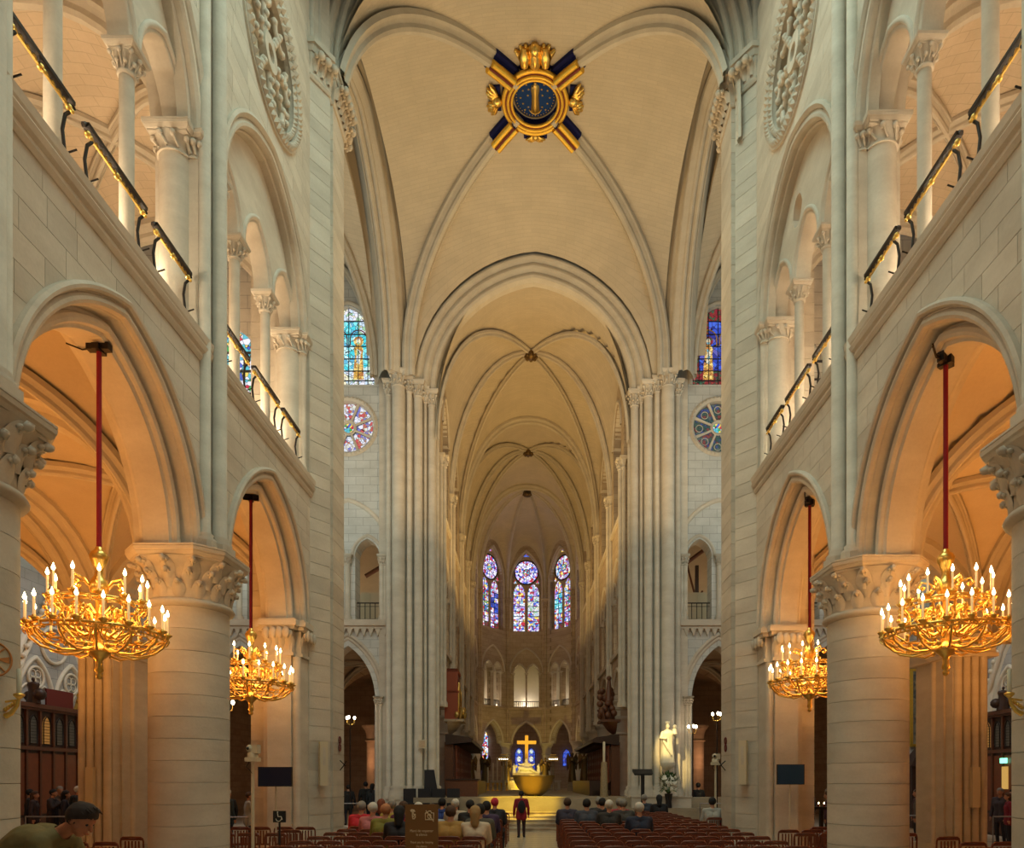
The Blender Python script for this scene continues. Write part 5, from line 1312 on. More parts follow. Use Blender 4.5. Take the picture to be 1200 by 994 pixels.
# bronze and marble figures round the sanctuary
figs = [(-2.55, 51.5, 2.0, 1.75, 'dark bronze angel just left of the marble group'), (.40, 51.5, 2.0, 1.75, 'dark bronze angel just right of the marble group'),
        (-3.95, 49.0, 1.9, 2.0, 'dark bronze angel farther left, beside the gold lit column'), (-4.75, 47.0, 1.9, 1.9, 'kneeling-height bronze king at the far left of the sanctuary'),
        (2.25, 48.0, 1.9, 2.1, 'dark bronze angel right of the altar'), (3.0, 46.5, 1.9, 2.15, 'tall dark bronze angel at the far right of the sanctuary')]
for k, (x, y, z, h, lab) in enumerate(figs):
    t = thing('bronze_statue', lab, 'statue', (x, y, 1.3), 0, 'bronze sanctuary figures')
    q = MB(); q.box(-.32, .32, -.3, .3, 0, z-1.3); q.box(-.38, .38, -.36, .36, z-1.40, z-1.3); q.obj('pedestal', M['stone_far'], t)
    q = MB(); sgn = 1 if k % 2 else -1
    lump_person(q, h, .30, arms=([(-.2, 0, h*.76), (-.30*sgn-.1, -.2, h*.62), (-.1, -.34, h*.70)], [(.2, 0, h*.76), (.36, -.1, h*.6), (.25, -.3, h*.55)]))
    for w in (-1, 1): q.grid([[(w*.08, .16, h*.8), (w*.10, .18, h*.45)], [(w*.30, .24, h*.98), (w*.30, .22, h*.42)], [(w*.42, .26, h*.80), (w*.34, .24, h*.36)]])
    o = q.obj('figure', M['bronze_dark'], t); o.location = (0, 0, z-1.3)
for k, (x, h0, h1) in enumerate(((-2.95, 1.9, 3.6), (-3.25, 1.9, 3.2), (-2.3, 1.9, 3.5), (-3.6, 1.9, 2.9), (-2.65, 1.9, 3.0))):
    t = thing('altar_candle', f"tall pale candle left of the altar, {['second from the left', 'middle one of the cluster', 'tallest at the right', 'leftmost and shortest', 'fourth from the left'][k] }", 'candle', (x*1.0, 47.0, 1.3), 0, 'tall sanctuary candles')
    q = MB(); q.lathe([(.14, 0), (.05, .1), (.04, .35), (.10, .5), (.10, .55)], n=10); q.obj('holder', M['gold'], t)
    q = MB(); q.lathe([(.055, .55), (.055, h1-1.3), (.02, h1-1.28)], n=10); q.obj('wax', M['cream'], t)
for k, x in enumerate((-2.0, .95)):
    t = thing('lamp_column', f"slim {['left', 'right'][k]} sanctuary column carrying a small lit gilt canopy", 'lamp', (x*1.12-.2, 45.5, 1.3), 0, 'gilt canopy lamps')
    q = MB(); q.lathe([(.16, 0), (.09, .2), (.08, 1.9), (.13, 2.0)], n=12); q.obj('pole', M['stone_far'], t)
    q = MB(); q.box(-.36, .36, -.3, .3, 2.0, 2.07); q.box(-.30, .30, -.25, .25, 2.22, 2.30); q.box(-.2, .2, -.15, .15, 2.38, 2.45); q.obj('canopy', M['gold'], t)
    q = MB()
    for i in range(5): q.ball((-.26+.13*i, -.22, 2.13), .035, n=6, m=4)
    q.obj('flames', M['flame_small'], t)

# ================================================================ choir stalls and organ cases
for s in (-1, 1):
    side = SIDE[s]
    o0 = TC(s*3.55, 1.9, 0)
    t = thing('choir_stalls', f"dark carved oak choir stalls with canopy along the {side} of the choir", 'stalls', (0, 0, 0), 0, 'oak choir stalls')
    q = MB(TC); q.box(*sorted((s*3.6, s*4.0)), 1.8, 11.6, 0, 3.75); q.obj('back', M['wood'], t)
    q = MB(TC); pr = [(s*3.95, 3.62), (s*2.75, 3.75), (s*2.70, 3.88), (s*2.9, 3.98), (s*3.95, 4.12)]
    q.grid([[(u, v, z) for u, z in pr] for v in (1.7, 11.7)], smooth=False); q.grid([[(u, v, 3.62) for u in (s*3.95, s*2.8)] for v in (1.7, 11.7)]); q.add([(u, 1.7, z) for u, z in pr], [(0, 1, 2, 3, 4)]); q.obj('canopy', M['wood_dark'], t)
    for i in range(14):
        q = MB(TC); v = 1.9+.69*i
        q.box(*sorted((s*3.52, s*3.6)), v+.04, v+.62, 1.95, 3.5); po = q.obj('panel', M['wood'], t)
        q = MB(TC); 
        for z in (2.1, 2.5, 2.9, 3.25): q.ball((s*3.50, v+.33, z), .05, .16, .13, 8, 5)
        q.tube([(s*3.5, v+.10, 2.0), (s*3.5, v+.10, 3.3), (s*3.5, v+.33, 3.48), (s*3.5, v+.56, 3.3), (s*3.5, v+.56, 2.0)], .03, 6); q.obj('carving', M['chair_wood'], po)
        if i < 14: q = MB(TC); q.lathe([(.05, 1.9), (.035, 2.2), (.05, 3.6)], s*3.48, v, 8); q.obj('colonnette', M['chair_wood'], t)
    q = MB(TC); q.box(*sorted((s*2.75, s*3.55)), 1.8, 11.6, 0, 1.55); q.box(*sorted((s*2.6, s*3.2)), 1.8, 11.6, 1.3, 2.0); q.obj('desk_row', M['wood_dark'], t)
    # organ case over the stalls
    t = thing('organ_case', f"{'red and gold organ case with pipes' if s < 0 else 'dark carved organ case with figures'} above the {side} choir stalls", 'organ', (0, 0, 0))
    q = MB(TC); rows = []
    for z, k in ((4.15, .25), (4.3, .55), (4.5, .8), (4.62, .95), (4.70, 1.0)): rows.append([(s*3.65+s*.2-s*.62*k*math.cos(a_), 2.3+.75*k*math.sin(a_), z) for a_ in [PI*(i/12)-PI/2 for i in range(13)]])
    q.grid(rows); q.box(*sorted((s*3.1, s*4.0)), 1.6, 3.1, 4.68, 4.78); q.obj('corbel', M['stone_far' if s < 0 else 'wood'], t)
    if s < 0:
        q = MB(TC); q.box(-4.0, -3.45, 1.9, 3.4, 4.78, 7.0); q.obj('case', M['darkred'], t)
        for i in range(7): q = MB(TC); q.lathe([(.03, 4.9), (.055, 5.1), (.055, 6.2+.25*math.sin(i)), (.03, 6.3+.25*math.sin(i))], -3.38, 2.0+.2*i, 8); q.obj('pipe', M['gold'], t)
        q = MB(TC); q.box(-4.0, -3.4, 1.85, 2.0, 4.78, 7.1); q.box(-4.0, -3.4, 1.85, 3.5, 6.95, 7.1); q.box(-4.0, -3.35, 1.85, 2.6, 6.0, 6.1); q.obj('frame', simple('red_oak', (.30, .06, .02), .5), t)
    q = MB(TC)
    for i in range(9):
        a_ = i*2.4; q.ball((s*(3.30+.15*math.cos(a_)), 1.9+.14*i, 5.0+.22*abs(math.sin(a_))), .13, .12, .18, 8, 5); q.tube([(s*3.3, 1.9+.14*i, 4.8), (s*(3.2+.1*math.sin(a_)), 1.9+.14*i, 5.35)], .05, 6)
    if s > 0:
        for i in range(14): a_ = i*1.9; q.ball((s*(3.45+.3*math.cos(a_)), 2.0+.08*i, 5.1+.095*i+.1*math.sin(a_)), .16, .13, .16, 8, 5)
        q.tube([(s*3.6, 2.6, 4.8), (s*3.6, 2.6, 6.7)], [.3, .08], 8); q.ball((s*3.6, 2.6, 6.8), .12, n=8, m=6)
    q.obj('carved_figures', M['bronze' if s < 0 else 'wood'], t)

# ================================================================ statue, flowers, lecterns on the podium
t = thing('virgin_statue', 'brightly lit pale gold statue of a woman holding a child against the pier', 'statue', (5.25, 28.12, 1.3))
q = MB(); q.lathe([(.05, 1.12), (.22, 1.2), (.30, 1.34), (.32, 1.44)], n=16); q.obj('corbel', M['white'], t)
q = MB(); lump_person(q, 1.62, .30, arms=([(.18, 0, 1.25), (.30, -.12, 1.1), (.22, -.2, 1.2)], [(-.2, 0, 1.24), (-.30, -.1, 1.0), (-.12, -.24, .98)]), fold=7)
q.tube([(.26, -.16, 1.15), (.26, -.14, 1.38)], [.11, .08], 8); q.ball((.26, -.16, 1.47), .075, .08, .09, 8, 6); q.lathe([(.09, 1.60), (.11, 1.70), (.06, 1.68)], 0, 0, 10)
q.tube([(-.2, -.16, .9), (-.05, -.22, .6), (.12, -.2, .3)], [.05, .06, .04], 6); o = q.obj('figure', M['white'], t); o.location = (0, 0, 1.44)
spot_light('statue_lamp', (3.2, 23.2, 7.5), (5.25, 28.1, 3.6), 3200, (1, .74, .28), 13, .8)
t = thing('flower_vase', 'large round bouquet of white and green flowers in a dark vase under the statue', 'flowers', (5.15, 27.38, .90))
t.scale = (.95, .95, .88)
q = MB(); q.lathe([(.14, 0), (.15, .05), (.12, .3), (.17, .62), (.18, .66)], n=18); q.obj('vase', M['black'], t)
M['leaf'] = simple('leaf_green', (.06, .12, .03), .6, noise=.4, nscale=12); M['petal'] = simple('white_petals', (.85, .83, .72), .6)
lf = MB(); lf.add([(0, 0, 0), (.045, 0, .09), (0, .02, .22), (-.045, 0, .09)], [(0, 1, 2), (0, 2, 3)]); lfm = lf.mesh('leaf', M['leaf'])
bl = MB()
for i in range(6): a_ = 2*PI*i/6; bl.ball((.035*math.cos(a_), .035*math.sin(a_), 0), .032, .032, .02, 6, 4)
bl.ball((0, 0, .015), .022, n=6, m=4); blm = bl.mesh('blossom', M['petal'])
rnd = random.Random(5)
for i in range(170):
    th_, ph = rnd.uniform(0, 2*PI), rnd.uniform(-.7, PI/2); r = .40*rnd.uniform(.65, 1.05)
    d_ = Vector((math.cos(th_)*math.cos(ph), math.sin(th_)*math.cos(ph), math.sin(ph)*1.15))
    p_ = d_*r+Vector((0, 0, 1.08)); o = obj_at('leaf' if i % 3 else 'blossom', lfm if i % 3 else blm, t, p_)
    o.rotation_euler = d_.to_track_quat('Z', 'Y').to_euler(); o.scale = (1.1,)*3 if i % 3 else (1.5,)*3
q = MB()
for i in range(24): th_ = 2.4*i; q.tube([(0, 0, .6), (.18*math.cos(th_), .18*math.sin(th_), .85), (.3*math.cos(th_), .3*math.sin(th_), 1.05+.2*math.sin(i))], .012, 5)
q.obj('stems', M['leaf'], t)
t = thing('lectern', 'dark modern lectern with a wide tilted board on a single post', 'lectern', (4.1, 27.3, .90))
t.scale = (1, .7, .86)
q = MB(); q.box(-.07, .07, -.05, .05, 0, 1.62); q.obj('post', M['black'], t)
q = MB(); q.add([(-.38, -.22, 1.60), (.38, -.22, 1.60), (.40, .2, 1.82), (-.40, .2, 1.82), (-.34, -.22, 1.52), (.34, -.22, 1.52), (.40, .2, 1.70), (-.40, .2, 1.70)], [(0, 1, 2, 3), (4, 7, 6, 5), (0, 4, 5, 1), (1, 5, 6, 2), (2, 6, 7, 3), (3, 7, 4, 0)]); q.obj('board', M['black'], t)
q = MB(); q.box(-.25, .25, -.2, .2, 0, .03); q.obj('base', M['black'], t)
for k, (x0, x1) in enumerate(((3.7, 4.75), (4.9, 6.1))):
    t = thing('stone_plinth', f"low pale stone plinth on the podium, {['left of', 'under'][k]} the lit statue", 'plinth', ((x0+x1)/2, 28.02, .9))
    q = MB(); q.box(-(x1-x0)/2, (x1-x0)/2, -.5, .0, 0, .42); q.obj('body', M['stone'], t); q = MB(); q.box(-(x1-x0)/2-.03, (x1-x0)/2+.03, -.53, .02, .42, .47); q.obj('slab', M['stone'], t)
lg = MB(); lg.box(-5.4, -4.0, 27.4, 28.02, 0, .62); lg.box(2.3, 8.9, 27.2, 28.02, 0, .62); lg.box(3.4, 6.6, 27.2, 28.02, .62, .90); lg.obj('ledge', M['podium'], podium)
t = thing('patterned_candle', 'tall patterned paschal candle in a mosaic pillar at the right of the altar', 'candle', (2.75, 29.4, 1.3))
q = MB(); q.lathe([(.20, 0), (.17, .1), (.13, 1.45), (.10, 1.5)], n=14); q.obj('pillar', simple('mosaic', (.28, .2, .1), .6, noise=.9, nscale=40), t)
q = MB(); q.lathe([(.055, 1.5), (.055, 2.35), (.02, 2.38)], n=12); q.obj('wax', M['cream'], t)
# seats and panels left of the steps
def dark_chair(x, y, z, lab):
    t = thing('sanctuary_chair', lab, 'chair', (x, y, z), .1, 'dark sanctuary chairs')
    q = MB(); q.box(-.26, .26, -.24, .24, .40, .47); q.obj('seat', M['black'], t)
    q = MB(); q.box(-.26, .26, .18, .24, .47, 1.05); q.obj('backrest', M['seat_dark'], t)
    for a_ in (-1, 1):
        for b_ in (-1, 1): q = MB(); q.box(a_*.22-.025, a_*.22+.025, b_*.2-.025, b_*.2+.025, 0, .40); q.obj('leg', M['black'], t)
    return t
for k, (x, lab) in enumerate(((-5.35, 'first'), (-4.75, 'second'), (-4.15, 'third'), (-3.55, 'fourth'))): dark_chair(x, 27.9-.0*k, .62, f"dark low chair on the podium left of the steps, {lab} from the left")
t = thing('dark_panel', 'tall dark leaning panel standing on the podium left of the steps', 'panel', (-4.55, 28.3, 1.3))
q = MB(); q.add([(-.26, -.02, 0), (.34, -.02, 0), (.14, .05, 1.15), (-.26, .05, 1.15), (-.26, .04, 0), (.34, .04, 0), (.14, .11, 1.15), (-.26, .11, 1.15)], [(0, 1, 2, 3), (4, 7, 6, 5), (0, 4, 5, 1), (1, 5, 6, 2), (2, 6, 7, 3), (3, 7, 4, 0)]); q.obj('board', M['seat_dark'], t)
q = MB(); q.tube([(.30, 0, 0), (.32, .3, .02), (.1, .1, .9)], .02, 6); q.obj('strut', M['black'], t)
t = thing('console_desk', 'low dark wooden desk on the podium behind the left audience', 'desk', (-3.1, 30.2, 1.3))
q = MB(); q.box(-1.0, .35, -.35, .35, .0, .72); q.obj('body', M['wood'], t); q = MB(); q.box(-1.05, .4, -.4, .4, .72, .78); q.obj('top', M['wood_dark'], t)
t = thing('white_paper_notice', 'small framed pale notice on the left choir pier', 'notice', (-4.87, 28.70, 4.55))
t.location = (-4.95, 28.66, 3.35)
q = MB(); q.box(-.16, .16, -.02, .02, 0, .36); q.obj('frame', M['cream'], t); q = MB(); q.box(-.12, .12, -.025, -.02, .04, .32); q.obj('picture', simple('notice_print', (.55, .40, .25), .6, noise=.4, nscale=14), t)

# ================================================================ wooden porches at the transept ends
for s in (-1, 1):
    side = SIDE[s]; f = s*16.55; y0, y1 = (21.4, 25.05) if s < 0 else (23.9, 27.2)
    t = thing('wooden_porch', f"dark panelled oak entrance porch at the {side} transept end behind the crowd", 'porch', (0, 0, 0), 0, 'oak porches')
    b = lambda x0, x1, *r: (min(f+s*x0, f+s*x1), max(f+s*x0, f+s*x1), *r)
    q = MB(); q.box(*b(.05, .65), y0, y1, 0, 4.3); q.obj('body', M['wood_dark'], t)
    q = MB(); q.box(*b(-.06, .65), y0-.08, y1+.08, 4.3, 4.38); q.box(*b(-.14, .65), y0-.15, y1+.15, 4.38, 4.52); q.box(*b(-.05, .65), y0, y1, 3.0, 3.12); q.obj('cornice', M['wood'], t)
    n = 6; w = (y1-y0)/n
    for i in range(n):
        ya = y0+w*i
        q = MB(); q.box(*b(-.02, .06), ya-.04, ya+.04, 0, 4.3); q.obj('stile', M['wood'], t)
        q = MB(); q.box(*b(.02, .06), ya+.07, ya+w-.07, .9, 2.9); q.obj('panel', simple('red_oak_panel', (.20, .055, .02), .4, noise=.25) if i == 0 else bpy.data.materials['red_oak_panel'], t)
        q = MB(); q.box(*b(.02, .06), ya+.07, ya+w-.07, .1, .8); q.obj('panel', M['wood'], t)
        g = MB(); ol = [(ya+.14, 3.22), (ya+w-.14, 3.22)]+[(ya+w/2+tt, 3.85+z) for tt, z in arch_pts(w/2-.14, .30, 0, 5)[::-1]]; g.slab(ol, 'x', f+s*.03, f+s*.045)
        wn = g.obj('window', simple(f'porch_glass', (.2, .1, .03), .3, emit=(1, .45, .10), es=.22) if i == 2 else simple('porch_glass_dim', (.06, .05, .04), .3, emit=(.35, .3, .2), es=.06), t)
        q = MB()
        for z in [3.3+.1*k for k in range(8)]: q.box(*b(.0, .03), ya+.14, ya+w-.14, z-.008, z+.008)
        q.tube([(f, p, z) for p, z in ol], .02, 5, closed=True); q.obj('leading', M['iron'], wn)
    yy = y1-.35 if s < 0 else y0+.4
    q = MB(); q.box(*b(-.08, -.03), yy-.16, yy+.16, 2.62, 2.80); q.obj('exit_light', M['exit'], t)
    q = MB(); q.box(*b(-.03, .02), yy-.14, yy+.14, 1.7, 2.5); q.obj('lit_pane', simple('porch_lit', (.3, .15, .03), .4, emit=(1, .6, .15), es=.5) if s < 0 else bpy.data.materials['porch_lit'], t)
    q = MB(); lump_person(q, .85, .22); q.ball((.2, 0, .3), .2, n=8, m=5); q.ball((-.2, .1, .25), .18, n=8, m=5); o = q.obj('carved_figure', M['wood_dark'], t); o.location = (f, (y0+.9) if s < 0 else y0+.5, 4.52)
    if s < 0:
        q = MB(); q.box(*b(.0, .06), 22.9, 24.2, 4.52, 5.1); q.obj('red_board', M['darkred'], t)
        q = MB(); q.tube([(f-.0, 24.65, 4.52), (f, 24.6, 5.0)], [.28, .12], 9); q.ball((f, 24.6, 5.05), .14, n=8, m=6)
        for k in range(10): a_ = k*1.3; q.ball((f+.1, 24.6+.3*math.cos(a_), 4.75+.22*math.sin(a_)), .09, n=6, m=4)
        q.obj('gilt_relief', M['gold'], t)
# paintings on the transept east walls
def painting(x, y, z0, w, h, frame, lab, seed, tones):
    t = thing('painting', lab, 'painting', (x, y, z0))
    q = MB()
    for (a0, a1, b0, b1) in ((-w/2, w/2, 0, .12), (-w/2, w/2, h-.12, h), (-w/2, -w/2+.12, .12, h-.12), (w/2-.12, w/2, .12, h-.12)): q.box(a0, a1, -.08, 0, b0, b1)
    q.obj('frame', M[frame], t)
    q = MB(); q.box(-w/2+.1, w/2-.1, -.03, 0, .1, h-.1)
    m, nt, b = nodemat('canvas_paint'); N = nt.nodes; L = nt.links
    tc = N.new('ShaderNodeTexCoord'); nz = N.new('ShaderNodeTexNoise'); nz.inputs['Scale'].default_value = 2.6; nz.inputs['Detail'].default_value = 3; nz.inputs['Distortion'].default_value = 1.2
    mp = N.new('ShaderNodeMapping'); mp.inputs['Location'].default_value = (seed, seed, 0); L.new(tc.outputs['Object'], mp.inputs[0]); L.new(mp.outputs[0], nz.inputs[0])
    cr = N.new('ShaderNodeValToRGB'); e = cr.color_ramp.elements
    while len(e) < len(tones): e.new(.5)
    for i, c_ in enumerate(tones): e[i].position = .3+.4*i/(len(tones)-1); e[i].color = (*c_, 1)
    L.new(nz.outputs[0], cr.inputs[0]); L.new(cr.outputs[0], b.inputs['Base Color']); q.obj('canvas', m, t)
    # painted figures, flat on the canvas
    r_ = random.Random(seed)
    for i in range(7):
        fx, fz = r_.uniform(-w*.3, w*.3), h*(.18+.09*i); q = MB(); col = [(.32, .22, .13), (.25, .22, .17), (.14, .06, .035), (.30, .18, .05)][i % 4]
        q.slab([(fx+.10*math.cos(2*PI*k/10), fz+.13*math.sin(2*PI*k/10)) for k in range(10)], 'y', -.034, -.03); q.slab([(fx-.16, fz-.55), (fx+.18, fz-.5), (fx+.12, fz-.1), (fx-.1, fz-.1)], 'y', -.033, -.03)
        q.obj('painted_figure', simple(f'paint_tone', col, .6), t)
painting(-16.75, 29.25, 2.35, 1.05, 1.95, 'wood', 'dark framed painting of a crowd of figures, behind the left column', 3.3, [(.01, .01, .01), (.05, .03, .02), (.2, .1, .05), (.45, .3, .18)])
painting(16.62, 29.25, 3.45, 1.6, 3.35, 'gold_matte', 'tall gold-framed painting beside the right aisle pier', 8.1, [(.02, .03, .03), (.08, .09, .09), (.25, .22, .15), (.5, .4, .25)])
t = thing('confessional', 'dark pointed wooden confessional under the gold-framed painting', 'confessional', (16.3, 28.85, 0))
q = MB(); q.box(-.8, .8, -.4, .3, 0, 2.6); q.obj('body', M['wood_dark'], t); q = MB(); q.prism([(-.9, -.5), (.9, -.5), (.9, .35), (-.9, .35)], 2.6, 3.9, [(-.05, -.08), (.05, -.08), (.05, .0), (-.05, .0)]); q.obj('roof', M['wood_dark'], t)

# ================================================================ wall things: speakers, sconces, painted crosses
for (x, y, rz, z0, z1, lab) in ((-5.60, 17.62, .62, 1.87, 3.0, 'cream column loudspeaker on the left crossing pier'), (5.36, 18.0, -.62, 1.9, 3.05, 'cream column loudspeaker on the right crossing pier')):
    t = thing('column_speaker', lab, 'loudspeaker', (x, y-.06, z0), rz+(PI if False else 0), 'column loudspeakers')
    q = MB(); q.box(-.10, .10, -.14, .0, 0, z1-z0); q.obj('case', M['cream'], t)
    q = MB(); q.box(-.035, .035, -.145, -.14, .52, z1-z0-.15); q.obj('grille', M['candle'] if False else M['stone'], t)
t = thing('painted_cross', 'round painted consecration cross with orange rim on the cut-off left column', 'emblem', (-5.585, 6.93, 3.24), 0)
q = MB(); rows = []
disc_ = [(0, .19*math.cos(2*PI*i/28), .19*math.sin(2*PI*i/28)) for i in range(28)]
q.add(disc_+[(.012, y, z) for _, y, z in disc_], [tuple(range(28))[::-1], tuple(range(28, 56))]+[(i, (i+1) % 28, 28+(i+1) % 28, 28+i) for i in range(28)]); q.obj('disc', M['cream'], t)
q = MB(); q.tube([(.014, .18*math.cos(2*PI*i/28), .18*math.sin(2*PI*i/28)) for i in range(28)], .012, 5, closed=True)
q.ball((.014, 0, 0), .012, .03, .03, 8, 5)
for i in range(8): a_ = PI/4*i; q.add([(.02, .03*math.cos(a_), .03*math.sin(a_)), (.02, .165*math.cos(a_-.22), .165*math.sin(a_-.22)), (.02, .165*math.cos(a_+.22), .165*math.sin(a_+.22))], [(0, 1, 2)]) if i % 2 == 0 else q.tube([(.018, .03*math.cos(a_), .03*math.sin(a_)), (.018, .17*math.cos(a_), .17*math.sin(a_))], .008, 5)
q.obj('cross_arms', simple('ochre_paint', (.52, .20, .05), .6), t); t.rotation_euler = (0, 0, -.55)
for s, x, y, z in ((-1, -5.56, 7.1, 2.72), (1, 5.28, 7.48, 2.78)):
    t = thing('candle_bracket', f"gilt wall bracket with one thick candle on the cut-off {SIDE[s]} column", 'sconce', (x, y, z), 0, 'gilt candle brackets')
    q = MB(); q.tube([(0, 0, -.05), (-s*.06, 0, -.02), (-s*.12, 0, .06), (-s*.14, 0, .14)], [.03, .025, .02, .015], 7); q.tube([(0, 0, .10), (-s*.14, 0, .12)], .012, 6)
    for k in range(5): q.ball((-s*.025*k, 0, .02+.018*k), .022, n=6, m=4)
    q.lathe([(.02, .13), (.05, .16), (.05, .18), (.025, .19)], -s*.14, 0, 12); q.obj('bracket', M['gold'], t)
    q = MB(); q.lathe([(.022, .18), (.022, .44), (.008, .445)], -s*.14, 0, 10); q.obj('candle', M['cream'], t)
for s, x, y in ((-1, -5.455, 18.6), (1, 5.145, 18.95)):
    t = thing('pier_emblem', f"small dark double-ring emblem with a hook on the {SIDE[s]} crossing pier", 'emblem', (x, y, 2.9), 0, 'pier emblems')
    q = MB()
    for zc_ in (.0, .20): q.tube([(0, .10*math.cos(2*PI*i/16), zc_+.10*math.sin(2*PI*i/16)) for i in range(16)], .014, 5, closed=True); q.tube([(0, -.09, zc_), (0, .09, zc_)], .01, 5); q.tube([(0, 0, zc_-.09), (0, 0, zc_+.09)], .01, 5)
    q.obj('rings', M['darkred'], t)
    q = MB(); q.tube([(0, 0, -.62), (-s*.1, 0, -.50), (-s*.18, 0, -.36)], .014, 5); q.tube([(0, 0, -.35), (-s*.16, 0, -.5)], .014, 5); q.obj('hook', M['iron'], t)

# ================================================================ screens, cameras, sign, stands
def screen(x, y, z0, w, h, lab):
    t = thing('display_screen', lab, 'screen', (x, y, 0), 0)
    q = MB(); q.box(-w/2, w/2, -.03, .03, z0, z0+h); q.obj('casing', M['black'], t)
    q = MB(); q.box(-w/2+.012, w/2-.012, -.035, -.03, z0+.012, z0+h-.012); q.obj('panel', M['screen'] if x < 0 else simple('screen_blue', (.015, .05, .10), .3), t)
    q = MB(); q.lathe([(.018, .02), (.018, z0+.1)], 0, .04, 10); q.obj('pole', M['cream'], t)
    q = MB(); q.box(-.25, .25, -.2, .25, 0, .03); q.obj('base', M['black'], t)
screen(-5.82, 15.0, 1.87, .74, .43, 'dark blank screen on a white pole before the left crossing pier')
screen(5.72, 15.6, 1.91, .62, .46, 'blue-grey blank screen on a white pole before the right crossing pier')
def ptz(x, y, h, lab, k=1):
    t = thing('camera_mast', lab, 'camera', (x, y, 0), 0, 'white cameras on masts')
    q = MB(); q.lathe([(.028*k, .0), (.026*k, h)], n=10); q.obj('mast', M['cream'], t)
    q = MB(); q.box(-.10*k, .10*k, -.09*k, .09*k, h, h+.07*k); q.lathe([(.09*k, h+.07*k), (.085*k, h+.15*k), (.05*k, h+.17*k)], 0, 0, 14); q.obj('mount', M['cream'], t)
    q = MB(); q.box(-.01*k, .10*k, -.08*k, .08*k, h+.14*k, h+.28*k); q.ball((-.03*k, -.04*k, h+.22*k), .065*k, n=10, m=7); q.obj('camera_head', M['cream'], t)
    q = MB(); q.ball((-.045*k, -.09*k, h+.22*k), .03*k, n=8, m=6); q.obj('lens', M['black'], t)
    q = MB(); q.tube([(-.06, 0, h), (-.11, 0, h-.09), (-.04, 0, h-.16), (0, -.03, h-.2)], .008, 5); q.obj('cable', M['black'], t)
ptz(-4.84, 11.5, 2.32, 'white camera on a slender mast before the left arcade')
ptz(5.65, 22.0, 2.50, 'white camera on a mast beside the right choir entrance', 1.3)
# brown sign with pictograms and lines of text
t = thing('notice_board', 'brown notice board with pale silence and no-filming pictograms and text, before the left chairs', 'sign', (-1.86, 10.72, 0))
t.scale = (.86, .86, 1.07)
q = MB(); q.box(-.30, .30, -.012, .012, .0, 1.52); o = q.obj('board', M['sign'], t)
q = MB(); q.box(-.32, .32, -.03, .16, .0, .03); q.obj('foot', M['black'], t)
def strokes(name, lines, r=.009, cx=0, cz=0, k=1):
    q = MB()
    for ln in lines: q.tube([(cx+a*k, -.014, cz+b_*k) for a, b_ in ln], r, 5)
    q.obj(name, M['print'], t)
strokes('silence_pictogram', [[(-.5, .8), (-.2, .95), (.3, .85), (.5, .7), (.1, .65), (-.4, .7)], [(-.1, .6), (-.1, -.2), (.0, -.6), (.3, -.6), (.55, -.3), (.5, .0), (.2, .05)], [(.1, .6), (.15, .1), (.35, .2), (.6, .05)], [(.0, -.2), (.3, -.25)]], .010, -.16, 1.36, .085)
strokes('camera_pictogram', [[(-.8, .5), (-.3, .5), (-.15, .8), (.3, .8), (.4, .5), (.9, .5), (.9, -.6), (-.8, -.6), (-.8, .5)], [(-.7, .9), (.9, -.9)], [(.35*math.cos(a_*PI/5), -.05+.35*math.sin(a_*PI/5)) for a_ in range(11)]], .009, .14, 1.35, .09)
def text(body, x, z, size, parent, mat, y=-.0135):
    cu = bpy.data.curves.new('lettering', 'FONT'); cu.body = body; cu.size = size; cu.align_x = 'CENTER'; cu.extrude = .0008
    o = bpy.data.objects.new('tmp', cu); C.objects.link(o); bpy.context.view_layer.update()
    me = bpy.data.meshes.new_from_object(o.evaluated_get(bpy.context.evaluated_depsgraph_get())); bpy.data.objects.remove(o)
    me.materials.clear(); me.materials.append(M[mat]); o = link('lettering', me, parent); o.location = (x, y, z); o.rotation_euler = (PI/2, 0, 0)
for z, s1 in ((1.115, 'Merci de respecter'), (1.06, 'le silence'), (.95, 'Thank you for keeping'), (.89, 'the silence'), (.79, 'Gracias por respetar'), (.73, 'el silencio')): text(s1, 0, z, .055 if z > 1 else .046, t, 'print')
t = thing('pictogram_stand', 'small black stand with a white wheelchair-style pictogram by the left pier', 'sign', (-5.0, 13.1, 0))
q = MB(); q.box(-.015, .015, -.015, .015, 0, 1.22); q.obj('post', M['black'], t)
q = MB(); q.box(-.12, .12, -.02, .01, 1.2, 1.42); q.obj('plate', M['black'], t)
q = MB(); q.tube([(-.03, -.025, 1.38), (-.02, -.025, 1.31), (.04, -.025, 1.31), (.06, -.025, 1.25)], .008, 5); q.tube([(-.01+.05*math.cos(a_*PI/6), -.025, 1.27+.05*math.sin(a_*PI/6)) for a_ in range(6, 13)], .007, 5); q.ball((-.03, -.025, 1.395), .013, n=6, m=4); q.obj('pictogram', M['white'], t)
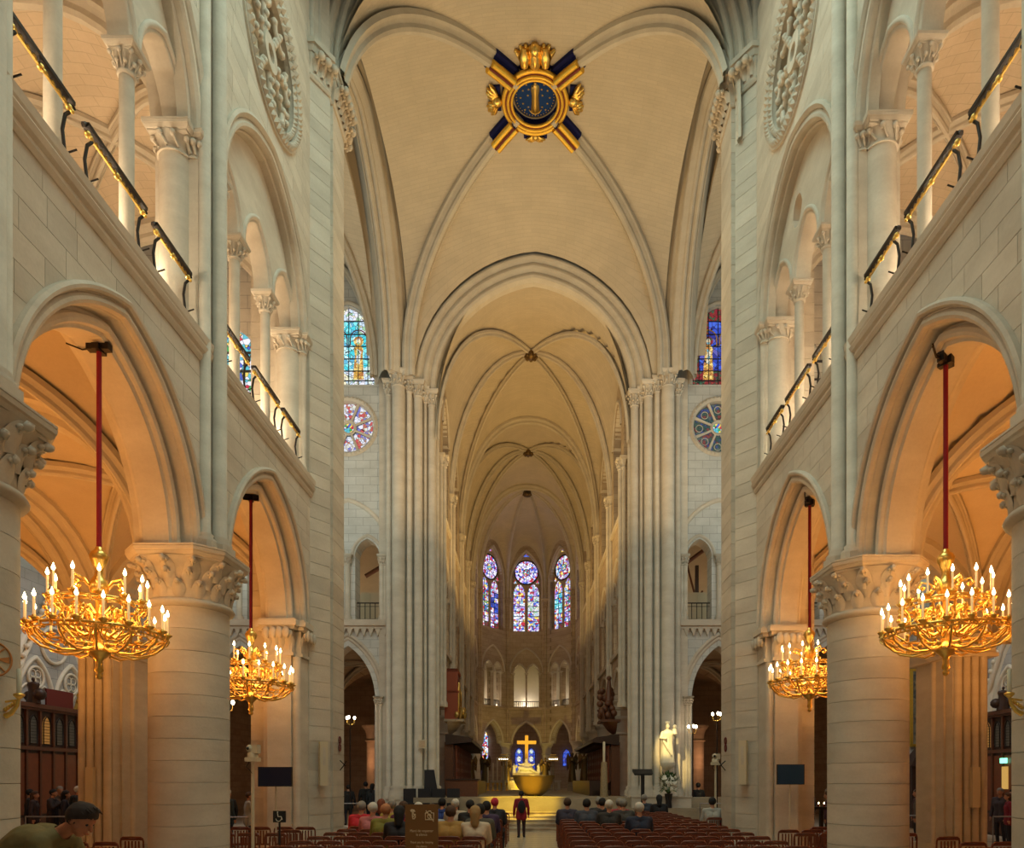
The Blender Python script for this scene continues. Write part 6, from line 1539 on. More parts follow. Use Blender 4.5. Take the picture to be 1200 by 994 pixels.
# lamps and candle stands
def lamp_stand(x, y, z, lab, n=3):
    t = thing('lamp_stand', lab, 'lamp', (x, y, 0), 0, 'globe lamp stands')
    q = MB(); q.lathe([(.16, 0), (.04, .08), (.025, .3), (.025, z-.25)], n=10); q.obj('pole', M['iron'], t)
    q = MB()
    for k in range(n): a_ = 2*PI*k/n+.5; q.tube([(0, 0, z-.3), (.16*math.cos(a_), .16*math.sin(a_), z-.24), (.18*math.cos(a_), .18*math.sin(a_), z-.08)], .012, 5)
    q.obj('arms', M['gold'], t)
    for k in range(n): a_ = 2*PI*k/n+.5; q = MB(); q.ball((.18*math.cos(a_), .18*math.sin(a_), z), .055, .055, .075, 8, 6); q.obj('globe', M['flame_small'], t)
    point_light('stand_glow', (x, y, z+.15), 5, (1, .7, .4))
lamp_stand(-7.85, 28.2, 4.6, 'lit globe lamp stand in the left portal beside the crossing pier')
lamp_stand(-7.15, 30.5, 4.45, 'lit globe lamp stand just inside the left choir aisle')
lamp_stand(7.15, 27.6, 4.7, 'lit globe lamp stand in the right portal above the camera')
lamp_stand(6.35, 28.4, 4.25, 'lit globe lamp stand against the right choir pier')
lamp_stand(-9.2, 20.0, 4.3, 'lit globe lamp stand seen under the far left chandelier')
lamp_stand(-10.4, 27.5, 4.2, 'lit globe lamp stand in the left transept, farther back', 2)
t = thing('votive_stand', 'votive candle stand with small lit candles left of the right whole column', 'candle stand', (8.4, 20.4, 0))
q = MB(); q.box(-.6, .6, -.25, .25, 1.15, 1.22); q.box(-.05, .05, -.05, .05, 0, 1.15); q.box(-.3, .3, -.2, .2, 0, .05); q.obj('tray', M['iron'], t)
for i in range(14):
    q = MB(); x_ = -.54+.083*i; y_ = -.1 if i % 2 else .08; q.lathe([(.03, 1.22), (.03, 1.30)], x_, y_, 8); c_ = q.obj('candle', M['darkred' if i % 3 else 'candle'], t)
    q = MB(); q.lathe([(.001, 1.30), (.014, 1.32), (.001, 1.36)], x_, y_, 6); q.obj('flame', M['flame'], c_)
# crowd barriers
def barrier(x0, x1, y, z, lab):
    t = thing('crowd_barrier', lab, 'barrier', (0, 0, 0), 0, 'crowd barriers'); q = MB(); q.tube([(x0, y, z), (x1, y, z)], .022, 7); q.obj('top_rail', simple('steel', (.35, .35, .36), .35, .9) if 'steel' not in bpy.data.materials else bpy.data.materials['steel'], t)
    q = MB(); q.tube([(x0, y, .15), (x1, y, .15)], .015, 6); q.obj('bottom_rail', bpy.data.materials['steel'], t)
    n = max(2, int(abs(x1-x0)/1.2)+1)
    for i in range(n): q = MB(); x = x0+(x1-x0)*i/(n-1); q.tube([(x, y, 0), (x, y, z)], .02, 6); q.obj('post', bpy.data.materials['steel'], t)
barrier(-15.0, -13.3, 19.9, .95, 'steel crowd barrier before the crowd at the left')
barrier(10.6, 11.4+1.6, 20.5, .95, 'steel crowd barrier before the crowd right of the right column')
barrier(13.2, 16.2, 19.9, .95, 'steel crowd barrier before the crowd at the far right')
barrier(-8.0, -6.9, 26.9, 1.1, 'steel barrier in the left portal behind the audience')
barrier(6.3, 7.9, 26.9, 1.1, 'steel barrier in the right portal behind the white camera mast')
barrier(-10.2, -8.4, 19.6, .95, 'steel barrier behind the left white camera mast')
# ================================================================ CHAIRS
import numpy as np
CW = .46
def chair_protos():
    seat = MB(); seat.prism([(-.20, -.19), (.20, -.19), (.21, .20), (-.21, .20)], .425, .445); seat.prism([(-.19, -.18), (.19, -.18), (.20, .19), (-.20, .19)], .445, .458)
    rail = MB()
    pts = [(-.218, -.20, .62), (-.218, -.213, .86), (-.205, -.217, .915), (-.17, -.22, .94), (0, -.222, .945), (.17, -.22, .94), (.205, -.217, .915), (.218, -.213, .86), (.218, -.20, .62)]
    rail.tube(pts, .0165, 7); rail.box(-.205, .205, -.224, -.210, .885, .925)
    slat = MB().box(-.014, .014, -.006, .006, 0, .30)
    lrail = MB().box(-.205, .205, -.215, -.197, .54, .58)
    leg = MB(); leg.tube([(0, 0, 0), (0, 0, .43)], .017, 7)
    rleg = MB(); rleg.tube([(0, -.02, 0), (0, 0, .43), (0, .0, .62)], .017, 7)
    st = MB(); st.tube([(-.19, .17, .20), (.19, .17, .20)], .010, 5); st.tube([(-.19, -.19, .16), (.19, -.19, .16)], .010, 5); st.tube([(-.19, -.19, .24), (-.19, .17, .24)], .010, 5); st.tube([(.19, -.19, .24), (.19, .17, .24)], .010, 5)
    W = M['chair_wood']
    return dict(seat=seat.mesh('seat', M['chair_rush']), rail=rail.mesh('back_frame', W), slat=slat.mesh('slat', W), lrail=lrail.mesh('lower_rail', W), leg=leg.mesh('leg', W), rleg=rleg.mesh('leg', W), st=st.mesh('stretcher', W))
CP = chair_protos()
whole = MB()
for nm, locs in (('seat', [(0, 0, 0)]), ('rail', [(0, 0, 0)]), ('lrail', [(0, 0, 0)]), ('slat', [(-.13+.065*i, -.209, .57) for i in range(5)]), ('leg', [(-.19, .17, 0), (.19, .17, 0)]), ('rleg', [(-.205, -.20, 0), (.205, -.20, 0)]), ('st', [(0, 0, 0)])):
    me = CP[nm]
    for l in locs: whole.add([(v.co.x+l[0], v.co.y+l[1], v.co.z+l[2]) for v in me.vertices], [tuple(p.vertices) for p in me.polygons])
WHOLE = whole.mesh('oak_chair', M['chair_wood'])
def make_chair(x, y, rz, label, group, full):
    if not full:
        o = obj_at('oak_chair', WHOLE, None, (x, y, 0), (0, 0, rz)); return tag(o, label, 'chair', group)
    t = thing('oak_chair', label, 'chair', (x, y, 0), rz, group)
    link('seat', CP['seat'], t); bf = link('backrest', CP['rail'], t); link('lower_rail', CP['lrail'], bf); link('stretcher', CP['st'], t)
    for i in range(5): obj_at('slat', CP['slat'], bf, (-.13+.065*i, -.209, .57), (math.radians(1.5), 0, 0))
    for sx in (-1, 1): obj_at('leg', CP['leg'], t, (sx*.19, .17, 0)); obj_at('leg', CP['rleg'], t, (sx*.205, -.20, 0))
    return t
rnd = random.Random(3); CHAIRS = []
ordw = ['first', 'second', 'third', 'fourth', 'fifth', 'sixth', 'seventh', 'eighth', 'ninth', 'tenth', 'eleventh', 'twelfth', 'thirteenth', 'fourteenth', 'fifteenth', 'sixteenth']
nrow = 13
for r in range(nrow):
    y = 11.15+.95*r
    for sd in (-1, 1):
        n = 8 if sd > 0 else 7
        for k in range(n):
            x = (.50+.245+.48*k) if sd > 0 else (-1.0-.245-.485*k)
            x += rnd.uniform(-.008, .008); yy = y+rnd.uniform(-.03, .03)
            lab = f"oak slat-back chair, {ordw[r]} row, {ordw[k]} from the aisle, {SIDE[sd]} nave block"
            CHAIRS.append((x, yy, sd, r, k)); make_chair(x, yy, rnd.uniform(-.02, .02), lab, f"oak chairs in the {SIDE[sd]} nave block", r < 7)
n_side = 0
for sd in (-1, 1):
    for r in range(7):
        for k in range(5):
            x = sd*(6.9+.50*k if r < 3 else 5.3+.5*k+(0 if r > 3 else .3)); y = 9.9+.98*r if r < 3 else 12.95+.9*(r-3)
            if abs(abs(x)-6.1) < 1.25 and 11.0 < y < 13.6: continue
            if abs(x) > 5.2 and abs(x) < 7.0 and y > 16.2: continue
            if any(abs(x-a_) < .5 and abs(y-b_) < .55 for a_, b_ in ((5.72, 15.6), (-5.82, 15.0), (-5.0, 13.1))): continue
            x += rnd.uniform(-.03, .03); n_side += 1
            where = 'beyond the whole column' if r >= 3 else 'in the wide near arch'
            lab = f"oak slat-back chair in the {SIDE[sd]} aisle {where}, row {ordw[r if r < 3 else r-3]}, {ordw[k]} outward"
            make_chair(x, y, rnd.uniform(-.05, .05), lab, f"oak chairs of the {SIDE[sd]} aisle", r < 3)

# ================================================================ PEOPLE
def capsule(mb, p0, r0, p1, r1, n=12, sq=1.0):
    p0, p1 = Vector(p0), Vector(p1); d = p1-p0; L_ = d.length
    q = d.to_track_quat('Z', 'Y') if L_ > 1e-6 else Vector((0, 0, 1)).to_track_quat('Z', 'Y'); rows = []
    for ph in (-80, -50, -20, 0): rows.append((r0*math.cos(math.radians(ph)), r0*math.sin(math.radians(ph))))
    for ph in (0, 20, 50, 80): rows.append((r1*math.cos(math.radians(ph)), L_+r1*math.sin(math.radians(ph))))
    rr = []
    for r, z in rows: rr.append([tuple(p0+q @ Vector((r*math.cos(2*PI*i/n), r*math.sin(2*PI*i/n)*sq, z))) for i in range(n)])
    mb.grid(rr, cyc=True); mb.add(rr[0], [tuple(range(n))[::-1]]); mb.add(rr[-1], [tuple(range(n))])
def build_figure(name, segs, voxel=.013):
    """segs: (region, p0, r0, p1, r1). One continuous remeshed body and clothing shells lifted off it."""
    mb = MB()
    for g in segs:
        if len(g) == 5: capsule(mb, *g[1:])
        else: mb.ball(g[1], *g[2], n=16, m=12)
    me = mb.mesh(name); o = bpy.data.objects.new(name, me); C.objects.link(o)
    md_ = o.modifiers.new('r', 'REMESH'); md_.mode = 'VOXEL'; md_.voxel_size = voxel; md_.use_smooth_shade = True
    sm = o.modifiers.new('s', 'SMOOTH'); sm.iterations = 3; sm.factor = .5
    dg = bpy.context.evaluated_depsgraph_get(); body = bpy.data.meshes.new_from_object(o.evaluated_get(dg)); bpy.data.objects.remove(o)
    body.polygons.foreach_set('use_smooth', [True]*len(body.polygons))
    nv = len(body.vertices); co = np.empty(nv*3); body.vertices.foreach_get('co', co); co = co.reshape(-1, 3)
    no = np.empty(nv*3); body.vertices.foreach_get('normal', no); no = no.reshape(-1, 3)
    best = np.full(nv, 1e9); reg = np.zeros(nv, int); names = sorted(set(g[0] for g in segs))
    for g in segs:
        if len(g) == 5:
            a, b = np.array(g[1], float), np.array(g[3], float); d = b-a; t = np.clip(((co-a) @ d)/max(1e-9, d @ d), 0, 1)
            dist = np.linalg.norm(co-(a+t[:, None]*d), axis=1)-(g[2]+(g[4]-g[2])*t)
        else:
            a = np.array(g[1], float); r = np.array(g[2], float); dist = (np.linalg.norm((co-a)/r, axis=1)-1)*r.min()
        w = dist < best; best[w] = dist[w]; reg[w] = names.index(g[0])
    faces = [tuple(p.vertices) for p in body.polygons]
    fr = [names[max(set(q := [reg[i] for i in f]), key=q.count)] for f in faces]
    return dict(body=body, co=co, no=no, faces=faces, fr=fr)
def shell(fig, name, regions, off, test=None):
    idx = {}; vs = []; fs = []
    for f, r in zip(fig['faces'], fig['fr']):
        if r in regions and (test is None or test(fig['co'][f[0]])):
            for i in f:
                if i not in idx: idx[i] = len(vs); vs.append(tuple(fig['co'][i]+fig['no'][i]*off))
            fs.append(tuple(idx[i] for i in f))
    me = bpy.data.meshes.new(name); me.from_pydata(vs, [], fs); me.polygons.foreach_set('use_smooth', [True]*len(fs)); me.update(); me.materials.append(M['black']); return me
def head_segs(c, fwd=(0, 1, 0), k=1.0, long_hair=False, up=(0, 0, 1)):
    c = Vector(c); f = Vector(fwd).normalized(); u = Vector(up).normalized(); s_ = f.cross(u)
    P = lambda a, b, d: tuple(c+f*a*k+s_*b*k+u*d*k)
    g = [('head', P(-.01, 0, .03), .082*k, P(.012, 0, .035), .080*k), ('head', P(.03, 0, -.02), .062*k, P(.035, 0, -.075), .040*k), ('head', P(.03, -.028, -.03), .045*k, P(.03, .028, -.03), .045*k),
         ('head', P(.092, 0, .015), .008*k, P(.112, 0, -.025), .014*k), ('head', P(.095, -.016, -.062), .009*k, P(.095, .016, -.062), .009*k), ('head', P(.082, -.03, .035), .012*k, P(.082, .03, .035), .012*k),
         ('head', P(.0, .078, .015), .012*k, P(-.008, .082, -.022), .010*k), ('head', P(.0, -.078, .015), .012*k, P(-.008, -.082, -.022), .010*k)]
    g.append(('hair', P(-.022, 0, .042), .094*k, P(-.0, 0, .056), .086*k))
    if long_hair: g.append(('hair', P(-.05, 0, .0), .085*k, P(-.075, 0, -.17), .06*k)); 
    return g
def hand_segs(w, d, side, k=1.0, curl=.5):
    """palm, four fingers and a thumb. w: wrist, d: direction of the hand, side: thumb side"""
    w, d, s_ = Vector(w), Vector(d).normalized(), Vector(side).normalized(); n_ = d.cross(s_)
    g = [('skin', tuple(w), .026*k, tuple(w+d*.07*k), .030*k)]
    for i, L_ in enumerate((.075, .085, .08, .062)):
        b0 = w+d*.085*k+s_*(.027-.018*i)*k; m_ = b0+(d*(1-curl*.2)+n_*curl*.3)*L_*.55*k; e_ = m_+(d*(1-curl)+n_*curl)*L_*.5*k
        g += [('skin', tuple(b0), .0105*k, tuple(m_), .0095*k), ('skin', tuple(m_), .0095*k, tuple(e_), .008*k)]
    b0 = w+d*.03*k+s_*.03*k; g += [('skin', tuple(b0), .013*k, tuple(b0+(d*.6+s_*.8)*.035*k), .011*k), ('skin', tuple(b0+(d*.6+s_*.8)*.035*k), .011*k, tuple(b0+(d*.6+s_*.8)*.035*k+d*.03*k), .009*k)]
    return g
def torso(pel, chest, neck, sh=.185, bulk=1.0):
    pel, chest, neck = Vector(pel), Vector(chest), Vector(neck); w = bulk
    mid = (pel+chest)/2; g = []
    for sx in (-1, 1):
        o = Vector((sx, 0, 0))
        g += [('coat', tuple(pel+o*.065), .115*w, tuple(mid+o*.055), .108*w), ('coat', tuple(mid+o*.055), .108*w, tuple(chest+o*.075), .118*w), ('coat', tuple(chest+o*.075), .118*w, tuple(neck+Vector((sx*(sh-.03), 0, -.075))), .068*w),
              ('coat', tuple(neck+Vector((0, 0, -.05))), .062, tuple(neck+Vector((sx*(sh-.03), 0, -.075))), .068*w)]
    g.append(('skin', tuple(neck+Vector((0, 0, -.05))), .054, tuple(neck+Vector((0, .015, .06))), .05))
    return g
def arm(sh, el, wr, hd, thumb, w=1.0):
    g = [('coat', sh, .062*w, el, .048*w), ('coat', el, .047*w, wr, .034*w)]
    return g+hand_segs(wr, hd, thumb)
def leg_(hip, kn, an, toe): return [('trousers', hip, .092, kn, .062), ('trousers', kn, .06, an, .042), ('shoes', an, .042, tuple(Vector(an)+Vector((0, -.03, -.04))), .036), ('shoes', tuple(Vector(toe)*.4+Vector(an)*.6+Vector((0, 0, -.02))), .04, toe, .033)]
def fig_stand(phone=False, long_hair=False, bulk=1.05, stride=0.0):
    g = torso((0, 0, .93), (0, .01, 1.24), (0, 0, 1.45), .19, bulk)+head_segs((0, .03, 1.60), long_hair=long_hair)
    for sx in (-1, 1):
        if phone: g += arm((sx*.18, 0, 1.38), (sx*.24, .12, 1.16), (sx*.07, .32, 1.34), (-sx*.1, .2, 1), (-sx, 0, .4), bulk)
        else: g += arm((sx*.185, 0, 1.38), (sx*.255, -.02, 1.10), (sx*.27, .05, .86), (0, .05, -1), (-sx*.3, 1, 0), bulk)
        g += leg_((sx*.085, 0, .90), (sx*.10, .03+sx*stride*.5, .50), (sx*.10, -.02+sx*stride, .09), (sx*.12, .13+sx*stride, .035))
        g += [('coat', (sx*.075, 0, .93), .115*bulk, (sx*.08, 0, .76), .118*bulk)]
    return g
def fig_sit(long_hair=False, bulk=1.1, lean=0.0):
    g = torso((0, -.02, .56), (0, -.03+lean*.3, .86), (0, lean*.5-.01, 1.07), .19, bulk)+head_segs((0, lean*.6+.02, 1.21), long_hair=long_hair)
    for sx in (-1, 1):
        g += arm((sx*.19, lean*.45, 1.0), (sx*.235, .06, .76), (sx*.12, .27, .66), (-sx*.3, 1, -.1), (-sx, .2, .3), bulk)
        g += leg_((sx*.09, .0, .55), (sx*.12, .43, .55), (sx*.12, .40, .09), (sx*.13, .55, .035))
    return g
def figure_set(name, segs, voxel=.014, face_y=1):
    f = build_figure(name, segs, voxel); f['body'].materials.clear(); f['body'].materials.append(M['skin'])
    d = dict(body=f['body'], coat=shell(f, 'coat', ('coat',), .008), trousers=shell(f, 'trousers', ('trousers',), .006), shoes=shell(f, 'shoes', ('shoes',), .005), hair=shell(f, 'hair', ('hair',), .006))
    return d
FS = [figure_set('stand_a', fig_stand()), figure_set('stand_b', fig_stand(phone=True)), figure_set('stand_c', fig_stand(long_hair=True, bulk=1.0)),
      figure_set('walk', fig_stand(stride=.10), .011)]
SS = [figure_set('sit_a', fig_sit()), figure_set('sit_b', fig_sit(long_hair=True, bulk=1.0)), figure_set('sit_c', fig_sit(bulk=1.22, lean=.08))]
CLOTH = {}
def cloth(col, kind='cloth'):
    k = (kind,)+tuple(col)
    if k not in CLOTH: CLOTH[k] = simple(kind, col, .8, noise=.18, nscale=14, bump=.3)
    return CLOTH[k]
def person(fs, loc, rz, label, coat, trousers=(.02, .02, .03), hair=(.02, .014, .01), k=1.0, skin=None, group=None):
    t = thing('person', label, 'person', loc, rz, group); t.scale = (k, k, k)
    b = link('body', fs['body'], t)
    for nm, col, kd in (('coat', coat, 'coat_cloth'), ('trousers', trousers, 'trouser_cloth'), ('shoes', (.015, .012, .01), 'shoe_leather'), ('hair', hair, 'hair_strands')):
        o = link(nm, fs[nm], t); 
        if fs[nm].materials: o.material_slots[0].link = 'OBJECT'; o.material_slots[0].material = cloth(col, kd)
    return t
GREY_H, WHITE_H, BROWN, BLACK, BLOND, RED_H = (.25, .23, .2), (.6, .56, .48), (.07, .035, .018), (.012, .01, .01), (.35, .21, .08), (.2, .05, .02)
used = set()
def seat_at(px, py, fs, label, coat, hair=BROWN, k=1.14):
    Y = max(13.6, min(22.6, 424/(py-915))); X = (px-633)*Y/800
    c = min((c for c in CHAIRS if (c[2], c[3], c[4]) not in used), key=lambda c: ((c[0]-X)/.4)**2+((c[1]-Y)/1.0)**2+.9*(((c[2], c[3], c[4]-1) in used)+((c[2], c[3], c[4]+1) in used)))
    used.add((c[2], c[3], c[4]))
    return person(fs, (c[0], c[1]+.02, -.01), rnd.uniform(-.12, .12), label, coat, hair=hair, k=k, group='seated audience')
for a in ((409, 939, SS[1], 'seated person in black with reddish brown hair, outermost of the audience on the left', (.012, .014, .012), RED_H),
          (428, 941, SS[0], 'seated person in a bright red coat with grey hair beside the one in black', (.55, .02, .035), GREY_H),
          (438, 943, SS[0], 'seated person with pale hair in a pink top between red and olive coats', (.5, .16, .16), WHITE_H),
          (449, 944, SS[2], 'seated broad bald man in an olive green jacket', (.20, .18, .025), (.42, .18, .08)),
          (459, 940, SS[0], 'seated person in a yellow top beyond the bald man', (.5, .38, .08), GREY_H),
          (467, 941, SS[0], 'seated person in a plum coat right of the yellow top', (.10, .02, .06), BROWN),
          (476, 942, SS[2], 'seated person in a red coat with pale hair left of the brown notice board', (.48, .015, .02), WHITE_H),
          (470, 951, SS[1], 'seated black-haired person in dark clothes in front of the red coat', (.018, .014, .016), BLACK),
          (508, 950, SS[1], 'seated person in a pale blue-grey jacket right of the notice board', (.32, .38, .42), BROWN),
          (521, 938, SS[0], 'seated person in a vivid blue coat among the rows', (.02, .05, .22), BLACK),
          (538, 938, SS[0], 'seated white-haired person in a cream top near the blue coat', (.5, .42, .32), WHITE_H),
          (541, 946, SS[2], 'seated person in a mustard yellow jacket', (.42, .22, .05), BROWN),
          (555, 939, SS[0], 'seated person in a black coat behind the mustard jacket', (.015, .014, .014), BLACK),
          (552, 951, SS[2], 'seated broad person in a grey-green coat with dark hair near the aisle', (.09, .08, .055), BLACK),
          (567, 946, SS[1], 'seated woman with long blond hair in a cream coat by the aisle', (.62, .48, .33), BLOND),
          (572, 941, SS[0], 'seated person in dark purple by the aisle', (.05, .03, .08), BLACK),
          (580, 938, SS[0], 'seated person with a red hat in a dark jacket at the aisle end', (.02, .02, .025), (.55, .03, .06)),
          (671, 938, SS[0], 'seated person in dark clothes first right of the aisle', (.04, .035, .06), BROWN),
          (680, 939, SS[2], 'seated broad-backed man in a slate blue jumper right of the aisle', (.05, .055, .075), BLACK),
          (694, 938, SS[0], 'seated dark-haired person in black two places from the slate jumper', (.018, .016, .018), BLACK),
          (703, 937, SS[0], 'seated grey-haired person in charcoal right of the aisle', (.03, .03, .032), GREY_H),
          (709, 939, SS[0], 'seated pale-haired person in a dark coat beside the charcoal one', (.03, .027, .025), WHITE_H),
          (717, 938, SS[2], 'seated balding man in a dark grey coat under the patterned candle', (.05, .048, .045), GREY_H),
          (731, 938, SS[0], 'seated grey-haired person in a red checked coat', (.36, .03, .04), GREY_H),
          (741, 944, SS[0], 'seated person in navy in front of the lectern', (.02, .025, .05), WHITE_H)): seat_at(*a)
def free_seat(x, y, fs, lab, coat, hair, k=1.14):
    make_chair(x, y, 0, 'single oak chair under the '+lab.replace('seated ', ''), 'occupied single chairs', False)
    person(fs, (x, y+.02, -.01), 0, lab, coat, hair=hair, k=k, group='seated audience')
free_seat(4.05, 20.6+2.6, SS[1], 'seated black-haired person in black under the flower vase', (.01, .008, .01), BLACK)
free_seat(4.95, 19.6, SS[0], 'seated person in a pale grey jacket beside the red coat', (.42, .40, .36), BLACK)
free_seat(5.45, 19.9, SS[2], 'seated person in a big red hooded coat at the right', (.42, .008, .015), (.45, .01, .015), 1.05)
free_seat(3.6, 23.6, SS[0], 'seated person in dark blue with grey hair right of the lectern', (.03, .035, .05), GREY_H)
# standing man in the aisle, back turned, dark rucksack
t = person(FS[3], (-.66, 23.9, 0), .08, 'standing person in a dark red coat with a black rucksack in the central aisle', (.26, .012, .022), trousers=(.035, .012, .016), hair=BLACK, k=.945)
q = MB(); q.ball((0, -.17, 1.15), .14, .09, .24, 14, 10); q.tube([(-.11, -.08, 1.38), (-.13, .05, 1.40), (-.12, .12, 1.2)], .02, 6); q.tube([(.11, -.08, 1.38), (.13, .05, 1.40), (.12, .12, 1.2)], .02, 6); q.obj('rucksack', cloth((.012, .01, .012)), t)
# standing crowd behind the barriers
dark = [(.012, .012, .014), (.03, .02, .018), (.02, .02, .03), (.05, .035, .02), (.015, .02, .018), (.03, .03, .035), (.06, .02, .02)]
def crowd(lst, where):
    for i, (x, y, rz, fs, coat, hair, k, desc) in enumerate(lst):
        person(fs, (x, y, 0), rz, desc, coat or dark[i % 7], hair=hair, k=k, group='standing visitors '+where)
P2 = PI/2
crowd([(-15.95, 21.3, -.9, FS[0], None, BLACK, 1.0, 'standing visitor in black nearest the cut-off left column'), (-15.5, 20.9, -1.2, FS[2], (.05, .03, .03), BROWN, .97, 'standing visitor in brown with long hair, second in the left crowd'),
       (-15.35, 21.8, -2.2, FS[0], (.10, .06, .04), GREY_H, 1.05, 'bareheaded taller visitor in tan behind the second one at the left'), (-15.0, 21.0, -1.4, FS[1], (.03, .022, .025), BLACK, 1.0, 'visitor in a black coat raising a phone in the left crowd'),
       (-14.75, 21.9, -2.4, FS[0], None, BLACK, 1.06, 'tall dark visitor facing out of the left crowd'), (-14.55, 20.9, -1.0, FS[2], (.025, .02, .03), BLACK, .98, 'long-haired visitor in dark purple before the wooden porch'),
       (-14.35, 21.6, -1.5, FS[0], None, BLACK, 1.08, 'tall visitor in a black cap before the porch door'), (-14.1, 20.8, -1.1, FS[0], (.012, .012, .016), WHITE_H, 1.06, 'white-haired visitor in a long black coat at the right edge of the left crowd'),
       (-13.75, 21.5, -1.3, FS[0], (.02, .02, .025), BLOND, 1.06, 'fair-haired visitor in black beside the outer left pier')], 'at the left')
crowd([(-12.3, 21.6, .2, FS[2], (.10, .085, .07), BLOND, 1.02, 'visitor in a grey coat glimpsed under the dark framed painting'),
       (-12.55, 22.2, .1, FS[0], (.03, .03, .03), BROWN, .98, 'dark visitor half hidden behind the left outer pier')], 'under the painting')
crowd([(-9.35, 20.4, -.5, FS[2], (.025, .05, .07), WHITE_H, 1.0, 'visitor in dark teal with pale hair behind the left camera mast'), (-8.9, 20.8, -1.0, FS[1], (.4, .38, .33), BROWN, .95, 'visitor in a white jacket behind the left camera mast'),
       (-8.75, 21.5, .4, FS[0], (.03, .08, .13), BLACK, 1.0, 'visitor in blue right of the left camera mast'), (-9.6, 21.0, .9, FS[0], (.015, .015, .018), BLACK, .98, 'visitor in black left of the dark teal one')], 'behind the camera mast')
crowd([(-8.6, 30.6, .4, FS[0], None, BLACK, 1.05, 'dark visitor inside the left portal, leftmost'), (-8.0, 31.3, .4, FS[0], (.012, .012, .012), BLACK, 1.12, 'tall dark visitor in the middle of the left portal'),
       (-7.6, 30.9, -.4, FS[2], (.02, .025, .03), BLACK, 1.08, 'dark long-haired visitor in the left portal'), (-7.2, 31.5, -.4, FS[0], (.02, .015, .015), BLACK, 1.1, 'dark visitor by the jamb of the left portal')], 'in the left portal')
crowd([(7.0, 30.2, .2, FS[0], (.012, .012, .012), BLACK, 1.1, 'dark visitor standing in the right portal')], 'in the right portal')
crowd([(8.5, 21.6, .6, FS[0], (.03, .05, .09), BLACK, 1.04, 'visitor in a blue jacket and dark cap beyond the votive candles'), (8.95, 21.2, 1.0, FS[2], (.07, .03, .06), BROWN, .96, 'visitor in violet right of the blue jacket'), (9.3, 22.0, 1.2, FS[0], (.2, .18, .17), GREY_H, 1.0, 'visitor in pale grey at the edge of the right whole column')], 'by the votive candles')
crowd([(11.4, 21.7, 1.0, FS[2], (.32, .28, .24), BROWN, .97, 'visitor in a cream top right of the right whole column'), (11.75, 21.2, .9, FS[0], (.14, .12, .11), BROWN, 1.0, 'visitor in taupe under the confessional'), (12.05, 21.8, 1.4, FS[0], (.10, .05, .05), GREY_H, .99, 'visitor in brown at the edge of the right outer pier'), (12.4, 21.4, 1.2, FS[1], None, BLACK, .97, 'dark visitor mostly hidden by the right outer pier')], 'under the confessional')
crowd([(14.35, 20.9, 1.2, FS[2], (.22, .015, .03), BROWN, .94, 'visitor in a crimson jacket, first in the far right crowd'), (14.7, 20.6, 1.4, FS[0], (.02, .02, .025), BROWN, .97, 'visitor in black beside the crimson jacket'), (14.5, 21.5, 2.0, FS[0], (.05, .04, .05), GREY_H, 1.02, 'balding visitor behind the crimson jacket'),
       (15.2, 20.9, -2.6, FS[1], (.16, .14, .08), BROWN, .96, 'visitor in khaki at the far right crowd'), (15.45, 21.3, 2.4, FS[0], (.02, .025, .05), BLACK, 1.06, 'tall visitor in navy at the right picture edge'), (15.1, 21.8, 1.9, FS[0], None, BLACK, .99, 'dark visitor behind the khaki one')], 'at the right')
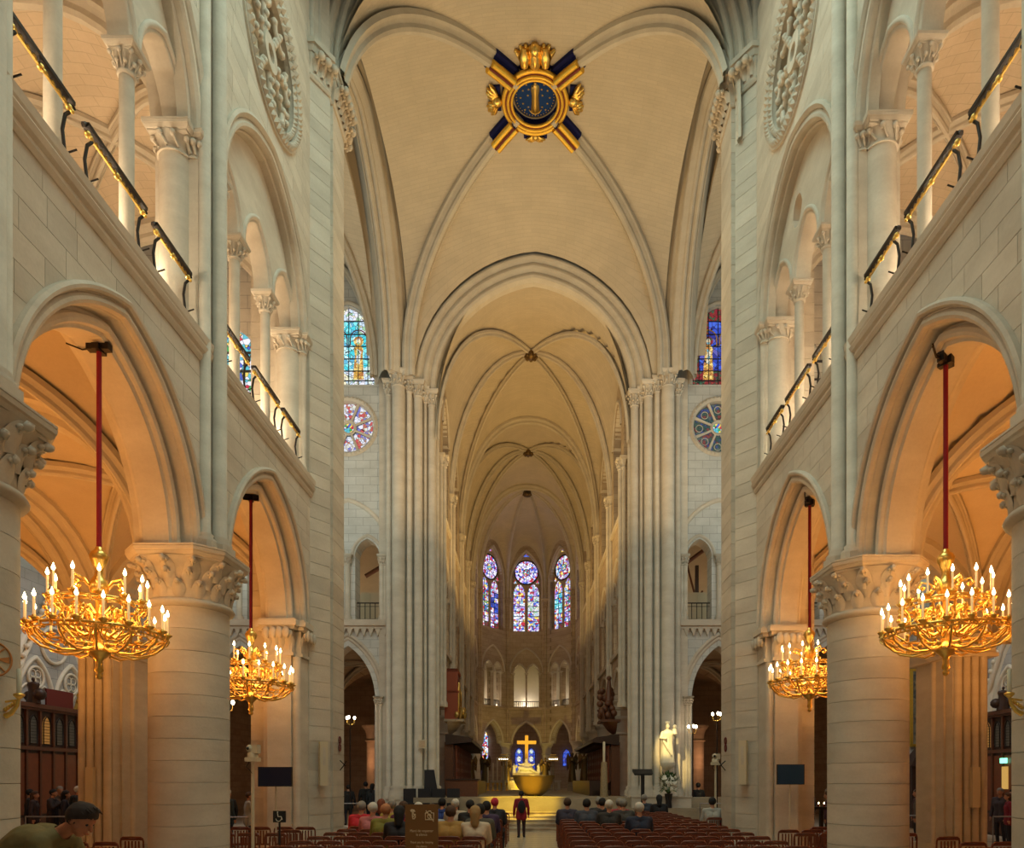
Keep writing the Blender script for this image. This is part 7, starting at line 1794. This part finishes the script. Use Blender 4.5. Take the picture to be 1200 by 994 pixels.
# man bending forward close to the camera
R3 = Vector((-3.70, 5.5, 1.675))
hd = Vector((.86, -.10, -.50)); upv = Vector((.48, 0, .87))
g = head_segs(tuple(R3), tuple(hd), 1.08, up=tuple(upv))
nk = Vector((-3.86, 5.52, 1.585))
g += [('skin', tuple(nk), .060, tuple(R3+Vector((-.05, 0, -.03))), .056)]
pel, ches = Vector((-4.72, 5.62, 1.06)), Vector((-4.10, 5.56, 1.49))
for sy in (-1, 1):
    o = Vector((0, sy, 0)); mid = pel.lerp(ches, .5)
    g += [('coat', tuple(pel+o*.07), .125, tuple(mid+o*.06), .125), ('coat', tuple(mid+o*.06), .14, tuple(ches+o*.08), .155), ('coat', tuple(ches+o*.08), .155, tuple(nk+Vector((-.08, sy*.15, -.07))), .080), ('coat', tuple(nk+Vector((-.05, 0, -.035))), .075, tuple(nk+Vector((-.08, sy*.15, -.07))), .080)]
    el = (-3.86, 5.55+sy*.26, 1.20); wr = (-3.68, 5.5+sy*.18, .98)
    g += [('coat', tuple(nk+Vector((-.07, sy*.17, -.08))), .078, el, .056), ('coat', el, .054, wr, .038)]+hand_segs(wr, (.3, -sy*.1, -.9), (.5, -sy, .2))
    g += [('trousers', (-4.76, 5.62+sy*.09, .97), .105, (-4.60, 5.62+sy*.11, .52), .068), ('trousers', (-4.60, 5.62+sy*.11, .52), .066, (-4.72, 5.62+sy*.11, .10), .045), ('shoes', (-4.72, 5.62+sy*.11, .06), .045, (-4.54, 5.62+sy*.12, .04), .038)]
f = build_figure('bending_body', g, .0105); f['body'].materials.clear(); f['body'].materials.append(simple('warm_skin', (.50, .17, .075), .5, noise=.12, nscale=20))
t = thing('person', 'dark-haired man in an olive brown jacket bending forward at the lower left corner', 'person', (0, 0, 0))
link('body', f['body'], t)
for nm, rg, off, col, kd in (('jacket', ('coat',), .012, (.17, .12, .035), 'jacket_cloth'), ('trousers', ('trousers',), .008, (.03, .03, .035), 'trouser_cloth'), ('shoes', ('shoes',), .006, (.02, .015, .01), 'shoe_leather'), ('hair', ('hair',), .010, (.030, .014, .008), 'hair_strands')):
    me = shell(f, nm, rg, off); me.materials.clear(); me.materials.append(cloth(col, kd)); link(nm, me, t)
q = MB()
for i in range(46):
    a_ = rnd.uniform(-1.2, 1.2); b_ = rnd.uniform(-.5, 1.2); s_ = hd.cross(upv)
    p0 = R3+upv*(.05+.09*math.cos(b_)*math.cos(a_))*1.0+s_*.09*math.sin(a_)-hd*.09*math.sin(b_); p1 = p0+hd*.06+upv*.004; q.tube([tuple(p0), tuple(p0.lerp(p1, .5)+upv*.01), tuple(p1)], [.008, .008, .003], 5)
q.obj('hair_locks', cloth((.030, .014, .008), 'hair_strands'), t)
q = MB(); c0 = nk+Vector((-.02, 0, -.02)); q.tube([tuple(c0+Vector((.03*math.cos(a_)-.01, .075*math.sin(a_), .045*math.cos(a_)-.01))) for a_ in [2*PI*i/14 for i in range(14)]], .016, 6, closed=True); q.obj('collar', cloth((.14, .10, .03), 'jacket_cloth'), t)
for sy in (-1, 1):
    q = MB(); s_ = hd.cross(upv); q.ball(tuple(R3+hd*.083+s_*sy*.032+upv*.012), .012, n=8, m=6); q.obj('eye', M['black'], t)
